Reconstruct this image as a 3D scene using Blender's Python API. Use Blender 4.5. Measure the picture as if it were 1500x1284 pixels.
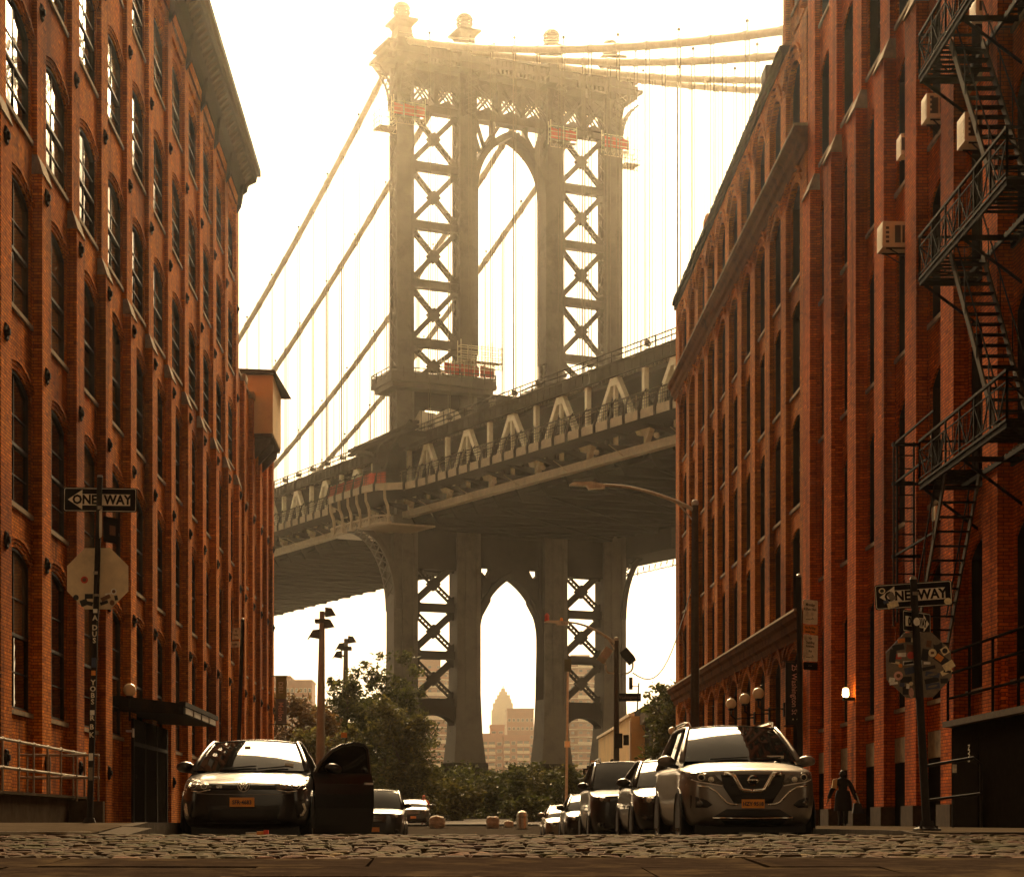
import bpy, bmesh, math, random
from mathutils import Vector, Matrix
from mathutils.bvhtree import BVHTree

RND = random.Random(11)
for _o in list(bpy.data.objects):
    bpy.data.objects.remove(_o)
S = bpy.context.scene
COL = S.collection

# ------------------------------------------------------------------ camera
cam_d = bpy.data.cameras.new('camera')
cam = bpy.data.objects.new('camera', cam_d)
COL.objects.link(cam)
cam.location = (0, 0, 0)
cam.rotation_euler = (math.radians(90), 0, 0)
cam_d.sensor_width = 36.0
cam_d.lens = 69.6
cam_d.shift_x = 0.0567
cam_d.shift_y = 0.376
cam_d.clip_start = 0.1
cam_d.clip_end = 6000
S.camera = cam

# ------------------------------------------------------------------ sky, sun, exposure
SUN_EL, SUN_AZ = 35.0, 2.0          # azimuth from +Y (street axis), positive towards +X
SKY_STRENGTH = 0.05
SUN_STRENGTH = 2.8
w = bpy.data.worlds.new('World')
S.world = w
w.use_nodes = True
nt = w.node_tree
nt.nodes.clear()
wo = nt.nodes.new('ShaderNodeOutputWorld')
wb = nt.nodes.new('ShaderNodeBackground')
sk = nt.nodes.new('ShaderNodeTexSky')
sk.sky_type = 'NISHITA'
sk.sun_disc = False
sk.sun_elevation = math.radians(SUN_EL)
sk.sun_rotation = math.radians(SUN_AZ)
sk.altitude = 0
sk.air_density = 1.0
sk.dust_density = 2.0
sk.ozone_density = 0.3
wm = nt.nodes.new('ShaderNodeMix')
wm.data_type = 'RGBA'
wm.blend_type = 'MULTIPLY'
wm.inputs[0].default_value = 1.0
wm.inputs[7].default_value = (1.0, 0.71, 0.40, 1)     # the golden white balance of the shot
bw = nt.nodes.new('ShaderNodeRGBToBW')                 # even overcast: most of the blue is gone
nt.links.new(sk.outputs[0], bw.inputs[0])
gm = nt.nodes.new('ShaderNodeMix')
gm.data_type = 'RGBA'
gm.inputs[0].default_value = 1.0
nt.links.new(sk.outputs[0], gm.inputs[6])
nt.links.new(bw.outputs[0], gm.inputs[7])
nt.links.new(gm.outputs[2], wm.inputs[6])
nt.links.new(wm.outputs[2], wb.inputs[0])
wb.inputs[1].default_value = SKY_STRENGTH
nt.links.new(wb.outputs[0], wo.inputs[0])

sun_d = bpy.data.lights.new('sun', 'SUN')
sun_d.energy = SUN_STRENGTH
sun_d.angle = math.radians(36)
sun_d.color = (1.0, 0.70, 0.37)
sun = bpy.data.objects.new('sun', sun_d)
COL.objects.link(sun)
_el, _az = math.radians(SUN_EL), math.radians(SUN_AZ)
_d = Vector((math.sin(_az) * math.cos(_el), math.cos(_az) * math.cos(_el), math.sin(_el)))
sun.rotation_euler = (-_d).to_track_quat('-Z', 'Y').to_euler()
sun.location = _d * 300

S.view_settings.view_transform = 'Standard'
S.view_settings.look = 'None'
S.view_settings.gamma = 1.0
S.view_settings.use_curve_mapping = False
S.view_settings.exposure = 2.15
S.render.engine = 'CYCLES'
S.cycles.use_denoising = True
S.cycles.max_bounces = 6
S.cycles.diffuse_bounces = 3
S.cycles.glossy_bounces = 3
S.cycles.transmission_bounces = 4
S.cycles.volume_bounces = 1
S.cycles.transparent_max_bounces = 6
S.cycles.sample_clamp_indirect = 8.0
S.cycles.caustics_reflective = False
S.cycles.caustics_refractive = False

# ------------------------------------------------------------------ mesh helpers
class MB:
    def __init__(self):
        self.v = []
        self.f = []

    def add(self, vs, fs):
        n = len(self.v)
        self.v.extend([tuple(p) for p in vs])
        self.f.extend([tuple(i + n for i in f) for f in fs])

    def box(self, x0, x1, y0, y1, z0, z1):
        self.add([(x0, y0, z0), (x1, y0, z0), (x1, y1, z0), (x0, y1, z0), (x0, y0, z1), (x1, y0, z1), (x1, y1, z1), (x0, y1, z1)],
                 [(0, 3, 2, 1), (4, 5, 6, 7), (0, 1, 5, 4), (1, 2, 6, 5), (2, 3, 7, 6), (3, 0, 4, 7)])
        return self

    def hexa(self, p):
        self.add(p, [(0, 3, 2, 1), (4, 5, 6, 7), (0, 1, 5, 4), (1, 2, 6, 5), (2, 3, 7, 6), (3, 0, 4, 7)])
        return self

    def bar(self, a, b, w, h=None, up=(0, 0, 1)):
        a, b, up = Vector(a), Vector(b), Vector(up)
        h = w if h is None else h
        d = (b - a)
        if d.length < 1e-6:
            return self
        d.normalize()
        if abs(d.dot(up)) > 0.999:
            up = Vector((0, 1, 0))
        sx = d.cross(up).normalized() * (w / 2)
        sy = sx.cross(d).normalized() * (h / 2)
        vs = [a - sx - sy, a + sx - sy, a + sx + sy, a - sx + sy, b - sx - sy, b + sx - sy, b + sx + sy, b - sx + sy]
        self.add(vs, [(0, 3, 2, 1), (4, 5, 6, 7), (0, 1, 5, 4), (1, 2, 6, 5), (2, 3, 7, 6), (3, 0, 4, 7)])
        return self

    def tube(self, pts, r, n=8, caps=True):
        pts = [Vector(p) for p in pts]
        m = len(pts)
        rs = r if isinstance(r, (list, tuple)) else [r] * m
        base = len(self.v)
        ref = Vector((0, 0, 1))
        d0 = (pts[1] - pts[0]).normalized()
        if abs(d0.dot(ref)) > 0.95:
            ref = Vector((1, 0, 0))
        for i, p in enumerate(pts):
            d = (pts[min(i + 1, m - 1)] - pts[max(i - 1, 0)]).normalized()
            x = d.cross(ref).normalized()
            y = x.cross(d).normalized()
            for k in range(n):
                a = 2 * math.pi * k / n
                self.v.append(tuple(p + (x * math.cos(a) + y * math.sin(a)) * rs[i]))
        for i in range(m - 1):
            for k in range(n):
                k2 = (k + 1) % n
                self.f.append((base + i * n + k, base + i * n + k2, base + (i + 1) * n + k2, base + (i + 1) * n + k))
        if caps:
            self.f.append(tuple(base + k for k in range(n))[::-1])
            self.f.append(tuple(base + (m - 1) * n + k for k in range(n)))
        return self

    def prism(self, poly, off):
        """poly: 3D points of one face, off: extrusion vector"""
        n = len(poly)
        off = Vector(off)
        a = [Vector(p) for p in poly]
        b = [p + off for p in a]
        fs = [tuple(range(n))[::-1], tuple(range(n, 2 * n))]
        for i in range(n):
            j = (i + 1) % n
            fs.append((i, j, n + j, n + i))
        self.add(a + b, fs)
        return self

    def strip(self, inner, outer, off):
        """band between two polylines, extruded by off"""
        off = Vector(off)
        for i in range(len(inner) - 1):
            self.prism([inner[i], inner[i + 1], outer[i + 1], outer[i]], off)
        return self

    def lathe(self, prof, c=(0, 0, 0), n=16):
        c = Vector(c)
        base = len(self.v)
        for r, z in prof:
            for k in range(n):
                a = 2 * math.pi * k / n
                self.v.append((c.x + r * math.cos(a), c.y + r * math.sin(a), c.z + z))
        m = len(prof)
        for i in range(m - 1):
            for k in range(n):
                k2 = (k + 1) % n
                self.f.append((base + i * n + k, base + i * n + k2, base + (i + 1) * n + k2, base + (i + 1) * n + k))
        self.f.append(tuple(base + k for k in range(n))[::-1])
        self.f.append(tuple(base + (m - 1) * n + k for k in range(n)))
        return self

    def ball(self, c, r, n=14, m=9):
        prof = [(max(1e-3, r * math.sin(math.pi * i / m)), -r * math.cos(math.pi * i / m)) for i in range(m + 1)]
        return self.lathe(prof, c, n)

    def build(self, name, mat, parent=None, origin=None, smooth=False, fix=True):
        me = bpy.data.meshes.new(name)
        o = Vector(origin) if origin is not None else (Vector(parent_world(parent)) if parent is not None else Vector((0, 0, 0)))
        vs = [(p[0] - o.x, p[1] - o.y, p[2] - o.z) for p in self.v]
        me.from_pydata(vs, [], self.f)
        if fix:
            bm = bmesh.new()
            bm.from_mesh(me)
            bmesh.ops.recalc_face_normals(bm, faces=bm.faces)
            bm.to_mesh(me)
            bm.free()
        if smooth:
            for p in me.polygons:
                p.use_smooth = True
        me.materials.append(mat)
        ob = bpy.data.objects.new(name, me)
        COL.objects.link(ob)
        if parent is not None:
            ob.parent = parent
            ob.location = o - Vector(parent_world(parent))
        else:
            ob.location = o
        return ob


def parent_world(o):
    p = Vector((0, 0, 0))
    while o is not None:
        p += o.location
        o = o.parent
    return p


def thing(name, label, cat, loc=(0, 0, 0), group=None):
    o = bpy.data.objects.new(name, None)
    COL.objects.link(o)
    o.location = loc
    o.empty_display_size = 0.2
    o['label'] = label
    o['category'] = cat
    if group:
        o['group'] = group
    return o


def tag(o, label, cat, group=None):
    o['label'] = label
    o['category'] = cat
    if group:
        o['group'] = group
    return o


def struct(o):
    o['kind'] = 'structure'
    return o


def stuff(o):
    o['kind'] = 'stuff'
    return o


def dup(o, loc=None, parent=None):
    c = o.copy()
    COL.objects.link(c)
    c.parent = parent
    if loc is not None:
        c.location = loc
    for ch in list(o.children):
        dup(ch, None, c)
    return c


def lerp_tab(tab, y):
    if y <= tab[0][0]:
        return tab[0][1]
    for (a, b), (c, d) in zip(tab, tab[1:]):
        if y <= c:
            return b + (d - b) * (y - a) / (c - a)
    return tab[-1][1]


# ------------------------------------------------------------------ materials
def new_mat(name):
    m = bpy.data.materials.new(name)
    m.use_nodes = True
    t = m.node_tree
    b = t.nodes['Principled BSDF']
    return m, t, b


def noise(t, scale, detail=4, rough=0.6, vec=None, dim='3D'):
    n = t.nodes.new('ShaderNodeTexNoise')
    n.inputs['Scale'].default_value = scale
    n.inputs['Detail'].default_value = detail
    n.inputs['Roughness'].default_value = rough
    if vec is not None:
        t.links.new(vec, n.inputs['Vector'])
    return n


def ramp(t, src, stops):
    r = t.nodes.new('ShaderNodeValToRGB')
    el = r.color_ramp.elements
    while len(el) < len(stops):
        el.new(0.5)
    for e, (p, c) in zip(el, stops):
        e.position = p
        e.color = (c, c, c, 1) if isinstance(c, (int, float)) else (c[0], c[1], c[2], 1)
    t.links.new(src, r.inputs[0])
    return r


def mixc(t, fac, a, b, mode='MIX'):
    m = t.nodes.new('ShaderNodeMix')
    m.data_type = 'RGBA'
    m.blend_type = mode
    for sock, val in ((0, fac), (6, a), (7, b)):
        if isinstance(val, (int, float)):
            m.inputs[sock].default_value = val
        elif isinstance(val, (tuple, list)):
            m.inputs[sock].default_value = (val[0], val[1], val[2], 1)
        else:
            t.links.new(val, m.inputs[sock])
    return m.outputs[2]


def bump(t, b, height, strength=0.3, dist=0.02):
    n = t.nodes.new('ShaderNodeBump')
    n.inputs['Strength'].default_value = strength
    n.inputs['Distance'].default_value = dist
    t.links.new(height, n.inputs['Height'])
    t.links.new(n.outputs[0], b.inputs['Normal'])


def pm(name, col, rough=0.6, metal=0.0, var=0.25, scale=3.0, bmp=0.0, spec=0.5, dirt=None):
    """painted / plain surface with procedural tone variation"""
    m, t, b = new_mat(name)
    geo = t.nodes.new('ShaderNodeNewGeometry')
    n = noise(t, scale, 6, 0.65, geo.outputs['Position'])
    lo = tuple(c * (1 - var) for c in col)
    hi = tuple(min(1, c * (1 + var)) for c in col)
    r = ramp(t, n.outputs[0], [(0.3, lo), (0.7, hi)])
    out = r.outputs[0]
    if dirt:
        n2 = noise(t, scale * 0.35, 5, 0.7, geo.outputs['Position'])
        r2 = ramp(t, n2.outputs[0], [(0.5, 0.0), (0.68, 1.0)])
        out = mixc(t, r2.outputs[0], out, dirt)
    t.links.new(out, b.inputs['Base Color'])
    rr = ramp(t, n.outputs[0], [(0.3, max(0.02, rough - 0.08)), (0.75, min(1, rough + 0.1))])
    t.links.new(rr.outputs[0], b.inputs['Roughness'])
    b.inputs['Metallic'].default_value = metal
    b.inputs['Specular IOR Level'].default_value = spec
    if bmp:
        n3 = noise(t, scale * 6, 4, 0.6, geo.outputs['Position'])
        bump(t, b, n3.outputs[0], bmp, 0.02)
    return m


def brick_mat(name, c1, c2, mortar, bw=0.215, bh=0.073, soot=0.5):
    m, t, b = new_mat(name)
    geo = t.nodes.new('ShaderNodeNewGeometry')
    sep = t.nodes.new('ShaderNodeSeparateXYZ')
    t.links.new(geo.outputs['Position'], sep.inputs[0])
    ad = t.nodes.new('ShaderNodeMath')
    ad.operation = 'ADD'
    t.links.new(sep.outputs[0], ad.inputs[0])
    t.links.new(sep.outputs[1], ad.inputs[1])
    cmb = t.nodes.new('ShaderNodeCombineXYZ')
    t.links.new(ad.outputs[0], cmb.inputs[0])
    t.links.new(sep.outputs[2], cmb.inputs[1])
    br = t.nodes.new('ShaderNodeTexBrick')
    br.inputs['Scale'].default_value = 1.0
    br.inputs['Brick Width'].default_value = bw
    br.inputs['Row Height'].default_value = bh
    br.inputs['Mortar Size'].default_value = 0.009
    br.inputs['Mortar Smooth'].default_value = 0.25
    br.inputs['Bias'].default_value = -0.1
    br.inputs['Color1'].default_value = (*c1, 1)
    br.inputs['Color2'].default_value = (*c2, 1)
    br.inputs['Mortar'].default_value = (*mortar, 1)
    t.links.new(cmb.outputs[0], br.inputs['Vector'])
    # single odd bricks, burnt dark or bleached
    vo = t.nodes.new('ShaderNodeTexWhiteNoise')
    vo.noise_dimensions = '2D'
    sc = t.nodes.new('ShaderNodeVectorMath')
    sc.operation = 'DIVIDE'
    sc.inputs[1].default_value = (bw, bh, 1)
    t.links.new(cmb.outputs[0], sc.inputs[0])
    fl = t.nodes.new('ShaderNodeVectorMath')
    fl.operation = 'FLOOR'
    t.links.new(sc.outputs[0], fl.inputs[0])
    t.links.new(fl.outputs[0], vo.inputs['Vector'])
    odd = ramp(t, vo.outputs['Value'], [(0.0, 0.55), (0.12, 0.95), (0.9, 1.05), (1.0, 1.45)])
    c = mixc(t, 1.0, br.outputs['Color'], odd.outputs[0], 'MULTIPLY')
    # soot and damp patches of their own shape
    n1 = noise(t, 0.35, 7, 0.68, geo.outputs['Position'])
    r1 = ramp(t, n1.outputs[0], [(0.35, 1.12), (0.55, 0.95), (0.72, 1.0 - soot * 0.6)])
    c = mixc(t, 1.0, c, r1.outputs[0], 'MULTIPLY')
    n2 = noise(t, 9.0, 5, 0.7, geo.outputs['Position'])
    r2 = ramp(t, n2.outputs[0], [(0.3, 0.78), (0.7, 1.18)])
    c = mixc(t, 1.0, c, r2.outputs[0], 'MULTIPLY')
    # run-off streaks down the wall
    vm = t.nodes.new('ShaderNodeVectorMath')
    vm.operation = 'MULTIPLY'
    vm.inputs[1].default_value = (1.6, 1.6, 0.10)
    t.links.new(geo.outputs['Position'], vm.inputs[0])
    n4 = noise(t, 1.0, 6, 0.7, vm.outputs[0])
    r4 = ramp(t, n4.outputs[0], [(0.38, 1.2), (0.52, 0.92), (0.66, 0.42)])
    c = mixc(t, 1.0, c, r4.outputs[0], 'MULTIPLY')
    # patches of replaced brick
    n5 = noise(t, 0.16, 2, 0.4, geo.outputs['Position'])
    r5 = ramp(t, n5.outputs[0], [(0.40, (1, 1, 1)), (0.47, (1.0, 1.12, 1.3)), (0.56, (1, 1, 1)), (0.66, (0.62, 0.55, 0.6))])
    c = mixc(t, 1.0, c, r5.outputs[0], 'MULTIPLY')
    # pale flecks of old mortar
    n3 = noise(t, 14.0, 2, 0.5, geo.outputs['Position'])
    r3 = ramp(t, n3.outputs[0], [(0.7, 0.0), (0.76, 0.5)])
    c = mixc(t, r3.outputs[0], c, (c1[0] * 1.25, c1[1] * 1.6, c1[2] * 2.0))
    t.links.new(c, b.inputs['Base Color'])
    b.inputs['Roughness'].default_value = 1.0
    b.inputs['Specular IOR Level'].default_value = 0.04
    inv = t.nodes.new('ShaderNodeMath')
    inv.operation = 'SUBTRACT'
    inv.inputs[0].default_value = 1.0
    t.links.new(br.outputs['Fac'], inv.inputs[1])
    hm = t.nodes.new('ShaderNodeMath')
    hm.operation = 'ADD'
    t.links.new(inv.outputs[0], hm.inputs[0])
    t.links.new(r2.outputs[0], hm.inputs[1])
    bump(t, b, hm.outputs[0], 0.55, 0.012)
    return m


def glass_mat(name, col=(0.012, 0.011, 0.01), rough=0.03, wob=0.02, scale=1.5):
    m, t, b = new_mat(name)
    b.inputs['Base Color'].default_value = (*col, 1)
    b.inputs['Roughness'].default_value = rough
    b.inputs['Specular IOR Level'].default_value = 0.8
    geo = t.nodes.new('ShaderNodeNewGeometry')
    n = noise(t, scale, 2, 0.5, geo.outputs['Position'])
    bump(t, b, n.outputs[0], wob, 0.4)
    return m


def emit_mat(name, col, strength, base=(0.8, 0.75, 0.6)):
    m, t, b = new_mat(name)
    b.inputs['Base Color'].default_value = (*base, 1)
    b.inputs['Roughness'].default_value = 0.3
    b.inputs['Emission Color'].default_value = (*col, 1)
    b.inputs['Emission Strength'].default_value = strength
    return m


M = {}
M['brick_l'] = brick_mat('orange_brick', (0.58, 0.165, 0.009), (0.38, 0.09, 0.005), (0.13, 0.036, 0.006))
M['brick_r'] = brick_mat('red_brick', (0.56, 0.112, 0.006), (0.40, 0.068, 0.004), (0.12, 0.030, 0.005))
M['brick_a'] = brick_mat('brown_brick', (0.55, 0.162, 0.010), (0.36, 0.09, 0.006), (0.11, 0.036, 0.007))
M['stone'] = pm('weathered_stone', (0.26, 0.19, 0.105), 0.9, var=0.3, scale=6, bmp=0.3, spec=0.15, dirt=(0.14, 0.1, 0.06))
M['belt'] = pm('painted_belt_course', (0.15, 0.055, 0.016), 0.95, var=0.3, scale=4, bmp=0.2, spec=0.03, dirt=(0.06, 0.026, 0.01))
M['stone_dark'] = pm('dark_stone', (0.075, 0.05, 0.03), 0.95, var=0.3, scale=5, bmp=0.3, spec=0.1)
M['cornice'] = pm('brown_cornice_paint', (0.009, 0.005, 0.002), 1.0, var=0.3, scale=4, bmp=0.2, spec=0.0)
M['cornice_edge'] = pm('ochre_cornice_paint', (0.03, 0.017, 0.006), 0.95, var=0.3, scale=4, spec=0.03)
M['frame'] = pm('window_paint_reveal_shade', (0.014, 0.009, 0.005), 0.6, var=0.3, scale=8, spec=0.25)
M['frame_light'] = pm('pale_window_paint', (0.42, 0.36, 0.25), 0.5, var=0.25, scale=8)
M['glass'] = glass_mat('window_glass')
M['glass_blind'] = glass_mat('glass_over_blind', (0.16, 0.12, 0.07), 0.05)
M['interior'] = pm('dark_interior', (0.009, 0.007, 0.006), 1.0, var=0.2, spec=0.0)
M['iron'] = pm('black_iron', (0.010, 0.007, 0.005), 0.8, var=0.35, scale=9, spec=0.06, dirt=(0.026, 0.014, 0.007))
M['steel_rail'] = pm('worn_steel', (0.3, 0.26, 0.2), 0.35, metal=0.85, var=0.3, scale=12)
M['anchor'] = pm('cast_iron', (0.014, 0.010, 0.007), 0.9, var=0.3, scale=10, spec=0.1)
M['asphalt'] = pm('asphalt', (0.04, 0.033, 0.027), 0.95, var=0.35, scale=14, bmp=0.5, spec=0.0)
M['concrete'] = pm('concrete_walk', (0.075, 0.058, 0.042), 0.95, var=0.28, scale=4, bmp=0.3, spec=0.0, dirt=(0.1, 0.08, 0.06))
M['kerbstone'] = pm('granite_kerb', (0.07, 0.055, 0.04), 0.95, var=0.3, scale=9, bmp=0.3, spec=0.02)
M['earth'] = pm('dry_earth', (0.06, 0.042, 0.026), 0.95, var=0.35, scale=2.5, bmp=0.4)
M['roof'] = pm('roof_tar', (0.06, 0.05, 0.04), 0.9, var=0.3)
# bridge paint, some tones carrying sunlight and shade
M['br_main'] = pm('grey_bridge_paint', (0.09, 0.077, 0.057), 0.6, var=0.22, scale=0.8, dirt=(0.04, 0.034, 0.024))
M['br_dark'] = pm('dark_and_shaded_paint', (0.022, 0.016, 0.011), 0.95, var=0.3, scale=0.8, spec=0.08)  # lower tower and inner truss shade put into the colour; elsewhere plain dark
M['br_under'] = pm('shaded_underside_steel', (0.012, 0.009, 0.006), 0.98, var=0.35, scale=0.7, spec=0.04)  # deck interior and underside shade put into the colour
M['br_cream'] = pm('cream_and_sunlit_paint', (0.9, 0.82, 0.62), 0.5, var=0.2, scale=1.2)  # near truss: sunlight put into the pale colour; scaffold rails plain cream
M['br_fascia'] = pm('pale_fascia_paint', (0.42, 0.35, 0.24), 0.6, var=0.25, scale=1.5)
M['br_cable'] = pm('cable_wrap', (0.42, 0.36, 0.25), 0.5, var=0.2, scale=1.5)
M['net_red'] = pm('red_debris_net', (0.5, 0.06, 0.03), 0.8, var=0.3, scale=2)
M['tarp'] = pm('white_tarpaulin', (0.7, 0.64, 0.5), 0.7, var=0.25, scale=1.0, bmp=0.5)
# ================================================================== ground
GZ = [(-40, -1.9), (-5, -0.75), (12.5, -0.336), (15, -0.253), (20, -0.115), (21.5, -0.13), (24, -0.2), (27, -0.27), (34, -0.36), (45, -0.48),
      (60, -0.66), (70, -0.80), (85, -0.80), (100, -0.45), (112, -0.12), (130, 0.2), (150, 0.4), (262, 0.5)]
SLZ = [(21.3, -0.11), (24.6, 0.015), (45, 0.0), (58, -0.1), (70, -0.62), (88, -0.62), (104, -0.2), (118, 0.1)]
SRZ = [(21.3, -0.096), (24, -0.078), (53, -0.05), (62, -0.25), (75, -0.62), (88, -0.62), (104, -0.2), (118, 0.1)]


def gz(y):
    return lerp_tab(GZ, y)


def sheet(name, x0, x1, ys, zf, mat, dz=0.0, nx=1):
    mb = MB()
    vs, fs = [], []
    for y in ys:
        for i in range(nx + 1):
            x = x0 + (x1 - x0) * i / nx
            vs.append((x, y, zf(y) + dz))
    k = nx + 1
    for j in range(len(ys) - 1):
        for i in range(nx):
            fs.append((j * k + i, j * k + i + 1, (j + 1) * k + i + 1, (j + 1) * k + i))
    mb.add(vs, fs)
    return mb.build(name, mat, fix=False)


_ys = [-40, -20, -5, 5, 10, 12.5, 15, 17, 18.5, 20, 21.5, 24, 27, 30, 34, 40, 45, 52, 60, 65, 70, 78, 85, 92, 100, 106, 112, 120, 130, 140, 150, 200, 262]
ground = struct(sheet('ground', -1500, 1500, _ys, gz, M['earth'], -0.12))
road = struct(sheet('road', -45, 45, [y for y in _ys if -40 <= y <= 21.5], gz, M['asphalt'], -0.055))
lane = struct(sheet('street', -3.8, 5.2, [y for y in _ys if 21.5 <= y <= 118], gz, M['asphalt'], -0.0))
path = struct(sheet('path', -3.8, 5.2, [118, 120, 130, 140, 150, 160], gz, M['earth'], -0.004))


def walk(name, x0, x1, tab, y0, y1, mat):
    mb = MB()
    ys = sorted({y0, y1} | {a for a, _ in tab if y0 < a < y1} | {a for a, _ in GZ if y0 < a < y1})
    for a, b in zip(ys, ys[1:]):
        za, zb = lerp_tab(tab, a), lerp_tab(tab, b)
        mb.hexa([(x0, a, -2.2), (x1, a, -2.2), (x1, b, -2.2), (x0, b, -2.2), (x0, a, za), (x1, a, za), (x1, b, zb), (x0, b, zb)])
    return mb.build(name, mat, fix=False)


pav_l = struct(walk('pavement', -10.6, -3.95, SLZ, 21.5, 118, M['concrete']))
pav_r = struct(walk('pavement', 5.36, 11.9, SRZ, 21.5, 118, M['concrete']))
kerb_l = struct(walk('kerb', -3.95, -3.8, [(a, b + 0.004) for a, b in SLZ], 23.4, 118, M['kerbstone']))
kerb_r = struct(walk('kerb', 5.2, 5.36, [(a, b + 0.004) for a, b in SRZ], 22.6, 118, M['kerbstone']))
# kerbs along the cross street
mb = MB()
mb.box(-14, -4.95, 21.28, 21.5, -0.6, -0.092)
mb.box(5.55, 16, 21.28, 21.5, -0.6, -0.09)
cross_kerb = struct(mb.build('kerb', M['kerbstone']))
mb = MB()
pts_i, pts_o = [], []
for k in range(9):
    a = math.radians(90 * k / 8)
    pts_i.append((-4.95 + 0.9 * math.sin(a), 22.2 - 0.7 * math.cos(a) + 0.0, -0.085))
    pts_o.append((-4.95 + 1.02 * math.sin(a), 22.2 - 0.82 * math.cos(a), -0.085))
mb.strip(pts_i, pts_o, (0, 0, -0.4))
mb.build('steel_kerb_facing', M['steel_rail'], cross_kerb)
# ramp flags on both corners: stones of the kerb ramp
for i, (x0, x1, ya, yb) in enumerate([(-3.9, -3.55, 21.6, 23.3), (5.05, 5.3, 21.6, 22.5)]):
    MB().hexa([(x0, ya, -0.3), (x1, ya, -0.3), (x1, yb, -0.3), (x0, yb, -0.3), (x0, ya, -0.108), (x1, ya, -0.116), (x1, yb, -0.05 - 0.05 * i), (x0, yb, -0.03 - 0.04 * i)]).build('kerb_ramp_stone', M['kerbstone'], cross_kerb)

# paving joints: expansion slabs of the pavements
M['slab_joint'] = pm('dark_joint', (0.05, 0.04, 0.03), 0.9)

# ---- cobbles: one object per stone for the nearest, the rest joined
def cobble_mat():
    m, t, b = new_mat('granite_cobble')
    geo = t.nodes.new('ShaderNodeNewGeometry')
    oi = t.nodes.new('ShaderNodeObjectInfo')
    n = noise(t, 22, 6, 0.7, geo.outputs['Position'])
    cell = t.nodes.new('ShaderNodeTexVoronoi')
    cell.inputs['Scale'].default_value = 3.2
    t.links.new(geo.outputs['Position'], cell.inputs['Vector'])
    r0 = ramp(t, oi.outputs['Random'], [(0.0, (0.06, 0.04, 0.022)), (0.4, (0.115, 0.077, 0.041)), (0.75, (0.088, 0.06, 0.034)), (1.0, (0.18, 0.122, 0.066))])
    c = mixc(t, 0.3, r0.outputs[0], mixc(t, 1.0, r0.outputs[0], cell.outputs['Color'], 'MULTIPLY'))
    r1 = ramp(t, n.outputs[0], [(0.3, 0.6), (0.7, 1.25)])
    c = mixc(t, 1.0, c, r1.outputs[0], 'MULTIPLY')
    t.links.new(c, b.inputs['Base Color'])
    rr = ramp(t, n.outputs[0], [(0.3, 0.75), (0.7, 0.95)])
    t.links.new(rr.outputs[0], b.inputs['Roughness'])
    b.inputs['Specular IOR Level'].default_value = 0.03
    bump(t, b, n.outputs[0], 0.6, 0.02)
    return m


M['cobble'] = cobble_mat()
M['bluestone'] = pm('bluestone_slab', (0.034, 0.024, 0.018), 0.95, var=0.3, scale=5, bmp=0.45, spec=0.0, dirt=(0.075, 0.053, 0.032))


def cobble_mesh(rng, w, d, h=0.12):
    """worn granite sett: bevelled top, a little crooked"""
    b = 0.018
    j = lambda s: (rng.random() - 0.5) * s
    vs = []
    for (sx, sy) in ((-1, -1), (1, -1), (1, 1), (-1, 1)):
        vs.append((sx * w / 2 + j(0.02), sy * d / 2 + j(0.02), -h))
    for (sx, sy) in ((-1, -1), (1, -1), (1, 1), (-1, 1)):
        vs.append((sx * w / 2 + j(0.02), sy * d / 2 + j(0.02), -0.02 + j(0.006)))
    for (sx, sy) in ((-1, -1), (1, -1), (1, 1), (-1, 1)):
        vs.append((sx * (w / 2 - b) + j(0.015), sy * (d / 2 - b) + j(0.015), j(0.012)))
    vs.append((j(0.03), j(0.03), 0.006 + j(0.006)))
    fs = []
    for k in range(4):
        n = (k + 1) % 4
        fs.append((k, n, 4 + n, 4 + k))
        fs.append((4 + k, 4 + n, 8 + n, 8 + k))
        fs.append((8 + k, 8 + n, 12))
    return vs, fs


rng = random.Random(5)
cob_meshes = []
for k in range(14):
    me = bpy.data.meshes.new('cobblestone')
    vs, fs = cobble_mesh(rng, 0.13 + 0.10 * rng.random(), 0.15)
    me.from_pydata(vs, [], fs)
    me.materials.append(M['cobble'])
    cob_meshes.append(me)

stones = []
y = 15.02
while y < 20.6:
    d = 0.158
    x = -8.5 + rng.random() * 0.3
    while x < 9.5:
        me = rng.choice(cob_meshes)
        wd = max(v.co.x for v in me.vertices) - min(v.co.x for v in me.vertices)
        stones.append((me, x + wd / 2, y + d / 2 + (rng.random() - 0.5) * 0.03, wd))
        x += wd + 0.012 + 0.02 * rng.random()
    y += d + 0.012
y = 12.3
while y > 8:
    x = -8.5 + rng.random() * 0.3
    while x < 9.5:
        me = rng.choice(cob_meshes)
        wd = max(v.co.x for v in me.vertices) - min(v.co.x for v in me.vertices)
        stones.append((me, x + wd / 2, y - 0.08, wd))
        x += wd + 0.012 + 0.02 * rng.random()
    y -= 0.17
inview = lambda st: -3.6 * st[2] / 15 < st[1] < 4.5 * st[2] / 15 and st[2] > 12.0
single = sorted([s_ for s_ in stones if inview(s_)], key=lambda s_: s_[2])[:300]
ids = {id(s_) for s_ in single}
rest = MB()
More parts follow.
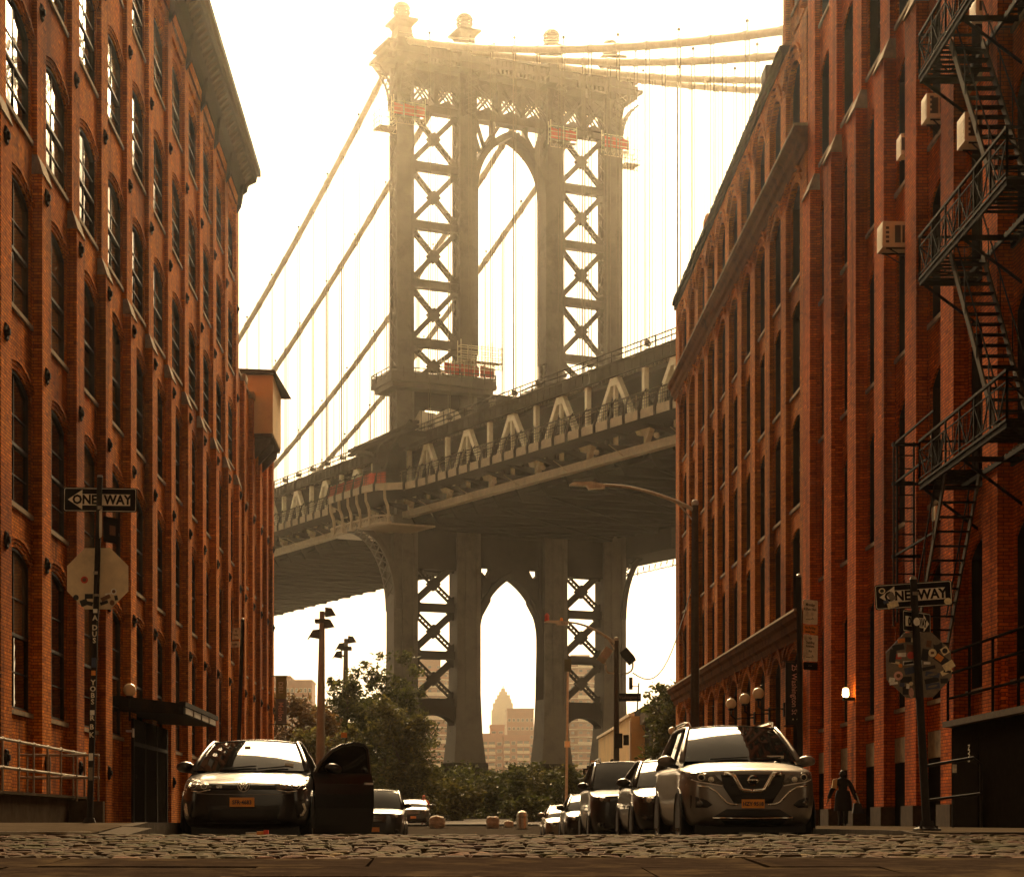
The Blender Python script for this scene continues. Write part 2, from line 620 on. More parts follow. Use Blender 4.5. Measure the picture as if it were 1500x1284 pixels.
for s_ in stones:
    me, x, y, wd = s_
    z = gz(y) + (rng.random() - 0.5) * 0.02
    rz = (rng.random() - 0.5) * 0.04
    tx, ty = (rng.random() - 0.5) * 0.035, (rng.random() - 0.5) * 0.03
    slope = math.atan((gz(y + 0.3) - gz(y - 0.3)) / 0.6)
    if id(s_) in ids:
        o = bpy.data.objects.new('cobblestone', me)
        COL.objects.link(o)
        o.parent = road
        o.location = (x, y, z)
        o.rotation_euler = (slope + tx, ty, rz)
    else:
        mt = Matrix.Translation((x, y, z)) @ Matrix.Rotation(slope + tx, 4, 'X') @ Matrix.Rotation(ty, 4, 'Y') @ Matrix.Rotation(rz, 4, 'Z')
        rest.add([mt @ v.co for v in me.vertices], [tuple(p.vertices) for p in me.polygons])
stuff(rest.build('cobblestone', M['cobble'], road, fix=False))

# ---- bluestone crosswalk slabs between the two cobbled strips
for row, (ya, yb) in enumerate([(12.46, 13.65), (13.67, 14.98)]):
    x = -9.0 - 0.7 * row
    while x < 9.5:
        L = 1.5 + 1.3 * rng.random()
        e = 0.012
        za, zb = gz(ya) + (rng.random() - .5) * .016, gz(yb) + (rng.random() - .5) * .012
        tl = (rng.random() - .5) * .012
        p = [(x + e, ya + e, -0.6), (x + L - e, ya + e, -0.6), (x + L - e, yb - e, -0.6), (x + e, yb - e, -0.6),
             (x + e, ya + e, za), (x + L - e, ya + e + 0.02 * rng.random(), za + tl), (x + L - e, yb - e, zb + tl), (x + e, yb - e - .02 * rng.random(), zb)]
        MB().hexa(p).build('paving_slab', M['bluestone'], road)
        x += L
# ================================================================== buildings
def arc_pts(x, ya, yb, spring, rise, n=8, grow=0.0):
    out = []
    c = (ya + yb) / 2
    hw = (yb - ya) / 2
    for i in range(n + 1):
        t = 2 * i / n - 1
        out.append((x, c + t * (hw + grow), spring + rise * (1 - t * t) + grow * (1 - t * t * 0.3) - (0.0 if grow == 0 else grow * 0.2)))
    return out


def window_proto(parent, sx, ow, sill, spring, rise, brick, deep=0.18, rows=(0.5,), cols=2, light=False, sill_mat=None, hood=True):
    """one window, local origin on the wall plane at the middle of the sill; +x is away from the wall into the street when sx<0"""
    h = spring - sill
    o = -sx                                   # outward direction
    g = -o * deep                             # glass plane (local x)
    fm = MB()
    hw = ow / 2
    t = 0.055
    fx0, fx1 = sorted((g, g + o * 0.07))
    fm.box(fx0, fx1, -hw, -hw + t, 0, h)
    fm.box(fx0, fx1, hw - t, hw, 0, h)
    fm.box(fx0, fx1, -hw + t, hw - t, 0, t)
    zm = h * rows[0]
    fm.box(fx0, fx1 , -hw + t, hw - t, zm - 0.035, zm + 0.035)
    fm.strip(arc_pts(fx0, -hw, hw, h - 0.07, rise), arc_pts(fx0, -hw, hw, h, rise), (fx1 - fx0, 0, 0))
    mx0, mx1 = sorted((g, g + o * 0.04))
    lx0, lx1 = sorted((g, -o * 0.05))
    for sg in (-1, 1):
        fm.box(lx0, lx1, min(sg * hw, sg * (hw - 0.03)), max(sg * hw, sg * (hw - 0.03)), 0.001, h - 0.001)  # lining darkens the reveals; recess shade put into its paint
    fm.strip(arc_pts(lx0, -hw, hw, h - 0.02, rise), arc_pts(lx0, -hw, hw, h + 0.006, rise), (lx1 - lx0, 0, 0))  # arch head reveal darkened the same way
    for c in range(1, cols):
        yc = -hw + ow * c / cols
        fm.box(mx0, mx1, yc - 0.022, yc + 0.022, t, h + rise * 0.9)
    for zz in (0.25, 0.75):
        fm.box(mx0, mx1, -hw + t, hw - t, h * zz - 0.015, h * zz + 0.015)
    win = fm.build('window', M['frame_light'] if light else M['frame'], None, origin=(0, 0, 0))
    win.parent = parent
    # panes: two per sash, each its own slightly different tilt
    for (za, zb) in ((t, zm - 0.035), (zm + 0.035, None)):
        for (ya, yb) in [(-hw + ow * c / cols, -hw + ow * (c + 1) / cols) for c in range(cols)]:
            pmb = MB()
            k = (RND.random() - 0.5) * 0.03
            k2 = (RND.random() - 0.5) * 0.03
            xo = g + o * 0.012
            if zb is not None:
                pmb.prism([(xo, ya + 0.02, za), (xo + k, yb - 0.02, za), (xo + k + k2, yb - 0.02, zb), (xo + k2, ya + 0.02, zb)], (-o * 0.01, 0, 0))
            else:
                zt = lambda yy: h - 0.04 + rise * (1 - (yy / hw) ** 2)
                ym = (ya + yb) / 2
                pmb.prism([(xo, ya + 0.02, za), (xo + k, yb - 0.02, za), (xo + k, yb - 0.02, zt(yb - 0.02)), (xo + k / 2, ym, zt(ym)), (xo, ya + 0.02, zt(ya + 0.02))], (-o * 0.01, 0, 0))
            p = pmb.build('pane', M['glass'], None, origin=(0, 0, 0))
            p.parent = win
    sm = MB()
    x0, x1 = sorted((-o * 0.12, o * 0.055))
    sm.hexa([(x0, -hw - 0.14, -0.13), (x1, -hw - 0.14, -0.13), (x1, hw + 0.14, -0.13), (x0, hw + 0.14, -0.13),
             (x0, -hw - 0.14, 0.0 if o > 0 else -0.03), (x1, -hw - 0.14, -0.03 if o > 0 else 0.0), (x1, hw + 0.14, -0.03 if o > 0 else 0.0), (x0, hw + 0.14, 0.0 if o > 0 else -0.03)])
    p = sm.build('sill', sill_mat or M['stone'], None, origin=(0, 0, 0))
    p.parent = win
    if hood:
        am = MB()
        for k, (g0, g1, pr) in enumerate(((0.0, 0.105, 0.012), (0.112, 0.215, 0.035), (0.222, 0.32, 0.065))):
            am.strip(arc_pts(-o * 0.05, -hw, hw, h, rise, 8, g0), arc_pts(-o * 0.05, -hw, hw, h, rise, 8, g1), (o * (0.05 + pr), 0, 0))
        p = am.build('brick_arch', brick, None, origin=(0, 0, 0))
        p.parent = win
    return win


def wall_bays(mb, sx, xw, bays, ow, storeys, z0, z1, th=0.36):
    off = (sx * th, 0, 0)
    for (ya, yb) in bays:
        c = (ya + yb) / 2
        w_ = min(ow, yb - ya - 0.08)
        oa, ob = c - w_ / 2, c + w_ / 2
        mb.prism([(xw, ya - 0.3, z0), (xw, oa, z0), (xw, oa, z1), (xw, ya - 0.3, z1)], off)
        mb.prism([(xw, ob, z0), (xw, yb + 0.3, z0), (xw, yb + 0.3, z1), (xw, ob, z1)], off)
        prev = [(xw, oa, z0), (xw, ob, z0)]
        for (sill, spring, rise) in storeys:
            if prev[0][2] < sill - 0.01:
                mb.prism(prev + [(xw, ob, sill), (xw, oa, sill)], off)
            prev = arc_pts(xw, oa, ob, spring, rise)
        mb.prism(prev + [(xw, ob, z1), (xw, oa, z1)], off)


def rosette(name, r, d, sx):
    mb = MB()
    n = 12
    for (r0, r1, d0, d1) in ((r, r * 0.8, 0, d * 0.5), (r * 0.8, r * 0.45, d * 0.5, d * 0.35), (r * 0.45, r * 0.3, d * 0.35, d)):
        for k in range(n):
            a, b = 2 * math.pi * k / n, 2 * math.pi * (k + 1) / n
            wv = lambda q, kk: q * (1.0 if kk % 2 == 0 else 0.86)
            mb.add([(-sx * d0, wv(r0, k) * math.cos(a), wv(r0, k) * math.sin(a)), (-sx * d0, wv(r0, k + 1) * math.cos(b), wv(r0, k + 1) * math.sin(b)),
                    (-sx * d1, wv(r1, k + 1) * math.cos(b), wv(r1, k + 1) * math.sin(b)), (-sx * d1, wv(r1, k) * math.cos(a), wv(r1, k) * math.sin(a))], [(0, 1, 2, 3)])
    mb.add([(-sx * d, r * 0.3 * math.cos(2 * math.pi * k / n), r * 0.3 * math.sin(2 * math.pi * k / n)) for k in range(n)], [tuple(range(n))])
    return mb.build(name, M['anchor'], None, origin=(0, 0, 0))


def place(o, parent, loc):
    """give a prototype its first place, or a copy of it a further one"""
    if o.get('_used'):
        o = dup(o)
        del o['_used']
        o.parent = parent
        o.location = Vector(loc) - parent.location
        pn = [q for q in o.children if q.name.startswith('pane')]
        if pn and RND.random() < 0.28:                       # drawn blinds behind some sashes
            for q in (pn if RND.random() < .35 else pn[len(pn) // 2:]):
                q.material_slots[0].link = 'OBJECT'
                q.material_slots[0].material = M['glass_blind']
        return o
    o['_used'] = 1
    o.parent = parent
    o.location = Vector(loc) - parent.location
    return o


def unmark():
    for o in bpy.data.objects:
        if '_used' in o:
            del o['_used']


# ---------------------------------------------------------------- left warehouse
XL = -9.6
XLW = XL - 0.12
LB = thing('brick_warehouse', 'tall orange brick warehouse with a dark overhanging cornice on the left side of the street', 'building', (XL - 0.2, 60, 0))
l_far = [46.6 + 4.17 * k for k in range(-5, 11)]
l_piers = [(f - 1.0, f) for f in l_far]
l_bays = [(a[1], b[0]) for a, b in zip(l_piers, l_piers[1:])]
l_st = [(2.55, 5.85, 0.28), (7.1, 9.75, 0.3), (11.45, 14.05, 0.3), (15.7, 17.95, 0.28), (19.85, 22.05, 0.28), (24.0, 25.95, 0.28)]
mb = MB()
wall_bays(mb, -1, XLW, l_bays, 2.75, l_st, -0.6, 28.3)
mb.build('wall', M['brick_l'], LB, fix=False)
# plain mass behind, with its roof
MB().box(-32, XL - 0.5, l_piers[0][0], l_piers[-1][1], -1, 27.9).build('interior', M['interior'], LB)
MB().box(-32, XL - 0.5, l_piers[-1][1], l_piers[-1][1] + 0.25, -1, 28.3).build('end_wall', M['brick_l'], LB)
MB().box(-32, XL - 0.3, l_piers[0][0], l_piers[-1][1] + 0.1, 27.91, 28.2).build('roof', M['roof'], LB)
protos = []
for st in l_st:
    pr = window_proto(LB, -1, 2.75, *st, M['brick_l'], deep=.11)
    for (ya, yb) in l_bays:
        place(pr, LB, (XLW, (ya + yb) / 2, st[0]))
anc = rosette('anchor_plate', 0.22, 0.1, -1)
for i, (ya, yb) in enumerate(l_piers):
    p = MB()
    p.box(XL - 0.3, XL, ya, yb, 15.3, 27.3)
    p.box(XL - 0.3, XL + 0.12, ya - 0.01, yb + 0.01, -0.7, 14.95)
    pier = p.build('pier', M['brick_l'], LB)
    c = MB()
    c.hexa([(XL - 0.3, ya - 0.04, 14.95), (XL + 0.15, ya - 0.03, 14.95), (XL + 0.15, yb + 0.03, 14.95), (XL - 0.3, yb + 0.04, 14.95),
            (XL - 0.3, ya - 0.0, 15.4), (XL + 0.01, ya - 0.0, 15.4), (XL + 0.01, yb + 0.0, 15.4), (XL - 0.3, yb + 0.0, 15.4)])
    c.build('cap_stone', M['stone'], pier)
    for z in (1.4, 6.0, 10.4, 14.55, 18.85, 22.8):
        place(anc, LB, (XL + (0.12 if z < 15 else 0.0), (ya + yb) / 2 - 0.05, z))
# head band of corbelled brick under the cornice
mb = MB()
y0, y1 = l_piers[0][0], l_piers[-1][1]
mb.box(XL - 0.3, XL + 0.04, y0, y1, 27.3, 27.75)
for (ya, yb) in l_bays:
    mb.prism([(XL - 0.28, ya, 27.3), (XL - 0.28, ya + 0.25, 26.95), (XL - 0.28, yb - 0.25, 26.95), (XL - 0.28, yb, 27.3)], (0.24, 0, 0))
mb.build('brick_band', M['brick_l'], LB)
# cornice: frieze, soffit, lip and modillions
mb = MB()
prof = [(XL - 0.3, 27.76), (XL + 0.1, 27.76), (XL + 0.16, 28.15), (XL + 0.34, 28.3), (XL + 0.38, 28.55), (XL + 0.74, 28.72), (XL + 0.78, 28.95), (XL + 0.9, 29.2), (XL - 0.3, 29.25)]
mb.prism([(x, y0 - 0.3, z) for x, z in prof], (0, y1 - y0 + 0.75, 0))
cor = mb.build('cornice', M['cornice'], LB)
MB().box(XL + 0.79, XL + 0.94, y0 - 0.3, y1 + 0.5, 28.98, 29.24).build('cornice_lip', M['cornice_edge'], cor)
mb = MB()
y = y0 + 0.2
while y < y1 + 0.3:
    mb.prism([(XL + 0.2, y, 28.26), (XL + 0.36, y, 28.34), (XL + 0.66, y, 28.66), (XL + 0.36, y, 28.68)], (0, 0.2, 0))
    y += 0.62
stuff(mb.build('modillion', M['cornice_edge'], cor))
mb = MB()
for (ya, yb) in l_piers:
    mb.prism([(XL + 0.0, ya + 0.15, 27.0), (XL + 0.18, ya + 0.15, 27.3), (XL + 0.3, ya + 0.15, 28.3), (XL + 0.1, ya + 0.15, 28.3)], (0, 0.28, 0))
stuff(mb.build('console', M['cornice'], cor))

# entrance: canopy, doorway
can = MB()
can.hexa([(XL - 0.2, 57.8, 3.3), (-7.9, 57.8, 3.2), (-7.9, 65.6, 3.2), (XL - 0.2, 65.6, 3.3), (XL - 0.2, 57.8, 3.75), (-7.9, 57.8, 3.5), (-7.9, 65.6, 3.5), (XL - 0.2, 65.6, 3.75)])
can.box(-8.02, -7.82, 57.7, 65.7, 3.42, 3.56)
canopy = can.build('canopy', M['iron'], LB)
for k in range(4):
    MB().box(-7.895, -7.87, 58.1 + 1.9 * k, 59.7 + 1.9 * k, 3.235, 3.41).build('canopy_light_panel', M['frame_light'], canopy)
MB().box(XL - 0.19, XL + 0.17, 58.2, 65.2, -0.5, 3.1).build('doorway', M['interior'], LB)
mb = MB()
for yy in (58.2, 60.4, 62.8, 65.0):
    mb.box(XL - 0.1, XL + 0.2, yy - 0.07, yy + 0.07, -0.5, 3.1)
mb.box(XL - 0.1, XL + 0.2, 58.27, 64.93, 2.3, 2.42)
mb.build('door_frame', M['iron'], LB)
mb = MB()
mb.box(XL + 0.15, XL + 0.35, 57.0, 57.25, 2.65, 2.7)
mb.box(XL + 0.33, XL + 0.36, 57.0, 57.25, 2.5, 2.75)
mb.build('house_number_plate', M['frame_light'], LB)

# ---------------------------------------------------------------- lower warehouse beyond it
L2 = thing('brick_warehouse', 'lower orange brick building beyond the corniced one, with a tan box on its wall', 'building', (XL - 0.2, 97, 0))
l2_far = [91.6, 95.3, 99.0, 102.4, 105.6]
l2_piers = [(f - 0.85, f) for f in l2_far]
l2_bays = [(a, b[0]) for a, b in zip([88.75] + l2_far, l2_piers)]
l2_st = [(2.6, 5.2, 0.25), (7.0, 9.2, 0.25), (11.2, 13.2, 0.25), (15.2, 17.2, 0.25)]
mb = MB()
wall_bays(mb, -1, XL - 0.2, l2_bays, 1.6, l2_st, -1, 20.4)
mb.build('wall', M['brick_l'], L2, fix=False)
MB().box(-30, XL - 0.58, 88.75, 105.6, -1, 20.0).build('interior', M['interior'], L2)
MB().box(-30, XL - 0.3, 88.75, 105.6, 20.02, 20.3).build('roof', M['roof'], L2)
MB().box(-30, XL - 0.2, 105.61, 105.85, -1, 20.4).build('end_wall', M['brick_l'], L2)
for st in l2_st:
    pr = window_proto(L2, -1, 1.6, *st, M['brick_l'])
    for (ya, yb) in l2_bays:
        place(pr, L2, (XL - 0.2, (ya + yb) / 2, st[0]))
for (ya, yb) in l2_piers:
    pier = MB().box(XL - 0.3, XL, ya, yb, -1, 20.3).build('pier', M['brick_l'], L2)
    MB().box(XL - 0.35, XL + 0.06, ya - 0.06, yb + 0.06, 20.3, 20.6).build('cap_stone', M['stone'], pier)
    for z in (2.0, 6.0, 10.4, 14.55):
        place(anc, L2, (XL, (ya + yb) / 2, z))
MB().box(XL - 0.36, XL - 0.12, 88.75, 105.7, 20.41, 20.56).build('coping', M['stone'], L2)
# the tan box hung on the wall near the roof
M['tan'] = pm('tan_stucco', (0.56, 0.36, 0.15), 0.8, var=0.12, scale=0.8, bmp=0.1, dirt=(0.42, 0.27, 0.12))
bx = MB().box(-10.8, -8.7, 95.1, 99.6, 18.75, 21.55).build('wall_box', M['tan'], L2)
mb = MB()
mb.hexa([(-11.2, 94.8, 21.55), (-8.5, 94.8, 21.55), (-8.2, 100.1, 21.45), (-11.2, 100.1, 21.45), (-11.2, 94.9, 21.85), (-8.6, 94.9, 21.75), (-8.3, 100.0, 21.6), (-11.2, 100.0, 21.7)])
mb.build('box_roof', M['cornice_edge'], bx)
mb = MB()
mb.box(-10.2, -8.74, 95.15, 99.55, 18.6, 18.745)
for yy in (95.4, 97.2, 99.1):
    mb.prism([(XL, yy, 17.6), (XL, yy, 18.6), (-8.85, yy, 18.6), (-8.9, yy, 18.3)], (0, 0.25, 0))
mb.build('box_bracket', M['stone_dark'], bx)

# ---------------------------------------------------------------- right far building (belted, round-headed windows)
XR = 10.8
XRW = 10.95
RA = thing('brick_loft', 'brown brick building with two belt courses and arched windows, far right side', 'building', (XRW, 80, 0))
a_piers = [(60.62, 61.8), (64.45, 65.45), (67.75, 68.8), (71.05, 72.15), (74.4, 75.45), (77.75, 78.85), (81.15, 82.1), (84.3, 85.35), (87.65, 88.8), (90.9, 91.95), (94.9, 96.4)]
a_bays = [(a[1], b[0]) for a, b in zip(a_piers, a_piers[1:])]
a_st = [(2.0, 5.0, 0.55), (6.75, 9.15, 0.25), (10.15, 12.75, 0.25), (13.8, 16.35, 0.25), (17.4, 19.9, 0.4), (21.55, 23.6, 0.62)]
mb = MB()
wall_bays(mb, 1, XRW, a_bays, 2.15, a_st, -1, 25.3)
mb.build('wall', M['brick_a'], RA, fix=False)
MB().box(XRW + 0.38, 34, 60.45, 96.1, -1, 24.8).build('interior', M['interior'], RA)
MB().box(XRW + 0.1, 34, 96.12, 96.38, -1, 25.3).build('end_wall', M['brick_a'], RA)
MB().box(XRW + 0.1, 34, 60.45, 96.1, 24.82, 25.1).build('roof', M['roof'], RA)
for st in a_st:
    pr = window_proto(RA, 1, 2.15, *st, M['brick_a'], hood=False, deep=.3)
    for (ya, yb) in a_bays:
        place(pr, RA, (XRW, (ya + yb) / 2, st[0]))
for (ya, yb) in a_piers:
    p = MB()
    for (z0, z1) in ((-1, 5.75), (6.62, 20.62), (21.42, 24.2)):
        p.box(XR, XRW + 0.2, ya, yb, z0, z1)
    p.build('pier', M['brick_a'], RA)
# wavy hood band that joins the round heads, and the segmental one under the upper belt
def hood_band(z_s, rise, lower, upper, top):
    mbh = MB()
    for (ya, yb) in a_bays:
        lo = arc_pts(XR + 0.02, ya, yb, z_s, rise, 10)
        mbh.strip(lo, [(x, y, top) for x, y, z in lo], (XRW - XR, 0, 0))
        for (g0, g1, pr) in ((0.1, 0.2, 0.05), (0.32, 0.42, 0.09)):
            a = arc_pts(XR + 0.02 - pr, ya - 0.3, yb + 0.3, z_s + g0, rise + 0.12, 10)
            b = arc_pts(XR + 0.02 - pr, ya - 0.3, yb + 0.3, z_s + g1, rise + 0.12, 10)
            mbh.strip(a, b, (pr + 0.02, 0, 0))
    for (ya, yb) in a_piers:
        mbh.box(XR + 0.005, XRW + 0.2, ya - 0.02, yb + 0.02, z_s + 0.02, top)
    return mbh.build('brick_hood', M['brick_a'], RA)
hood_band(23.62, 0.62, 0, 0, 25.0)
hood_band(19.9, 0.42, 0, 0, 20.6)
hood_band(5.0, 0.55, 0, 0, 5.74)
for (z0, z1, ya, yb, mt, topm) in ((20.62, 21.42, 60.5, 96.7, 'belt', 'stone'), (5.76, 6.6, 60.5, 96.7, 'belt', 'stone')):
    prof = [(XRW, z0), (XR - 0.06, z0), (XR - 0.1, z0 + 0.2), (XR - 0.2, z0 + 0.28), (XR - 0.22, z0 + 0.5), (XR - 0.34, z0 + 0.58), (XR - 0.38, z1 - 0.1), (XRW, z1 - 0.1)]
    mb = MB()
    mb.prism([(x, ya, z) for x, z in prof], (0, yb - ya, 0))
    bc = mb.build('belt_course', M[mt], RA)
    MB().hexa([(XR - 0.42, ya - 0.02, z1 - 0.098), (XRW, ya - 0.02, z1 - 0.098), (XRW, yb + 0.03, z1 - 0.098), (XR - 0.42, yb + 0.03, z1 - 0.098),
               (XR - 0.4, ya - 0.02, z1 - 0.02), (XRW, ya - 0.02, z1), (XRW, yb + 0.03, z1), (XR - 0.4, yb + 0.03, z1 - 0.02)]).build('belt_capping', M[topm], bc)
mb = MB()
mb.box(XR - 0.08, XRW + 0.1, 64.7, 96.5, 25.0, 25.22)
mb.box(XR - 0.16, XRW + 0.2, 64.7, 96.55, 25.23, 25.42)
mb.build('coping', M['cornice'], RA)
mb = MB()
rng = random.Random(3)
y = 65.5
while y < 96:
    h = 0.05 + 0.12 * rng.random()
    mb.box(XR - 0.12, XR - 0.02, y, y + 0.5 + 0.6 * rng.random(), 25.42, 25.42 + h)
    y += 0.9 + 0.8 * rng.random()
stuff(mb.build('coping_flashing', M['iron'], RA))
MB().box(XR + 0.3, XR + 0.8, 87.0, 88.2, 25.1, 26.8).build('chimney', M['brick_a'], RA)
MB().box(XR + 0.25, XR + 0.75, 70.2, 71.2, 25.1, 26.9).build('chimney', M['iron'], RA)
# the raised corner bay
mb = MB()
wall_bays(mb, 1, XRW, [a_bays[0]], 1.6, [(26.2, 28.3, 0.3)], 25.45, 32)
mb.box(XR, XRW + 0.2, 60.62, 61.8, 25.45, 32)
mb.box(XR, XRW + 0.2, 64.45, 64.95, 25.45, 32)
mb.box(XRW + 0.38, 34, 60.45, 64.95, 25.12, 31.9)
mb.build('corner_tower', M['brick_a'], RA)
pr = window_proto(RA, 1, 1.6, 26.2, 28.3, 0.3, M['brick_a'], hood=False, light=True)
place(pr, RA, (XRW, sum(a_bays[0]) / 2, 26.2))

# ---------------------------------------------------------------- right near building (fire escape)
RB = thing('brick_warehouse', 'tall red brick warehouse with stepped piers on the right, behind the fire escape', 'building', (XRW, 44, 0))
b_piers = [(59.25, 60.4)] + [(55.9 - 3.42 * k, 57.0 - 3.42 * k) for k in range(0, 10)]
b_piers = b_piers[::-1]
b_bays = [(a[1], b[0]) for a, b in zip(b_piers, b_piers[1:])]
b_st = [(2.85, 5.6, 0.35), (7.35, 10.0, 0.35), (11.5, 14.2, 0.35), (15.6, 18.3, 0.35), (19.75, 22.3, 0.35), (23.9, 26.5, 0.35), (28.0, 30.5, 0.35)]
mb = MB()
wall_bays(mb, 1, XRW, b_bays, 2.0, b_st, -0.8, 33)
mb.build('wall', M['brick_r'], RB, fix=False)
MB().box(XRW + 0.38, 34, b_piers[0][0], 60.4, -1, 32.7).build('interior', M['interior'], RB)
MB().box(XRW + 0.1, 34, b_piers[0][0], 60.4, 32.72, 33.1).build('roof', M['roof'], RB)
for st in b_st:
    pr = window_proto(RB, 1, 2.0, *st, M['brick_r'], hood=False, deep=.3)
    for (ya, yb) in b_bays:
        place(pr, RB, (XRW, (ya + yb) / 2, st[0]))
for (ya, yb) in b_piers:
    p = MB()
    p.box(XR, XRW + 0.2, ya, yb, 19.35, 33)
    p.box(XR - 0.15, XRW + 0.2, ya - 0.01, yb + 0.01, -0.7, 18.95)
    pier = p.build('pier', M['brick_r'], RB)
    c = MB()
    c.hexa([(XR - 0.2, ya - 0.04, 18.95), (XRW, ya - 0.04, 18.95), (XRW, yb + 0.04, 18.95), (XR - 0.2, yb + 0.04, 18.95),
            (XR - 0.01, ya, 19.45), (XRW, ya, 19.45), (XRW, yb, 19.45), (XR - 0.01, yb, 19.45)])
    c.build('cap_stone', M['stone'], pier)
    MB().box(XR - 0.24, XRW, ya - 0.06, yb + 0.06, -0.7, 0.42).build('base_stone', M['stone_dark'], pier)
for i, (ya, yb) in enumerate(b_bays):
    MB().box(XRW - 0.06, XRW + 0.05, ya + 0.15, yb - 0.15, 1.5, 2.1).build('basement_panel', M['stone'], RB)
    MB().box(XRW - 0.05, XRW + 0.05, ya + 0.15, yb - 0.15, -0.6, 1.49).build('basement_opening', M['interior'], RB)
unmark()
# ================================================================== suspension bridge
TH = math.radians(24)
BT = Vector((math.cos(TH), math.sin(TH), 0))       # across the deck
BA = Vector((-math.sin(TH), math.cos(TH), 0))      # along the deck, away over the river
T0 = Vector((6.9, 251.0, 0))


def P(u, s, z):
    p = T0 + BT * u + BA * s
    return (p.x, p.y, z)


def ubox(mb, u0, u1, s0, s1, z0, z1):
    mb.hexa([P(u0, s0, z0), P(u1, s0, z0), P(u1, s1, z0), P(u0, s1, z0), P(u0, s0, z1), P(u1, s0, z1), P(u1, s1, z1), P(u0, s1, z1)])


def zf(s):
    return 39.8 + 0.036 * s - (0.0001 * s * s if s > 0 else 0)


def sbox(mb, u0, u1, s0, s1, dz0, dz1):
    """deck piece that follows the grade"""
    a, b = zf(s0), zf(s1)
    mb.hexa([P(u0, s0, a + dz0), P(u1, s0, a + dz0), P(u1, s1, b + dz0), P(u0, s1, b + dz0), P(u0, s0, a + dz1), P(u1, s0, a + dz1), P(u1, s1, b + dz1), P(u0, s1, b + dz1)])


BR = thing('suspension_bridge', 'grey steel suspension bridge with an arched tower crossing high over the end of the street', 'bridge', tuple(T0))
UL = (-14.63, -6.1, 6.1, 14.63)
WT, WA = 2.3, 2.4


def lattice_u(mb, face, w, z0, z1, pitch, t):
    """X lattice between z0 and z1; face(q,z)->3D point with q across the strip from -w/2 to w/2"""
    n = max(1, int((z1 - z0) / pitch))
    h = (z1 - z0) / n
    for i in range(n):
        a, b = z0 + i * h, z0 + (i + 1) * h
        mb.bar(face(-w / 2, a), face(w / 2, b), t, t)
        mb.bar(face(w / 2, a), face(-w / 2, b), t * 0.9, t * 0.9)
    return mb


M['br_hanger'] = pm('hanger_rope', (0.13, 0.11, 0.08), 0.7, var=0.2)
for u in UL:
    mb = MB()
    # upper shaft: two plated webs with corner angles, open lattice on the narrow sides
    zlo, zhi = 38.0, 93.6
    for (sa, sb) in ((-WA / 2, -WA / 2 + 0.3), (WA / 2 - 0.3, WA / 2)):
        ubox(mb, u - WT / 2 + 0.25, u + WT / 2 - 0.25, sa, sb, zlo, zhi)
    for (ua, ub) in ((-WT / 2, -WT / 2 + 0.34), (WT / 2 - 0.34, WT / 2)):
        ubox(mb, u + ua, u + ub, -WA / 2 - 0.08, -WA / 2 + 0.45, zlo, zhi)
        ubox(mb, u + ua, u + ub, WA / 2 - 0.45, WA / 2 + 0.08, zlo, zhi)
    ubox(mb, u - WT / 2 + 0.4, u + WT / 2 - 0.4, -WA / 2 + 0.3, WA / 2 - 0.3, zlo, zhi)
    # plate joints
    z = 46.0
    while z < 93:
        ubox(mb, u - WT / 2 + 0.36, u + WT / 2 - 0.36, -WA / 2 - 0.05, -WA / 2 + 0.1, z, z + 0.35)
        z += 7.25
    # lower shaft flaring to the pier
    wl, al = 3.1, 2.5
    prev = None
    for (z, k) in ((38.0, 1.0), (22.0, 1.0), (16.0, 1.06), (11.0, 1.18), (7.6, 1.4)):
        cur = [P(u - wl * k / 2, -al * k / 2, z), P(u + wl * k / 2, -al * k / 2, z), P(u + wl * k / 2, al * k / 2, z), P(u - wl * k / 2, al * k / 2, z)]
        if prev:
            mb.hexa(cur + prev)
        prev = cur
    for (ua, ub) in ((-wl / 2 - 0.05, -wl / 2 + 0.55), (-0.45, 0.45), (wl / 2 - 0.55, wl / 2 + 0.05)):
        ubox(mb, u + ua, u + ub, -al / 2 - 0.16, -al / 2 + 0.05, 12, 37)
    leg = mb.build('tower_leg', M['br_main'], BR)
    lm = MB()
    for sgn in (-1, 1):
        lattice_u(lm, lambda q, z, sgn=sgn: P(u + sgn * (WT / 2 - 0.03), q, z), WA - 0.7, 44, 93, 1.5, 0.13)
    stuff(lm.build('lattice', M['br_main'], leg))
    # moulded base
    bm_ = MB()
    for (k, z0, z1) in ((1.55, 6.6, 7.6), (1.75, 5.6, 6.6)):
        ubox(bm_, u - wl * k / 2, u + wl * k / 2, -al * k / 2, al * k / 2, z0, z1)
    bm_.build('leg_base', M['br_dark'], leg)

# stepped pier roofs under each pair of legs
for (u0, u1) in ((-19.5, -2.6), (2.6, 19.5)):
    mb = MB()
    mb.hexa([P(u0 - 1.5, -7, 3.0), P(u1 + 1.5, -7, 3.0), P(u1 + 1.5, 7, 3.0), P(u0 - 1.5, 7, 3.0), P(u0 + 2.0, -3.2, 6.2), P(u1 - 2.0, -3.2, 6.2), P(u1 - 2.0, 3.2, 6.2), P(u0 + 2.0, 3.2, 6.2)])
    ubox(mb, u0 - 2.2, u1 + 2.2, -8, 8, -3, 2.98)
    k = u0
    while k < u1:
        mb.bar(P(k, -6.9, 3.2), P(k + 0.15 * ((u0 + u1) / 2 - k), -3.4, 6.1), 0.22, 0.3)
        k += 1.1
    mb.build('tower_pier', M['br_dark'], BR)


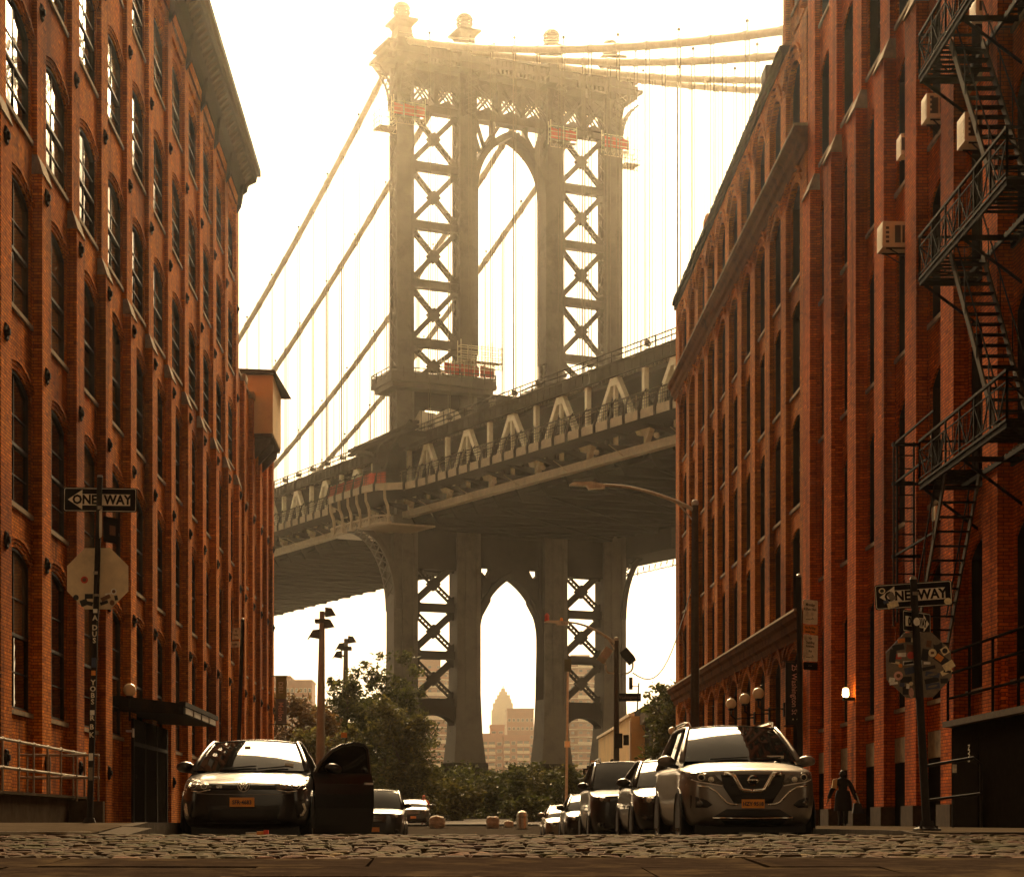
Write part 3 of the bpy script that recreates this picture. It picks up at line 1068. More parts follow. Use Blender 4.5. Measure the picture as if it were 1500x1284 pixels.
def cross(mb, ua, ub, za, zb, s, w_plate, w_lat, dark=False):
    """X brace with gusset, one diagonal plated, one latticed"""
    uc, zc = (ua + ub) / 2, (za + zb) / 2
    up = tuple(BA)
    mb.bar(P(ua, s, za), P(ub, s, zb), w_plate, 0.5, up=up)
    d = Vector((ub - ua, za - zb)).normalized()
    for k in (-1, 1):
        nx, nz = -d.y * k * w_lat / 2, d.x * k * w_lat / 2
        mb.bar(P(ua + nx, s, zb + nz), P(ub + nx, s, za + nz), 0.2, 0.46, up=up)
    n = 13
    for i in range(n):
        t = (i + 0.5) / n
        uu, zz = ua + (ub - ua) * t, zb + (za - zb) * t
        hx_, hz_ = -d.y * w_lat * .5, d.x * w_lat * .5
        mb.bar(P(uu - hx_, s - .2, zz - hz_), P(uu + hx_, s - .2, zz + hz_), 0.44 if i in (0, 1, 6, 11, 12) else 0.2, 0.08, up=up)
    g = 0.95
    mb.prism([P(uc - g, s - 0.3, zc), P(uc, s - 0.3, zc - g * 0.95), P(uc + g, s - 0.3, zc), P(uc, s - 0.3, zc + g * 0.95)], BA * 0.6)
    q = 0.8
    for (uu, zz, du, dz) in ((ua, za, 1, 1), (ub, za, -1, 1), (ua, zb, 1, -1), (ub, zb, -1, -1)):
        mb.prism([P(uu, s - 0.26, zz), P(uu + du * q * 1.3, s - 0.26, zz), P(uu, s - 0.26, zz + dz * q * 1.3)], BA * 0.52)


upper_z = [54.2, 59.7, 67.0, 74.3, 81.6, 88.8]
for (ua, ub) in ((UL[0] + WT / 2, UL[1] - WT / 2), (UL[2] + WT / 2, UL[3] - WT / 2)):
    for za, zb in zip(upper_z, upper_z[1:]):
        mb = MB()
        cross(mb, ua, ub, za + 0.4, zb - 0.4, 0, 0.62, 0.42)
        mb.build('cross_brace', M['br_main'], BR)
    for z in upper_z[1:]:
        mb = MB()
        ubox(mb, ua, ub, -0.45, 0.45, z - 0.4, z + 0.4)
        ubox(mb, ua, ub, -0.6, 0.6, z + 0.4, z + 0.5)
        ubox(mb, ua, ub, -0.6, 0.6, z - 0.5, z - 0.4)
        mb.build('strut', M['br_main'], BR)
lower_z = [13.8, 15.1, 21.0, 26.9, 32.8]
for (ua, ub) in ((UL[0] + 1.5, UL[1] - 1.5), (UL[2] + 1.5, UL[3] - 1.5)):
    for za, zb in zip(lower_z[1:], lower_z[2:]):
        mb = MB()
        cross(mb, ua, ub, za + 0.5, zb - 0.5, 0, 0.8, 0.5)
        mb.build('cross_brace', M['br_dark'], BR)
    for z in lower_z[1:]:
        mb = MB()
        ubox(mb, ua, ub, -0.6, 0.6, z - 0.5, z + 0.5)
        mb.build('strut', M['br_dark'], BR)
    # small arched opening at the foot
    mb = MB()
    uc, hw = (ua + ub) / 2, (ub - ua) / 2
    lo = [P(uc + hw * t, -0.9, 11.6 + 2.0 * math.sqrt(max(0, 1 - t * t))) for t in [i / 6 - 1 for i in range(13)]]
    mb.strip(lo, [(p[0], p[1], 14.6) for p in lo], BA * 1.8)
    mb.build('foot_arch', M['br_dark'], BR)


def pointed(hw, spring, apex, n=14):
    """gothic arch outline from left spring over apex to right spring (u,z)"""
    H = apex - spring
    r = (hw * hw + H * H) / (2 * hw)
    out = []
    for i in range(n + 1):
        z = spring + H * i / n
        dz = z - spring
        out.append((-(math.sqrt(max(0, r * r - dz * dz)) - (r - hw)), z))
    return out + [(-a, b) for a, b in out[::-1][1:]]


# upper and lower portal arches between the middle legs
for (hw, spring, apex, top, band, s0, s1, mt) in ((4.75, 79.6, 86.6, 88.4, 0.85, -1.0, 1.0, 'br_main'), (4.45, 23.5, 31.0, 36.5, 0.8, -0.8, 0.8, 'br_dark')):  # lower arch takes the shaded tone of the same steel
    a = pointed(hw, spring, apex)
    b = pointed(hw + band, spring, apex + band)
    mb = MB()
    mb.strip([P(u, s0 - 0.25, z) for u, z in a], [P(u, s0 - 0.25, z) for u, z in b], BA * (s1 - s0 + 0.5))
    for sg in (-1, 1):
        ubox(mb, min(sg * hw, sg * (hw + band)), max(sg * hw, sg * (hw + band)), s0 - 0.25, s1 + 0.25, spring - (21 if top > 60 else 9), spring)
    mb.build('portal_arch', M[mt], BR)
    mb = MB()
    if top > 60:
        for sg in (-1, 1):
            for ds in (-0.7, 0.7):
                mb.bar(P(sg * 4.9, ds, 88.2), P(sg * 3.6, ds, 84.5), 0.5, 0.2, up=tuple(BA))
                mb.bar(P(sg * 4.9, ds, 82.8), P(sg * 1.6, ds, 88.0), 0.4, 0.2, up=tuple(BA))
            ubox(mb, sg * 2.3 - 0.2, sg * 2.3 + 0.2, -0.6, 0.6, 85.6, 88.4)
        ubox(mb, -5, 5, -0.9, 0.9, 88.35, 89.2)
    else:
        # plated spandrel with small triangular openings left between
        for sg in (-1, 1):
            ol = [(u, z) for u, z in b if u * sg >= -0.001]
            ol = sorted(ol, key=lambda q: -q[1])
            mid = [q for q in ol if q[1] > 30.2]
            low = [q for q in ol if q[1] <= 30.2]
            for seg, tp in ((mid, 36.5), (low, 36.5)):
                pass
            mb.prism([P(sg * 0.0, -0.6, apex + band), P(sg * 2.7, -0.6, 30.2), P(sg * 2.75, -0.6, 36.4), P(0, -0.6, 36.4)], BA * 1.2)
            mb.prism([P(sg * 4.15, -0.6, 27.2), P(sg * 4.7, -0.6, 23.5), P(sg * 5.2, -0.6, 36.4), P(sg * 3.9, -0.6, 36.4)], BA * 1.2)
            mb.prism([P(sg * 2.74, -0.6, 32.2), P(sg * 3.92, -0.6, 32.2), P(sg * 3.92, -0.6, 36.4), P(sg * 2.74, -0.6, 36.4)], BA * 1.2)
            mb.prism([P(sg * 2.74, -0.6, 28.0), P(sg * 3.92, -0.6, 26.0), P(sg * 3.92, -0.6, 31.6), P(sg * 3.3, -0.6, 30.9), P(sg * 2.74, -0.6, 31.9)], BA * 1.2)
    mb.build('arch_spandrel', M[mt], BR)

# top truss: latticed panels between the legs under the cornice
for (ua, ub, n) in ((UL[0] + WT / 2, UL[1] - WT / 2, 2), (UL[1] + WT / 2, UL[2] - WT / 2, 3), (UL[2] + WT / 2, UL[3] - WT / 2, 2)):
    mb = MB()
    st = (ub - ua) / n
    for k in range(n):
        a, b = ua + st * k, ua + st * (k + 1)
        for ds in (-0.7, 0.7):
            for off in (-0.28, 0.28):
                mb.bar(P(a + off, ds, 89.3), P(b + off, ds, 93.2), 0.2, 0.16, up=tuple(BA))
                mb.bar(P(b + off, ds, 89.3), P(a + off, ds, 93.2), 0.2, 0.16, up=tuple(BA))
            mb.prism([P(a, ds, 93.3), P(b, ds, 93.3), P(b, ds, 92.2), P((a + b) / 2, ds, 93.0), P(a, ds, 92.2)], BA * 0.1)
            mb.prism([P(a, ds, 89.2), P(b, ds, 89.2), P((a + b) / 2, ds, 90.0)], BA * 0.1)
        if k:
            ubox(mb, a - 0.28, a + 0.28, -0.95, 0.95, 89.2, 93.4)
    ubox(mb, ua, ub, 0.2, 0.5, 91.6, 93.5)
    mb.build('top_truss', M['br_main'], BR)

# cornice
mb = MB()
ubox(mb, -17.4, 17.4, -2.3, 2.3, 93.6, 94.2)
ubox(mb, -17.9, 17.9, -2.9, 2.9, 94.21, 94.6)
ubox(mb, -17.1, 17.1, -2.1, 2.1, 94.61, 95.6)
ubox(mb, -17.5, 17.5, -2.6, 2.6, 95.61, 95.9)
for u in UL:
    ubox(mb, u - 1.9, u + 1.9, -3.3, 3.3, 93.55, 94.25)
    ubox(mb, u - 2.15, u + 2.15, -3.6, 3.6, 94.26, 94.66)
    ubox(mb, u - 1.6, u + 1.6, -2.7, 2.7, 94.67, 96.2)
cornice = mb.build('tower_cornice', M['br_main'], BR)
mb = MB()
k = -16.9
while k < 17:
    ubox(mb, k, k + 0.3, -2.5, -2.32, 94.75, 95.5)
    ubox(mb, k, k + 0.3, -2.85, -2.35, 93.75, 94.19)
    k += 0.62
stuff(mb.build('dentil', M['br_main'], cornice))
# curved latticed brackets below the cornice
for u in UL:
    for (du, ds) in ((-1, 0), (1, 0), (0, -1)):
        if (du == 1 and u < 14) or (du == -1 and u > -14):
            continue
        mb = MB()
        inner, outer = [], []
        for i in range(9):
            t = i / 8
            z = 88.2 + 5.3 * t
            off = 0.15 + 2.3 * (t ** 2.6)
            if du:
                a, b = P(u + du * (WT / 2 + off), -0.8, z), P(u + du * (WT / 2 + off + 0.22), -0.8, z)
                ext = BA * 1.6
            else:
                a, b = P(u - 0.8, -(WA / 2 + off * 0.8), z), P(u - 0.8, -(WA / 2 + off * 0.8 + 0.22), z)
                ext = BT * 1.6
            inner.append(Vector(a))
            outer.append(Vector(b))
        for q in (0.0, 0.82):
            mb.strip([p + ext * q for p in inner], [p + ext * q for p in outer], ext * 0.18)
        for i in range(8):
            mb.bar(outer[i], outer[i + 1] + ext, 0.14, 0.12)
            mb.bar(outer[i] + ext, outer[i + 1], 0.14, 0.12)
        mb.build('corbel', M['br_main'], BR)
# finials: pedestal and open globe
for u in UL:
    mb = MB()
    prof = [(1.5, 96.2), (1.35, 96.5), (1.0, 97.2), (0.9, 98.2), (1.15, 98.7), (1.5, 98.9), (1.5, 99.2)]
    prev = None
    for r, z in prof:
        cur = [P(u - r, -r * 1.2, z), P(u + r, -r * 1.2, z), P(u + r, r * 1.2, z), P(u - r, r * 1.2, z)]
        if prev:
            mb.hexa(prev + cur)
        prev = cur
    ped = mb.build('pedestal', M['br_main'], BR)
    c = P(u, 0, 100.55)
    gm = MB()
    gm.lathe([(0.62, -1.3), (0.5, -1.1), (0.42, -0.95), (0.6, -0.8), (0.55, -0.6)], (c[0], c[1], c[2]), 12)
    R0 = 1.02
    for k in range(9):
        a = math.pi * k / 9
        gm.tube([(c[0] + R0 * math.sin(t) * math.cos(a), c[1] + R0 * math.sin(t) * math.sin(a), c[2] + R0 * math.cos(t)) for t in [2 * math.pi * j / 16 for j in range(17)]], 0.1, 5, False)
    for zz in (-0.62, -0.3, 0.3, 0.62):
        rr = math.sqrt(R0 * R0 - zz * zz)
        gm.tube([(c[0] + rr * math.cos(t), c[1] + rr * math.sin(t), c[2] + zz) for t in [2 * math.pi * j / 16 for j in range(17)]], 0.12, 5, False)
    gm.lathe([(0.02, 0.55), (0.75, 0.6), (0.5, 0.9), (0.02, 1.06)], c, 12)
    gm.build('finial_globe', M['br_main'], ped)

# main cables with bands, hand ropes
def zcab(s):
    return (97.0 - 0.4 * s + 0.4 / 448 * s * s) if s >= 0 else (97.0 + 0.42 * s + 0.0008 * s * s)


for ci, u in enumerate(UL):
    mb = MB()
    ss = [-140 + 3.5 * i for i in range(40)] + [0] + [3.5 + 3.5 * i for i in range(57)]
    mb.tube([P(u, s, zcab(s)) for s in ss], 0.4, 10)
    cb = mb.build('main_cable', M['br_cable'], BR, smooth=True)
    bands = MB()
    lights = MB()
    for k in range(-22, 33):
        s = 3.0 + 5.85 * k
        d = 0.3
        bands.tube([P(u, s - d, zcab(s - d)), P(u, s + d, zcab(s + d))], 0.475, 8)
        if k % 2 == 0:
            lights.bar(P(u, s, zcab(s) + 0.5), P(u, s, zcab(s) + 1.15), 0.08)
            lights.ball(P(u, s, zcab(s) + 1.25), 0.17, 8, 5)
    stuff(bands.build('cable_band', M['br_cable'], cb))
    for sg in (-0.75, 0.75):
        bands = MB()
        bands.tube([P(u + sg, s, zcab(s) + 0.9) for s in ss], 0.025, 4)
        stuff(bands.build('hand_rope', M['br_cable'], cb))
    stuff(lights.build('cable_lamp', M['br_dark'], cb))
    # hangers, each a pair of ropes with sockets
    for k in range(-15, 30):
        s = 3.0 + 5.85 * k
        if abs(s) < 4:
            continue
        zt, zb_ = zcab(s) - 0.4, zf(s) + 6.6
        if zt - zb_ < 1.5:
            continue
        hm = MB()
        for ds in (-0.32, 0.32):
            hm.bar(P(u, s + ds, zb_), P(u, s + ds, zt), 0.085)
        if zt - zb_ > 4:
            for zz in (zb_ + 1.6, ):
                hm.ball(P(u - 0.2, s - 0.3, zz), 0.34, 7, 5)
                hm.ball(P(u + 0.3, s + 0.35, zz + 0.1), 0.3, 7, 5)
                hm.bar(P(u, s - 0.5, zz - 0.6), P(u, s + 0.5, zz - 0.6), 0.2, 0.3)
        hm.build('hanger', M['br_hanger'], BR)

# ---------------------------------------------------------------- deck
PER = 11.7
S_APEX = [-8.2 - PER * k for k in range(9)] + [-8.2 + PER * k for k in range(1, 14)]
S_APEX = sorted(S_APEX)
SMIN, SMAX = S_APEX[0] - PER / 2, S_APEX[-1] + PER / 2
nodes = [SMIN + PER * k for k in range(len(S_APEX) + 1)]
for (u, mt, near) in ((-14.6, 'br_cream', True), (14.6, 'br_dark', False), (-6.1, 'br_dark', False), (6.1, 'br_dark', False)):  # near truss in the sunlit tone, the others in the shaded one
    tw = 0.55
    for k, (a, b) in enumerate(zip(nodes, nodes[1:])):
        c = (a + b) / 2
        if abs(c) < 4 and near:
            pass
        za, zb_, zc = zf(a) - 1.4, zf(b) - 1.4, zf(c) + 6.0
        pieces = []
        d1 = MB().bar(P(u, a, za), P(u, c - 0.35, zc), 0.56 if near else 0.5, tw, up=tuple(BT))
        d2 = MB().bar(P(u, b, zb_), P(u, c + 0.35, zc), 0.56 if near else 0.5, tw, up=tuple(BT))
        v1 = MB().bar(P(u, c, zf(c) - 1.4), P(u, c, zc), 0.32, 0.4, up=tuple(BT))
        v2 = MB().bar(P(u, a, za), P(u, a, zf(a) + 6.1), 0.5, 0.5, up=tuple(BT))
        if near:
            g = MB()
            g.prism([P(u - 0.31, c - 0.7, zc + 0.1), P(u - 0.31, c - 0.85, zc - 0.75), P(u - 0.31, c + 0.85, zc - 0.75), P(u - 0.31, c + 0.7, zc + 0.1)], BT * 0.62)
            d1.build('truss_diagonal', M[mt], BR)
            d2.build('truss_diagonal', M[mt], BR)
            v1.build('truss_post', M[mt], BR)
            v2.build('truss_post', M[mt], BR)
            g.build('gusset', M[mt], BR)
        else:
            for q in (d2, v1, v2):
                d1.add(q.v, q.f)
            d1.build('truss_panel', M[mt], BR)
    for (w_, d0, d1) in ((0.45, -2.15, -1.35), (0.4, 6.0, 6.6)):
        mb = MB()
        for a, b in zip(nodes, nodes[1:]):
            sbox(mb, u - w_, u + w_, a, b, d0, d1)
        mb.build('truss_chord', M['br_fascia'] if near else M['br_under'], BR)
# road slabs, upper fascia, floor beams, stringers
mb = MB()
for a, b in zip(nodes, nodes[1:]):
    sbox(mb, -14.1, 14.1, a, b, 5.6, 6.3)
    sbox(mb, -14.1, 14.1, a, b, -0.6, -0.1)
mb.build('roadway', M['br_under'], BR)
mb = MB()
for a, b in zip(nodes, nodes[1:]):
    sbox(mb, -15.2, -15.0, a, b, 6.15, 7.4)
    sbox(mb, -15.3, -14.2, a, b, 6.0, 6.14)
    sbox(mb, -15.32, -15.21, a, b, 7.2, 7.42)
    for k in range(8):
        s = a + (b - a) * k / 8
        z = zf(s)
        ubox(mb, -15.3, -15.2, s, s + 0.16, z + 6.15, z + 7.2)
fascia = mb.build('upper_fascia', M['br_dark'], BR)
mb = MB()
for a, b in zip(nodes, nodes[1:]):
    for zz in (8.0, 8.5):
        mb.bar(P(-15.1, a, zf(a) + zz), P(-15.1, b, zf(b) + zz), 0.1)
    for k in range(4):
        s = a + (b - a) * k / 4
        mb.bar(P(-15.1, s, zf(s) + 7.4), P(-15.1, s, zf(s) + 8.5), 0.1)
stuff(mb.build('upper_railing', M['br_dark'], BR))
for k, (a, b) in enumerate(zip(nodes, nodes[1:])):
    for s in (a, (a + b) / 2):
        z = zf(s)
        mb = MB()
        mb.prism([P(-18.1, s - 0.2, z - 0.5), P(-14.6, s - 0.2, z - 1.5), P(-13.5, s - 0.2, z - 3.4), P(13.5, s - 0.2, z - 3.4), P(14.6, s - 0.2, z - 1.5), P(18.1, s - 0.2, z - 0.5), P(14.6, s - 0.2, z - 0.62), P(-14.6, s - 0.2, z - 0.62)][::-1], BA * 0.4)
        ubox(mb, -13.5, 13.5, s - 0.4, s + 0.4, z - 3.5, z - 3.35)
        mb.build('floor_beam', M['br_under'], BR)
mb = MB()
for a, b in zip(nodes, nodes[1:]):
    for u in (-11.5, -9, -3.5, -1.2, 1.2, 3.5, 9, 11.5):
        sbox(mb, u - 0.15, u + 0.15, a, b, -1.7, -0.7)
    sbox(mb, -13.4, 13.4, a, b, -2.62, -2.5)
    for (u0, u1) in ((-13.5, 0), (0, 13.5)):
        mb.bar(P(u0, a, zf(a) - 3.45), P(u1, b, zf(b) - 3.45), 0.3, 0.2)
        mb.bar(P(u1, a, zf(a) - 3.45), P(u0, b, zf(b) - 3.45), 0.3, 0.2)
stuff(mb.build('stringer', M['br_under'], BR))
# service rail hung under the far side, its hangers leave gaps of light
mb = MB()
for a, b in zip(nodes, nodes[1:]):
    sbox(mb, 14.9, 15.2, a, b, -2.85, -2.55)
    for k in range(3):
        s = a + (b - a) * (k + 0.2) / 3
        z = zf(s)
        ubox(mb, 14.95, 15.15, s, s + 1.2, z - 2.6, z - 2.0)
mb.build('service_rail', M['br_under'], BR)
# light conduits below
mb = MB()
for a, b in zip(nodes, nodes[1:]):
    s = a + 2
    mb.bar(P(-17.5, s, zf(s) - 1.3), P(-15, s + 1.5, zf(s) - 2.0), 0.06)
    mb.ball(P(-17.2, s + 3, zf(s) - 1.5), 0.3, 6, 4)
stuff(mb.build('conduit', M['br_fascia'], BR))

# walkway on the near side with fascia, netted railing and curved posts; it swings out round the tower leg
def walk_u(s):
    t = max(0.0, 1 - (s / 11.5) ** 2)
    return -18.3 - (3.6 * min(1, t * 1.7) if abs(s) < 11.5 else 0)


segs = []
for a, b in zip(nodes, nodes[1:]):
    segs += [(a + (b - a) * k / 4, a + (b - a) * (k + 1) / 4) for k in range(4)]
flo, fas, rail = MB(), MB(), MB()
post = None
nets = []
for i, (a, b) in enumerate(segs):
    ua, ub = walk_u(a), walk_u(b)
    za, zb_ = zf(a), zf(b)
    flo.hexa([P(ua + .1, a, za + .1), P(-14.9, a, za + .1), P(-14.9, b, zb_ + .1), P(ub + .1, b, zb_ + .1), P(ua + .1, a, za + .35), P(-14.9, a, za + .35), P(-14.9, b, zb_ + .35), P(ub + .1, b, zb_ + .35)])
    fas.hexa([P(ua, a, za), P(ua + .1, a, za), P(ub + .1, b, zb_), P(ub, b, zb_), P(ua, a, za + .85), P(ua + .1, a, za + .85), P(ub + .1, b, zb_ + .85), P(ub, b, zb_ + .85)])
    for zz, r in ((2.35, .11), (1.75, .07)):
        rail.bar(P(ua + .05, a, za + zz), P(ub + .05, b, zb_ + zz), r)
    for k in range(7):
        t = k / 7
        uu, s_, zz = ua + (ub - ua) * t, a + (b - a) * t, za + (zb_ - za) * t
        rail.bar(P(uu + .05, s_, zz + .85), P(uu + .05, s_, zz + 2.35), 0.05)
    for zz in (1.15, 1.45, 2.05):
        rail.bar(P(ua + .05, a, za + zz), P(ub + .05, b, zb_ + zz), .035)
    pm_ = MB()
    pts = [P(ua - 0.28, a, za - 0.15), P(ua - 0.3, a, za + 0.6), P(ua - 0.12, a, za + 1.1), P(ua - 0.02, a, za + 1.7), P(ua + 0.12, a, za + 2.2), P(ua + 0.5, a, za + 2.75)]
    pm_.tube(pts, [0.15, 0.15, 0.13, 0.11, 0.09, 0.06], 5)
    pm_.build('rail_post', M['br_dark'], BR)
flo.build('walkway', M['br_under'], BR)
fas.build('walkway_fascia', M['br_fascia'], BR)
stuff(rail.build('walkway_railing', M['br_dark'], BR))
# upper walkway hand rails behind (light)
rail = MB()
for i, (a, b) in enumerate(segs):
    for zz in (3.0, 3.4):
        rail.bar(P(-15.6, a, zf(a) + zz), P(-15.6, b, zf(b) + zz), .06)
    if i % 2 == 0:
        rail.bar(P(-15.6, a, zf(a) + 0.3), P(-15.6, a, zf(a) + 3.4), .07)
stuff(rail.build('inner_railing', M['br_fascia'], BR))

# balcony ring below the bulge with brackets and the great curved corbel
ss = [-9 + 18 * k / 12 for k in range(13)]
mb = MB()
for a, b in zip(ss, ss[1:]):
    ua, ub = walk_u(a) + 0.7, walk_u(b) + 0.7
    for (d0, d1, w_) in ((-3.9, -3.65, .3), (-3.0, -2.8, .25)):
        mb.hexa([P(ua, a, zf(a) + d0), P(ua + w_, a, zf(a) + d0), P(ub + w_, b, zf(b) + d0), P(ub, b, zf(b) + d0), P(ua, a, zf(a) + d1), P(ua + w_, a, zf(a) + d1), P(ub + w_, b, zf(b) + d1), P(ub, b, zf(b) + d1)])
    for k in range(3):
        t = k / 3
        mb.bar(P(ua + (ub - ua) * t + .1, a + (b - a) * t, zf(a) - 3.7), P(ua + (ub - ua) * t + .1, a + (b - a) * (t + .3), zf(a) - 2.9), .1)
    mb.hexa([P(ua + .3, a, zf(a) - 4), P(-14, a, zf(a) - 4), P(-14, b, zf(b) - 4), P(ub + .3, b, zf(b) - 4), P(ua + .3, a, zf(a) - 3.8), P(-14, a, zf(a) - 3.8), P(-14, b, zf(b) - 3.8), P(ub + .3, b, zf(b) - 3.8)])
mb.build('balcony_ring', M['br_fascia'], BR)
for s in ss[::2]:
    u = walk_u(s)
    MB().tube([P(u + .1, s, zf(s) + .1), P(u + .15, s, zf(s) - 1.0), P(u + .5, s, zf(s) - 1.8), P(u + .6, s, zf(s) - 2.6), P(u + .55, s, zf(s) - 3.9)], [.17, .2, .22, .18, .2], 6).build('balcony_bracket', M['br_fascia'], BR)
for sg, uo in ((-1, -21.2), (1, 21.2)):
    mb = MB()
    ui = sg * 16.1
    a, b = [], []
    for i in range(11):
        t = i / 10 * math.pi / 2
        a.append((uo + (ui - uo) * math.sin(t), 35.8 - 9.4 * (1 - math.cos(t))))
        b.append((uo + (ui - uo) * math.sin(t) - sg * -0.0 + 0, 35.8 - 9.4 * (1 - math.cos(t)) + 0.7 * math.cos(t)))
    b = [(u - sg * 0.65 * math.sin(i / 10 * math.pi / 2), z) for i, (u, z) in enumerate(b)]
    for (s0, wd) in ((-1.7, 0.4), (1.3, 0.4)):
        mb.strip([P(u, s0, z) for u, z in a], [P(u, s0, z) for u, z in b], BA * wd)
    for i in range(10):
        mb.bar(P(a[i][0], -1.5, a[i][1]), P(a[i + 1][0], 1.5, a[i + 1][1]), .14)
        mb.bar(P(a[i][0], 1.5, a[i][1]), P(a[i + 1][0], -1.5, a[i + 1][1]), .14)
    # web plate above the curve
    for i in range(10):
        mb.prism([P(b[i][0], -0.15, b[i][1]), P(b[i + 1][0], -0.15, b[i + 1][1]), P(b[i + 1][0], -0.15, 36.4), P(b[i][0], -0.15, 36.4)], BA * .3)
    mb.build('great_corbel', M['br_main'] if sg < 0 else M['br_dark'], BR)

# the far side balcony round the outer right leg, a solid dark mass under the deck
mb = MB()
mb.hexa([P(16.2, -13, 34.2), P(22.4, -13, 34.2), P(22.4, 9, 34.6), P(16.2, 9, 34.6), P(16.2, -13, 37.6), P(22.4, -13, 38.4), P(22.4, 9, 39.0), P(16.2, 9, 38.4)])
mb.build('far_balcony', M['br_dark'], BR)
mb = MB()
rng = random.Random(12)
for k in range(14):
    s_ = -12.5 + 1.55 * k
    mb.bar(P(22.2, s_, 34.3), P(22.4, s_ + .5, 33.2 + rng.random()), .14)
    mb.bar(P(22.3, s_, 33.6), P(22.3, s_ + 1.5, 33.5), .1)
stuff(mb.build('pipe_bracket', M['br_dark'], BR))
# tower diaphragm at deck level, wind-shoe ring and portal beam below the maintenance balcony
for (ua, ub) in ((UL[0] + 1, UL[1] - 1), (UL[1] + 1, UL[2] - 1), (UL[2] + 1, UL[3] - 1)):
    mb = MB()
    ubox(mb, ua, ub, -0.9, 0.9, 31.6 if ua not in (UL[1] + 1,) else 36, 38.5)
    mb.build('portal_beam', M['br_dark'], BR)
    mb = MB()
    ubox(mb, ua, ub, -0.9, 0.9, 51.6, 54.0)
    for sg, uu in ((1, ua), (-1, ub)):
        mb.prism([P(uu, -0.7, 51.6), P(uu + sg * 2.2, -0.7, 51.6), P(uu + sg * 0.7, -0.7, 50.2), P(uu, -0.7, 47.5)], BA * 1.4)
    mb.build('portal_beam', M['br_dark'], BR)
mb = MB()
c = Vector(P(-18.6, -3.4, 0))
rx = BA
for k in range(20):
    a0, a1 = 2 * math.pi * k / 20, 2 * math.pi * (k + 1) / 20
    q = lambda a, r: c + rx * (r * math.cos(a)) + Vector((0, 0, 44.6 + r * math.sin(a)))
    mb.prism([q(a0, 1.5), q(a1, 1.5), q(a1, 2.1), q(a0, 2.1)], BT * 1.4)
for dz in (2.1, 2.6):
    mb.bar(c + rx * -11 + Vector((0, 0, 43.9 + dz * 1.1)), c + rx * 11 + Vector((0, 0, 44.2 + dz * 1.1)), 0.5, 0.35)
mb.bar(c + rx * -9 + Vector((0, 0, 47.2)), c + rx * -2 + Vector((0, 0, 45)), 0.35)
mb.bar(c + rx * 9 + Vector((0, 0, 47.2)), c + rx * 2 + Vector((0, 0, 45)), 0.35)
mb.hexa([P(-18.5, -9, 46.2), P(-14, -9, 46.2), P(-14, 6, 46.2), P(-18.5, 6, 46.2), P(-18.5, -9, 46.9), P(-14, -9, 46.9), P(-14, 6, 46.9), P(-18.5, 6, 46.9)])
mb.hexa([P(-17.6, -1.8, 41), P(-14, -1.8, 41), P(-14, 2.4, 41), P(-17.6, 2.4, 41), P(-17.6, -1.8, 46.2), P(-14, -1.8, 46.2), P(-14, 2.4, 46.2), P(-17.6, 2.4, 46.2)])
mb.build('ring_girder', M['br_dark'], BR)

# maintenance balcony around the shafts above the deck
mb = MB()
ubox(mb, -17.4, -3.2, -3.4, 3.4, 54.0, 54.5)
ubox(mb, -17.0, -3.6, -3.0, 3.0, 53.4, 53.98)
ubox(mb, 3.2, 17.4, -3.4, 3.4, 54.0, 54.5)
bal = mb.build('tower_balcony', M['br_main'], BR)
rl = MB()
for (u0, u1) in ((-17.3, -3.3), (3.3, 17.3)):
    cor = [(u0, -3.3), (u1, -3.3), (u1, 3.3), (u0, 3.3), (u0, -3.3)]
    for (p, q) in zip(cor, cor[1:]):
        for zz in (54.9, 55.3, 55.75):
            rl.bar(P(p[0], p[1], zz), P(q[0], q[1], zz), .1)
        n = 9 if p[1] == q[1] else 4
        for k in range(n):
            t = k / n
            rl.bar(P(p[0] + (q[0] - p[0]) * t, p[1] + (q[1] - p[1]) * t, 54.4), P(p[0] + (q[0] - p[0]) * t, p[1] + (q[1] - p[1]) * t, 55.8), .14)
        rl.hexa([P(p[0], p[1] - .02, 54.5), P(q[0], q[1] - .02, 54.5), P(q[0], q[1] + .02, 54.5), P(p[0], p[1] + .02, 54.5), P(p[0], p[1] - .02, 55.2), P(q[0], q[1] - .02, 55.2), P(q[0], q[1] + .02, 55.2), P(p[0], p[1] + .02, 55.2)])
stuff(rl.build('balcony_railing', M['br_main'], bal))
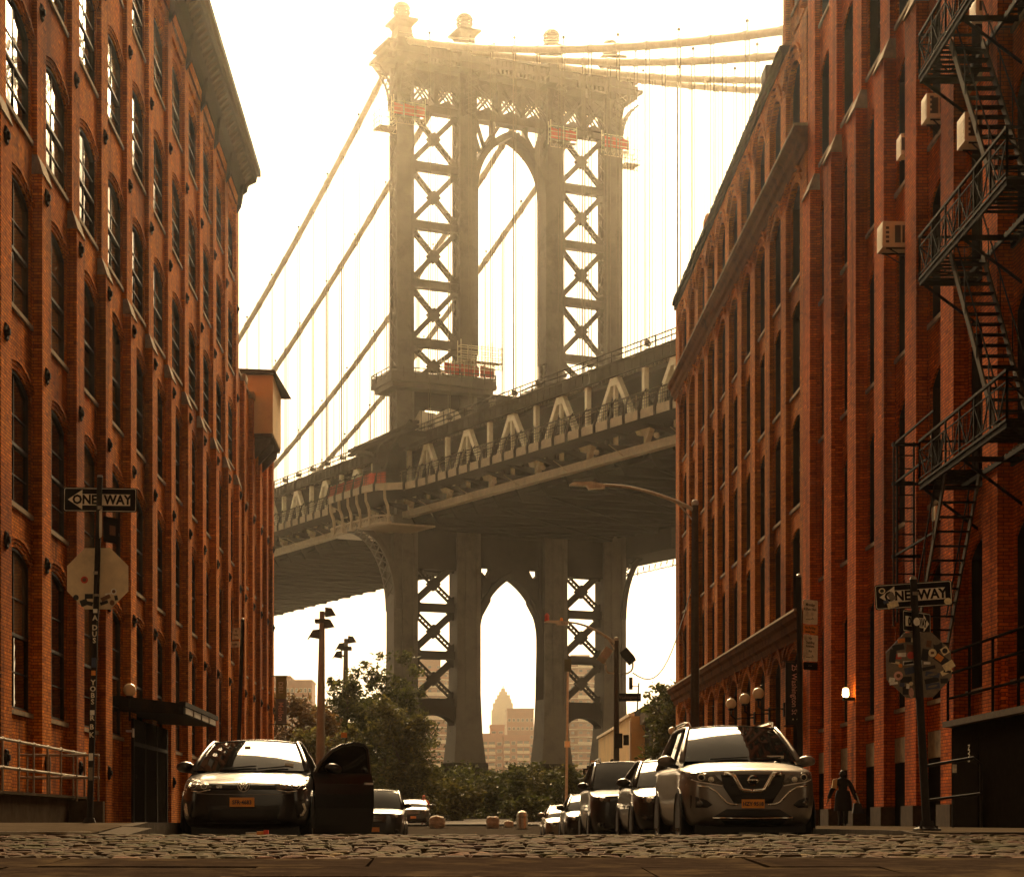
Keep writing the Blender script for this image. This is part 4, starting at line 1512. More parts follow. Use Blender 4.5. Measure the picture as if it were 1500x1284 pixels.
# ================================================================== work platforms on the bridge
def work_platform(u0, u1, s0, s1, z, label, net=True, out=0.0):
    t = thing('work_platform', label, 'scaffold', P((u0 + u1) / 2, (s0 + s1) / 2, z), 'work platforms hung on the bridge tower')
    mb = MB()
    ubox(mb, u0, u1, s0, s1, z, z + .12)
    n = max(2, int((u1 - u0) / .8))
    for k in range(n + 1):
        u = u0 + (u1 - u0) * k / n
        mb.bar(P(u, s0, z), P(u, s0, z - .8), .06)
        if k < n:
            u2 = u0 + (u1 - u0) * (k + 1) / n
            mb.bar(P(u, s0, z), P((u + u2) / 2, s0, z - .75), .06)
            mb.bar(P((u + u2) / 2, s0, z - .75), P(u2, s0, z), .06)
    mb.bar(P(u0, s0, z - .78), P(u1, s0, z - .78), .08)
    mb.build('deck', M['br_fascia'], t)
    mb = MB()
    n2 = max(2, int((u1 - u0) / 1.3))
    for k in range(n2 + 1):
        u = u0 + (u1 - u0) * k / n2
        for s in (s0, s1):
            mb.bar(P(u, s, z - .3), P(u, s, z + 2.1 + .5 * ((k * 7) % 3 == 0)), .08)
    for zz in (.6, 1.2, 1.9):
        for s in (s0, s1):
            mb.bar(P(u0, s, z + zz), P(u1, s, z + zz), .06)
        for u in (u0, u1):
            mb.bar(P(u, s0, z + zz), P(u, s1, z + zz), .06)
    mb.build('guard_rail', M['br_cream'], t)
    if net:
        nm = MB()
        for (a, b) in ((u0, u0 + .3 * (u1 - u0)), (u0 + .33 * (u1 - u0), u0 + .7 * (u1 - u0)), (u0 + .72 * (u1 - u0), u1)):
            nm.hexa([P(a, s0 + .03, z + .3), P(b, s0 + .03, z + .3), P(b, s0 + .06, z + .3), P(a, s0 + .06, z + .3), P(a, s0 + .03, z + 1.7), P(b, s0 + .03, z + 1.5), P(b, s0 + .06, z + 1.5), P(a, s0 + .06, z + 1.7)])
        nm.build('debris_net', M['net_red'], t)
    return t


work_platform(-16.6, -12.4, -2.2, -1.5, 86.6, 'scaffold with red debris net on the tower leg nearest the left building')
work_platform(4.9, 8.6, -2.2, -1.5, 86.6, 'scaffold with red debris net just right of the pointed upper arch')
work_platform(12.6, 16.2, -2.2, -1.5, 86.6, 'scaffold with red debris net on the outer right tower leg')
work_platform(-10.2, -3.4, -3.0, -2.2, 55.2, 'scaffold with red netting standing on the tower balcony')
work_platform(-18.2, -16.0, -1.6, .6, 85.4, 'bare scaffold jutting out left of the tower under its red net', net=False)
work_platform(16.0, 18.2, -1.6, .6, 85.4, 'bare scaffold jutting out right of the tower under its red net', net=False)
work_platform(-8.2, -2.6, -3.6, -2.6, 57.2, 'pale scaffold rails on the second tower leg above the balcony', net=False)
# red netted work zone on the bulged walkway
t = thing('debris_net', 'red netting along the bulged walkway at the foot of the tower', 'netting', P(-21.5, 0, zf(0)))
for a, b in zip(ss, ss[1:]):
    MB().hexa([P(walk_u(a) + .25, a + .05, zf(a) + .9), P(walk_u(b) + .25, b - .05, zf(b) + .9), P(walk_u(b) + .3, b - .05, zf(b) + .9), P(walk_u(a) + .3, a + .05, zf(a) + .9),
               P(walk_u(a) + .25, a + .05, zf(a) + 2.2), P(walk_u(b) + .25, b - .05, zf(b) + 2.1), P(walk_u(b) + .3, b - .05, zf(b) + 2.1), P(walk_u(a) + .3, a + .05, zf(a) + 2.2)]).build('net_panel', M['net_red'], t)
# wrapped bundle in the opening under the balcony
mb = MB()
rng = random.Random(8)
pts, rr = [], []
for k in range(9):
    pts.append(P(-12.9 + .75 * k, -.4, 49.4 + .25 * math.sin(k * 1.3) + .12 * k))
    rr.append((1.25 + .25 * rng.random()) * (0.55 if k in (0, 8) else 1))
mb.tube(pts, rr, 10)
t = mb.build('tarpaulin_bundle', M['tarp'], None, origin=P(-10, 0, 49), smooth=True)
tag(t, 'white tarpaulin bundle hung between the left tower legs under the balcony', 'tarpaulin')
mb = MB()
for k in (1, 3, 5, 7):
    p = Vector(pts[k])
    mb.tube([p + Vector((0, rr[k] * 1.03 * math.cos(a), rr[k] * 1.03 * math.sin(a))) for a in [2 * math.pi * j / 12 for j in range(13)]], .05, 4, False)
    mb.bar(p + Vector((0, 0, rr[k])), (p.x, p.y, 52), .05)
mb.build('rope', M['br_dark'], t)

# ================================================================== far shore
def at(px, Y):
    return (px - 665.0) / 2900.0 * Y


M['water'] = None
m, tt, b = new_mat('river_water')
b.inputs['Base Color'].default_value = (0.05, 0.05, 0.04, 1)
b.inputs['Roughness'].default_value = 0.12
geo = tt.nodes.new('ShaderNodeNewGeometry')
n = noise(tt, 0.5, 5, 0.6, geo.outputs['Position'])
bump(tt, b, n.outputs[0], 0.6, 0.4)
M['water'] = m
mb = MB()
mb.add([(-1350, 262, -6), (1350, 262, -6), (1350, 800, -6), (-1350, 800, -6)], [(0, 1, 2, 3)])
struct(mb.build('water', M['water'], fix=False))
mb = MB()
mb.hexa([(-1350, 800, -11), (1350, 800, -11), (1350, 2250, -11), (-1350, 2250, -11), (-1350, 800, -3), (1350, 800, -3), (1350, 2250, -3), (-1350, 2250, -3)])
struct(mb.build('far_shore', M['asphalt'], fix=False))

M['far_brick'] = pm('far_brown_brick', (0.30, 0.13, 0.06), 0.85, var=0.15, scale=0.3)
M['far_brick2'] = pm('far_red_brick', (0.36, 0.14, 0.07), 0.85, var=0.15, scale=0.3)
M['far_white'] = pm('pale_balcony_concrete', (0.75, 0.66, 0.5), 0.7, var=0.12, scale=0.4)
M['far_tan'] = pm('pale_limestone', (0.5, 0.4, 0.27), 0.8, var=0.12, scale=0.2)
M['far_window'] = glass_mat('far_window_glass', (0.05, 0.045, 0.04), 0.1)


def round_tower(px, Y, wpx, py_top, label):
    x = at(px, Y)
    r = wpx / 2900 * Y / 2
    H = (1206 - py_top) / 2900 * Y
    t = thing('apartment_tower', label, 'tower block', (x, Y, -3), 'balconied brick towers seen through the bridge legs')
    oct_ = lambda rr, ph=0.39: [(x + rr * math.cos(2 * math.pi * k / 12 + ph), Y + rr * math.sin(2 * math.pi * k / 12 + ph)) for k in range(12)]
    MB().prism([(a, b_, -3) for a, b_ in oct_(r)], (0, 0, H + 1)).build('wall', M['far_brick'], t)
    z = 4.0
    sl = [(a, b_) for a, b_ in oct_(r + 1.5)]
    while z < H - 2:
        f = MB()
        f.prism([(a, b_, z) for a, b_ in sl], (0, 0, 0.4))
        o = f.build('balcony', M['far_white'], t)
        rm = MB()
        for k in range(12):
            a, c = sl[k], sl[(k + 1) % 12]
            if k % 3 != 1 and min(a[1], c[1]) < Y:
                rm.hexa([(a[0], a[1], z + .4), (c[0], c[1], z + .4), (c[0], c[1] + .1, z + .4), (a[0], a[1] + .1, z + .4), (a[0], a[1], z + 1.5), (c[0], c[1], z + 1.5), (c[0], c[1] + .1, z + 1.5), (a[0], a[1] + .1, z + 1.5)])
        stuff(rm.build('balcony_rail', M['far_brick2'] if int(z) % 2 else M['far_white'], o))
        wm_ = MB()
        for k in range(-2, 3):
            a = -math.pi / 2 + k * 0.42
            wm_.box(x + r * math.cos(a) * 1.0 - .7, x + r * math.cos(a) + .7, Y + (r + .06) * math.sin(a) - .1, Y + r * math.sin(a) + .1, z + 1.4, z + 2.6)
        wm_.build('window', M['far_window'], o)
        z += 3.4
    MB().box(x - r * .5, x + r * .5, Y - r * .5, Y + r * .5, H - 2.2, H + 2.5).build('roof_house', M['far_brick'], t)
    return t


def slab_block(name, px0, px1, Y, depth, py_top, label, wall, bays, floor_h=3.2, balcony=None, cat='tower block', ww=0.55, zstart=3, group=None):
    x0, x1 = at(px0, Y), at(px1, Y)
    H = (1206 - py_top) / 2900 * Y
    t = thing(name, label, cat, ((x0 + x1) / 2, Y, -3), group)
    MB().box(x0, x1, Y, Y + depth, -3, H).build('wall', wall, t)
    MB().box(x0 - .2, x1 + .2, Y - .2, Y + depth + .2, H, H + .7).build('parapet', wall, t)
    bw = (x1 - x0) / bays
    proto = None
    z = zstart
    while z < H - floor_h * .8:
        for k in range(bays):
            xc = x0 + bw * (k + .5)
            if balcony and k in balcony:
                bm_ = MB()
                bm_.box(xc - bw * .48, xc + bw * .48, Y - 1.4, Y - .02, z - .3, z)
                bm_.box(xc - bw * .48, xc + bw * .48, Y - 1.4, Y - 1.28, z, z + 1.0)
                bo = bm_.build('balcony', M['far_white'], t)
                MB().box(xc - bw * .4, xc + bw * .4, Y - .06, Y + .05, z + .1, z + 2.2).build('window', M['far_window'], bo)
            else:
                f = MB().box(xc - bw * ww / 2 - .12, xc + bw * ww / 2 + .12, Y - .05, Y + .05, z + .5, z + 2.1).build('window', M['far_white'], t)
                MB().box(xc - bw * ww / 2, xc + bw * ww / 2, Y - .09, Y + .04, z + .62, z + 1.98).build('pane', M['far_window'], f)
        z += floor_h
    return t


round_tower(630, 860, 62, 972, 'tall brown tower with white curved balconies seen through the left tower legs')
round_tower(849, 880, 56, 968, 'tall brown tower with white curved balconies seen through the right tower legs')
slab_block('apartment_block', 704, 737, 900, 18, 1076, 'tan apartment block with pale banded balconies low in the left of the bridge arch', M['far_brick2'], 3, balcony=(0, 1))
t = slab_block('apartment_block', 718, 739, 908, 14, 1063, 'narrow brick stair tower rising above the balconied block in the bridge arch', M['far_brick2'], 2, zstart=34)
slab_block('apartment_block', 738, 776, 890, 18, 1078, 'balconied apartment block low in the right of the bridge arch', M['far_brick2'], 4, balcony=(0, 2, 3))
slab_block('apartment_block', 743, 782, 980, 18, 1039, 'dark brown slab block with a grid of pale windows in the bridge arch', M['far_brick'], 6, floor_h=4.2, zstart=8)
slab_block('apartment_block', 412, 457, 720, 18, 998, 'flat roofed brick block behind the trees left of the bridge', M['far_brick2'], 7, zstart=12)
slab_block('apartment_block', 380, 425, 760, 18, 992, 'brick block half hidden behind the vertical street banner', M['far_brick2'], 7, zstart=12)
# stepped skyscraper
Y = 1480
t = thing('skyscraper', 'pale stepped skyscraper fading in the haze in the middle of the bridge arch', 'skyscraper', (at(737, Y), Y, -3))
for i, (a, b_, top) in enumerate(((720, 753, 1040), (722, 751, 1030), (725, 749, 1024), (728, 747, 1018), (731, 743, 1013), (734, 740, 1008))):
    x0, x1 = at(a, Y), at(b_, Y)
    d = (x1 - x0) * .5
    MB().box(x0, x1, Y - d, Y + d, -3 if i == 0 else (1206 - (1046, 1040, 1030, 1024, 1018, 1013)[i]) / 2900 * Y + .01, (1206 - top) / 2900 * Y).build('tier', M['far_tan'], t)
sp = MB()
sp.bar((at(737, Y), Y, 101), (at(737, Y), Y, 103.3), .8)
sp.build('mast', M['far_tan'], t)

# ---------------------------------------------------------------- low buildings at the end of the street, right
M['yellow_render'] = pm('yellow_render', (0.62, 0.42, 0.17), 0.8, var=0.12, scale=0.7, dirt=(0.45, 0.3, 0.13))
t = thing('low_building', 'low yellow rendered building with two narrow dark windows at the end of the street', 'building', (10.8, 134, 0))
mb = MB()
mb.prism([(10.8, 120.5, -1), (10.8, 148, -1), (10.8, 148, 6.3), (10.8, 131.8, 6.3), (10.8, 131.8, 6.55), (10.8, 120.5, 6.55)], (9, 0, 0))
mb.build('wall', M['yellow_render'], t)
for k in range(12):
    MB().box(10.66, 11.0, 120.6 + 2.3 * k, 122.6 + 2.3 * k, 6.32 + (.24 if k < 5 else 0), 6.5 + (.24 if k < 5 else 0)).build('coping_tile', M['far_white'], t)
for (ya, yb, zt) in ((139.6, 141.2, 4.3), (134.2, 136.0, 4.4)):
    MB().box(10.74, 10.9, ya, yb, .6, zt).build('window', M['interior'], t)
MB().box(10.7, 10.79, 120.5, 120.8, -1, 6.3).build('drain_pipe', M['far_white'], t)
t = thing('low_building', 'low dark grey building with thin white posts right of the yellow one', 'building', (16, 118, 0))
MB().box(11.6, 26, 116, 120.3, -1, 6.0).build('wall', M['br_dark'], t)
MB().box(11.3, 26.3, 115.6, 120.4, 6.02, 6.6).build('fascia', M['stone_dark'], t)
for xx in (11.65, 13.2, 15.4):
    MB().box(xx, xx + .12, 115.7, 115.85, -1, 6.0).build('post', M['far_white'], t)
for k in range(4):
    MB().box(12.0 + 1.5 * k, 13.1 + 1.5 * k, 115.9, 116.02, 1.2, 3.6).build('window', M['far_window'], t)
t = thing('building', 'cream building with a dark roof storey above the grey one beside the right wall', 'building', (24, 205, 0))
MB().box(at(946, 205), 40, 205, 225, -1, (1206 - 1043) / 2900 * 205).build('wall', M['far_tan'], t)
MB().box(at(950, 205), 40, 206, 224, (1206 - 1042.9) / 2900 * 205, (1206 - 1029) / 2900 * 205).build('roof_storey', M['br_dark'], t)
MB().box(at(954, 205), at(955.5, 205), 204.9, 205.1, 9.8, 11.2).build('window', M['interior'], t)
t = thing('camera_mast', 'thin camera mast on the roof corner of the yellow building', 'mast', (10.9, 120.9, 6.7))
mb = MB()
mb.tube([(10.85, 121.0, 6.75), (11.2, 121.0, 6.9), (11.3, 121.0, 8.6)], .05, 6)
mb.build('pole', M['iron'], t)
mb = MB()
mb.bar((11.3, 121, 8.4), (10.9, 121, 8.4), .05)
mb.box(10.7, 10.92, 120.9, 121.1, 8.2, 8.95)
mb.build('camera_head', M['iron'], t)

# ================================================================== trees and shrubs
def leaf_mat(name, dark, mid, light):
    m, t, b = new_mat(name)
    geo = t.nodes.new('ShaderNodeNewGeometry')
    r = ramp(t, geo.outputs['Random Per Island'], [(0.0, dark), (0.55, mid), (1.0, light)])
    n = noise(t, 0.9, 3, 0.6, geo.outputs['Position'])
    r2 = ramp(t, n.outputs[0], [(0.35, 0.65), (0.65, 1.25)])
    c = mixc(t, 1.0, r.outputs[0], r2.outputs[0], 'MULTIPLY')
    t.links.new(c, b.inputs['Base Color'])
    b.inputs['Roughness'].default_value = 0.55
    b.inputs['Specular IOR Level'].default_value = 0.35
    tr = t.nodes.new('ShaderNodeBsdfTranslucent')
    t.links.new(c, tr.inputs['Color'])
    mx = t.nodes.new('ShaderNodeMixShader')
    mx.inputs[0].default_value = 0.42
    t.links.new(b.outputs[0], mx.inputs[1])
    t.links.new(tr.outputs[0], mx.inputs[2])
    out = t.nodes['Material Output']
    t.links.new(mx.outputs[0], out.inputs['Surface'])
    return m


M['leaf_green'] = leaf_mat('green_leaves', (0.022, 0.030, 0.006), (0.055, 0.066, 0.012), (0.13, 0.135, 0.028))
M['leaf_rust'] = leaf_mat('russet_leaves', (0.05, 0.025, 0.008), (0.10, 0.055, 0.014), (0.16, 0.10, 0.028))
M['leaf_olive'] = leaf_mat('olive_leaves', (0.03, 0.032, 0.007), (0.075, 0.075, 0.016), (0.17, 0.15, 0.035))
M['bark'] = pm('bark', (0.06, 0.042, 0.028), 0.9, var=0.3, scale=4, bmp=0.4)


def crown_mesh(blobs, n, size, seed):
    """leaf-sized folded faces spread through blobs (x,y,z,rx,ry,rz)"""
    r = random.Random(seed)
    mb = MB()
    vol = [b_[3] * b_[4] * b_[5] for b_ in blobs]
    tot = sum(vol)
    for b_, v_ in zip(blobs, vol):
        k = int(n * v_ / tot)
        # sub clumps give the crown its uneven outline
        clumps = []
        for _ in range(max(18, int(22 * (v_ / tot) * len(blobs)))):
            d = Vector((r.gauss(0, 1), r.gauss(0, 1), r.gauss(0, 1))).normalized()
            q = r.random() ** 0.45
            clumps.append((Vector((b_[0] + d.x * b_[3] * q, b_[1] + d.y * b_[4] * q, b_[2] + d.z * b_[5] * q)), (0.22 + 0.2 * r.random()) * min(b_[3], b_[5])))
        for _ in range(k):
            c, cr = r.choice(clumps)
            d = Vector((r.gauss(0, 1), r.gauss(0, 1), r.gauss(0, .8)))
            p = c + d * cr * 0.56
            a = Vector((r.gauss(0, 1), r.gauss(0, 1), r.gauss(0, .7))).normalized()
            e = a.cross(Vector((r.gauss(0, 1), r.gauss(0, 1), r.gauss(0, 1)))).normalized()
            s_ = size * (0.5 + 1.3 * r.random() ** 1.6)
            f = e.cross(a) * s_ * .18
            mb.add([p - a * s_, p + e * s_ * .45 + f, p + a * s_, p - e * s_ * .45 + f], [(0, 1, 2), (0, 2, 3)])
    return mb


def tree(name, label, cat, x, y, blobs, n, size, mat, seed, trunk_r=0.18, group=None):
    if cat == 'tree':
        blobs = [(a, b_, c * 1.22, d * 1.08, e, f * 1.2) for a, b_, c, d, e, f in blobs]
        n = int(n * 2.0)
        size *= .8
    z0 = gz(y)
    t = thing(name, label, cat, (x, y, z0), group)
    tm = MB()
    r = random.Random(seed)
    topb = max(b_[2] for b_ in blobs)
    tm.tube([(x, y, z0 - .2), (x + .1, y, z0 + topb * .3), (x - .05, y + .1, z0 + topb * .65), (x + .1, y, z0 + topb * .95)], [trunk_r * 1.3, trunk_r, trunk_r * .7, trunk_r * .25], 7)
    for b_ in blobs:
        hh = z0 + min(b_[2] * .55, topb * .5)
        tm.tube([(x, y, hh), (x + b_[0] * .5, y + b_[1] * .5, z0 + (b_[2] + (hh - z0)) / 2), (x + b_[0], y + b_[1], z0 + b_[2])], [trunk_r * .6, trunk_r * .4, trunk_r * .12], 5)
    tm.build('trunk' if cat == 'tree' else 'stem', M['bark'], t)
    cm = crown_mesh([(x + b_[0], y + b_[1], z0 + b_[2], b_[3], b_[4], b_[5]) for b_ in blobs], n, size, seed)
    stuff(cm.build('crown' if cat == 'tree' else 'foliage', mat, t, fix=False))
    return t


TG = 'trees at the left end of the street'
tree('tree', 'russet tree beside the street banner at the end of the left wall', 'tree', at(438, 128), 128, [(0, 0, 4.2, 2.0, 1.6, 2.4), (-1.2, .5, 5.6, 1.4, 1.2, 1.3), (1.4, -.4, 5.0, 1.3, 1.2, 1.5), (.3, 0, 2.2, 2.4, 1.5, 1.4)], 3600, .2, M['leaf_rust'], 21, group=TG)
tree('tree', 'dark green tree wrapped around the second floodlight pole', 'tree', at(508, 140), 140, [(0, 0, 5.0, 2.4, 1.8, 2.6), (0, 0, 7.6, 1.3, 1.2, 1.9), (-2.0, 0, 4.2, 1.7, 1.4, 2.0), (1.7, .4, 5.4, 1.6, 1.4, 1.8), (0, -.4, 2.2, 3.0, 1.6, 1.6)], 6500, .2, M['leaf_green'], 22, group=TG)
tree('tree', 'tallest green tree in front of the left tower leg', 'tree', at(562, 146), 146, [(0, 0, 5.4, 2.6, 2, 2.8), (-.6, 0, 8.2, 1.2, 1.1, 1.8), (1.6, .3, 8.0, 1.2, 1.1, 2.2), (-1.8, -.3, 6.4, 1.5, 1.3, 1.7), (1.9, 0, 4.2, 1.6, 1.3, 2.0), (0, -.5, 2.2, 3.2, 1.7, 1.7)], 7500, .2, M['leaf_green'], 23, group=TG)
tree('tree', 'olive green rounded tree right of the tallest one', 'tree', at(592, 134), 134, [(0, 0, 4.0, 1.9, 1.6, 2.4), (-1.3, 0, 5.4, 1.3, 1.1, 1.4), (.9, .2, 5.0, 1.1, 1, 1.3), (0, -.3, 1.9, 2.2, 1.4, 1.5)], 4200, .19, M['leaf_olive'], 24, group=TG)
tree('tree', 'small green tree behind the open car door', 'tree', at(478, 122), 122, [(0, 0, 3.0, 1.9, 1.4, 1.7), (-1.4, 0, 4.1, 1.1, 1, 1.2), (1.3, 0, 3.9, 1.2, 1, 1.3), (0, 0, 1.2, 2.2, 1.3, 1.1)], 3400, .18, M['leaf_olive'], 25, group=TG)
tree('tree', 'dark tree filling the corner by the right wall', 'tree', at(985, 113), 113, [(0, 0, 4.2, 1.7, 1.4, 2.6), (1.0, 0, 6.2, 1.3, 1.1, 1.5), (-.9, 0, 6.0, .8, .8, .9), (0, 0, 2.0, 2.0, 1.4, 1.6)], 3600, .18, M['leaf_green'], 26)
SG = 'shrubs in the park at the end of the street'
shr = [(560, 138, 2.2, 3.0, 'dark shrub behind the second parked car on the left', 'leaf_green'),
       (606, 142, 2.4, 3.6, 'dense shrub with yellowish tips left of the path', 'leaf_olive'),
       (646, 146, 2.6, 4.2, 'broad dark shrub at the foot of the left tower legs', 'leaf_green'),
       (662, 133, 1.8, 2.6, 'low olive shrub behind the left boulder', 'leaf_olive'),
       (690, 152, 2.2, 4.0, 'tall shrub closing the view left of the path', 'leaf_green'),
       (722, 160, 2.2, 3.6, 'shadowy shrub right behind the path gap', 'leaf_green'),
       (752, 150, 2.3, 3.9, 'pale green shrub right of the path', 'leaf_olive'),
       (790, 144, 2.6, 4.0, 'wide shrub below the right tower legs', 'leaf_green'),
       (826, 140, 2.3, 3.8, 'rounded shrub behind the farthest car on the right', 'leaf_olive'),
       (855, 136, 2.0, 3.4, 'dark shrub in front of the yellow building', 'leaf_green'),
       (768, 128, 1.5, 1.7, 'low shrub beside the litter bin', 'leaf_green'),
       (520, 130, 2.2, 2.6, 'shadowed shrub seen through the open door window', 'leaf_green'),
       (625, 128, 1.3, 1.5, 'small golden shrub beside the left boulder', 'leaf_olive')]
for i, (px, Y, r_, h, lab, mt) in enumerate(shr):
    q = random.Random(100 + i)
    bl = [(0, 0, h * .48, r_, r_ * .8, h * .5)]
    for _ in range(4):
        bl.append(((q.random() - .5) * r_ * 1.7, (q.random() - .5) * r_, h * (.35 + .45 * q.random()), r_ * .5, r_ * .45, h * .28))
    tree('shrub', lab, 'shrub', at(px, Y), Y, bl, int(950 * r_ * h ** .5), .16, M[mt], 200 + i, trunk_r=.07, group=SG)
# roof plants
tree('shrub', 'spiky roof plants on the cream building', 'shrub', at(974, 203), 203, [(0, 0, 12.2, 1.2, .8, .8), (1.5, 0, 12.0, 1.0, .8, .7)], 700, .2, M['leaf_olive'], 260, trunk_r=.05)

# boulders and litter bin at the end of the street
M['boulder'] = pm('pale_boulder', (0.3, 0.24, 0.17), 0.85, var=0.35, scale=3, bmp=0.5)


def boulder(x, y, w_, h, label, seed):
    r = random.Random(seed)
    bm = bmesh.new()
    bmesh.ops.create_icosphere(bm, subdivisions=3, radius=1)
    for v in bm.verts:
        k = max(abs(v.co.x), abs(v.co.y), abs(v.co.z))
        v.co = v.co.lerp(v.co / k * .9, .62)
        v.co *= 1 + .06 * math.sin(v.co.x * 5 + seed) + .05 * math.sin(v.co.z * 7 + v.co.y * 4) + .02 * r.random()
        v.co = Vector((v.co.x * w_ / 2, v.co.y * w_ / 2.2, v.co.z * h / 2))
    me = bpy.data.meshes.new('boulder')
    bm.to_mesh(me)
    bm.free()
    me.materials.append(M['boulder'])
    o = bpy.data.objects.new('boulder', me)
    COL.objects.link(o)
    o.location = (x, y, gz(y) + h * .42)
    tag(o, label, 'boulder', 'boulders closing the street end')


boulder(at(640, 108), 108, .95, .75, 'squared pale boulder left of the path, beside the last parked car', 2)
boulder(at(722, 108), 108, .75, .72, 'rounded dark boulder right of the path', 5)
boulder(at(745, 109), 109, .55, .42, 'small low boulder between the path and the litter bin', 9)
t = thing('litter_bin', 'domed grey litter bin by the shrubs at the street end', 'bin', (at(765, 106), 106, gz(106)))
x, z0 = at(765, 106), gz(106)
MB().lathe([(.27, 0), (.3, .05), (.3, .62), (.27, .66)], (x, 106, z0), 14).build('drum', M['steel_rail'], t)
MB().lathe([(.31, .67), (.31, .74), (.24, .9), (.12, .98), (.02, 1.0)], (x, 106, z0), 14).build('lid', M['steel_rail'], t)

# floodlight poles in the park
M['flood_pole'] = pm('weathered_pole', (0.11, 0.09, 0.06), 0.8, var=0.2, scale=2, spec=0.2)


def flood_pole(px, Y, py, lamps, label):
    x = at(px, Y)
    zt = (1206 - py) / 2900 * Y
    k = Y / 2900
    t = thing('floodlight_pole', label, 'light pole', (x, Y, gz(Y)), 'floodlight poles in the park')
    MB().tube([(x - 4 * k, Y, gz(Y) - .1), (x - 2 * k, Y, zt * .5), (x, Y, zt)], [.3, .26, .16], 10).build('pole', M['flood_pole'], t)
    for (dx, dy, sg) in lamps:
        m_ = MB()
        zz = zt - dy * k
        xx = x + dx * k
        m_.bar((x, Y, zz - .15), (xx, Y, zz), .12)
        m_.prism([(xx - sg * .1, Y - .3, zz - .25), (xx + sg * .5, Y - .3, zz - .15), (xx + sg * .62, Y - .3, zz - .3), (xx + sg * .3, Y - .3, zz + .25), (xx - sg * .1, Y - .3, zz + .3)], (0, .6, 0))
        m_.build('lamp', M['br_dark'], t)
    MB().box(x - .42, x + .42, Y - .42, Y + .42, zt - 17 * k, zt - 12 * k).build('bracket_ring', M['br_dark'], t)


flood_pole(472, 118, 895, ((7, 2, 1), (5, 19, 1), (-6, 34, -1)), 'taller floodlight pole left of the bridge arch, nearer the street')
flood_pole(507, 150, 935, ((5, 2, 1), (-4, 12, -1), (-8, 24, -1)), 'shorter floodlight pole with leaves climbing it, left of the bridge leg')
# ================================================================== vehicles
def paint(name, col, metal=0.0, rough=0.32):
    m, t, b = new_mat(name)
    geo = t.nodes.new('ShaderNodeNewGeometry')
    n = noise(t, 2.5, 5, 0.65, geo.outputs['Position'])
    r = ramp(t, n.outputs[0], [(0.3, tuple(c * .88 for c in col)), (0.7, tuple(min(1, c * 1.1) for c in col))])
    t.links.new(r.outputs[0], b.inputs['Base Color'])
    b.inputs['Metallic'].default_value = metal
    b.inputs['Roughness'].default_value = rough
    b.inputs['Coat Weight'].default_value = 0.7
    b.inputs['Specular IOR Level'].default_value = 0.3
    n2 = noise(t, 6, 6, 0.75, geo.outputs['Position'])
    r2 = ramp(t, n2.outputs[0], [(0.35, 0.03), (0.75, 0.14)])
    t.links.new(r2.outputs[0], b.inputs['Coat Roughness'])
    return m


M['paint_black'] = paint('black_car_paint', (0.008, 0.007, 0.007))
M['paint_silver'] = paint('champagne_car_paint', (0.2, 0.178, 0.152), metal=0.7, rough=0.38)
M['paint_dark'] = paint('dark_grey_car_paint', (0.02, 0.017, 0.015), metal=0.2)
M['paint_beige'] = paint('beige_car_paint', (0.2, 0.16, 0.11), metal=0.5)
M['car_glass'] = glass_mat('car_glass', (0.01, 0.009, 0.008), 0.035, 0.012, 1.2)
M['car_glass'].node_tree.nodes['Principled BSDF'].inputs['Specular IOR Level'].default_value = 0.42
M['plastic'] = pm('black_plastic', (0.012, 0.011, 0.01), 0.5, var=0.3, scale=8)
M['chrome'] = pm('chrome_trim', (0.75, 0.7, 0.6), 0.12, metal=1.0, var=0.08, scale=10)
M['lens'] = glass_mat('headlamp_lens', (0.10, 0.09, 0.075), 0.05, 0.25, 18)
M['reflector'] = pm('lamp_reflector', (0.85, 0.8, 0.66), 0.3, metal=0.35, var=0.2, scale=30)
M['amber'] = pm('amber_lens', (0.6, 0.25, 0.04), 0.3, var=0.15)
M['tyre'] = pm('tyre_rubber', (0.012, 0.011, 0.01), 0.8, var=0.3, scale=12)
M['rim'] = pm('alloy_rim', (0.4, 0.37, 0.32), 0.3, metal=0.9, var=0.15)
M['badge'] = pm('bright_badge', (0.85, 0.8, 0.7), 0.35, metal=0.4, var=0.06)
M['plate'] = pm('orange_plate', (0.75, 0.3, 0.035), 0.45, var=0.12, scale=12)
M['ink'] = pm('dark_blue_ink', (0.03, 0.022, 0.03), 0.5, var=0.1)
M['white_print'] = pm('white_print', (0.8, 0.76, 0.66), 0.45, var=0.08)
M['paper'] = pm('paper', (0.75, 0.68, 0.52), 0.7, var=0.1)


def text_mesh(body, size, mat, name, parent, loc, rot=(math.radians(90), 0, 0), offset=0.0, align='CENTER', sx=1.0, extrude=0.002):
    cu = bpy.data.curves.new(name, 'FONT')
    cu.body = body
    cu.size = size
    cu.align_x = align
    cu.align_y = 'CENTER'
    cu.offset = offset
    cu.extrude = extrude
    cu.resolution_u = 2
    tmp = bpy.data.objects.new('lettering_curve', cu)
    COL.objects.link(tmp)
    dg = bpy.context.evaluated_depsgraph_get()
    me = bpy.data.meshes.new_from_object(tmp.evaluated_get(dg))
    bpy.data.objects.remove(tmp)
    bpy.data.curves.remove(cu)
    me.materials.clear()
    me.materials.append(mat)
    if sx != 1.0:
        for v in me.vertices:
            v.co.x *= sx
    o = bpy.data.objects.new(name, me)
    COL.objects.link(o)
    o.parent = parent
    o.location = Vector(loc) - (parent_world(parent) if parent else Vector((0, 0, 0)))
    o.rotation_euler = rot
    return o


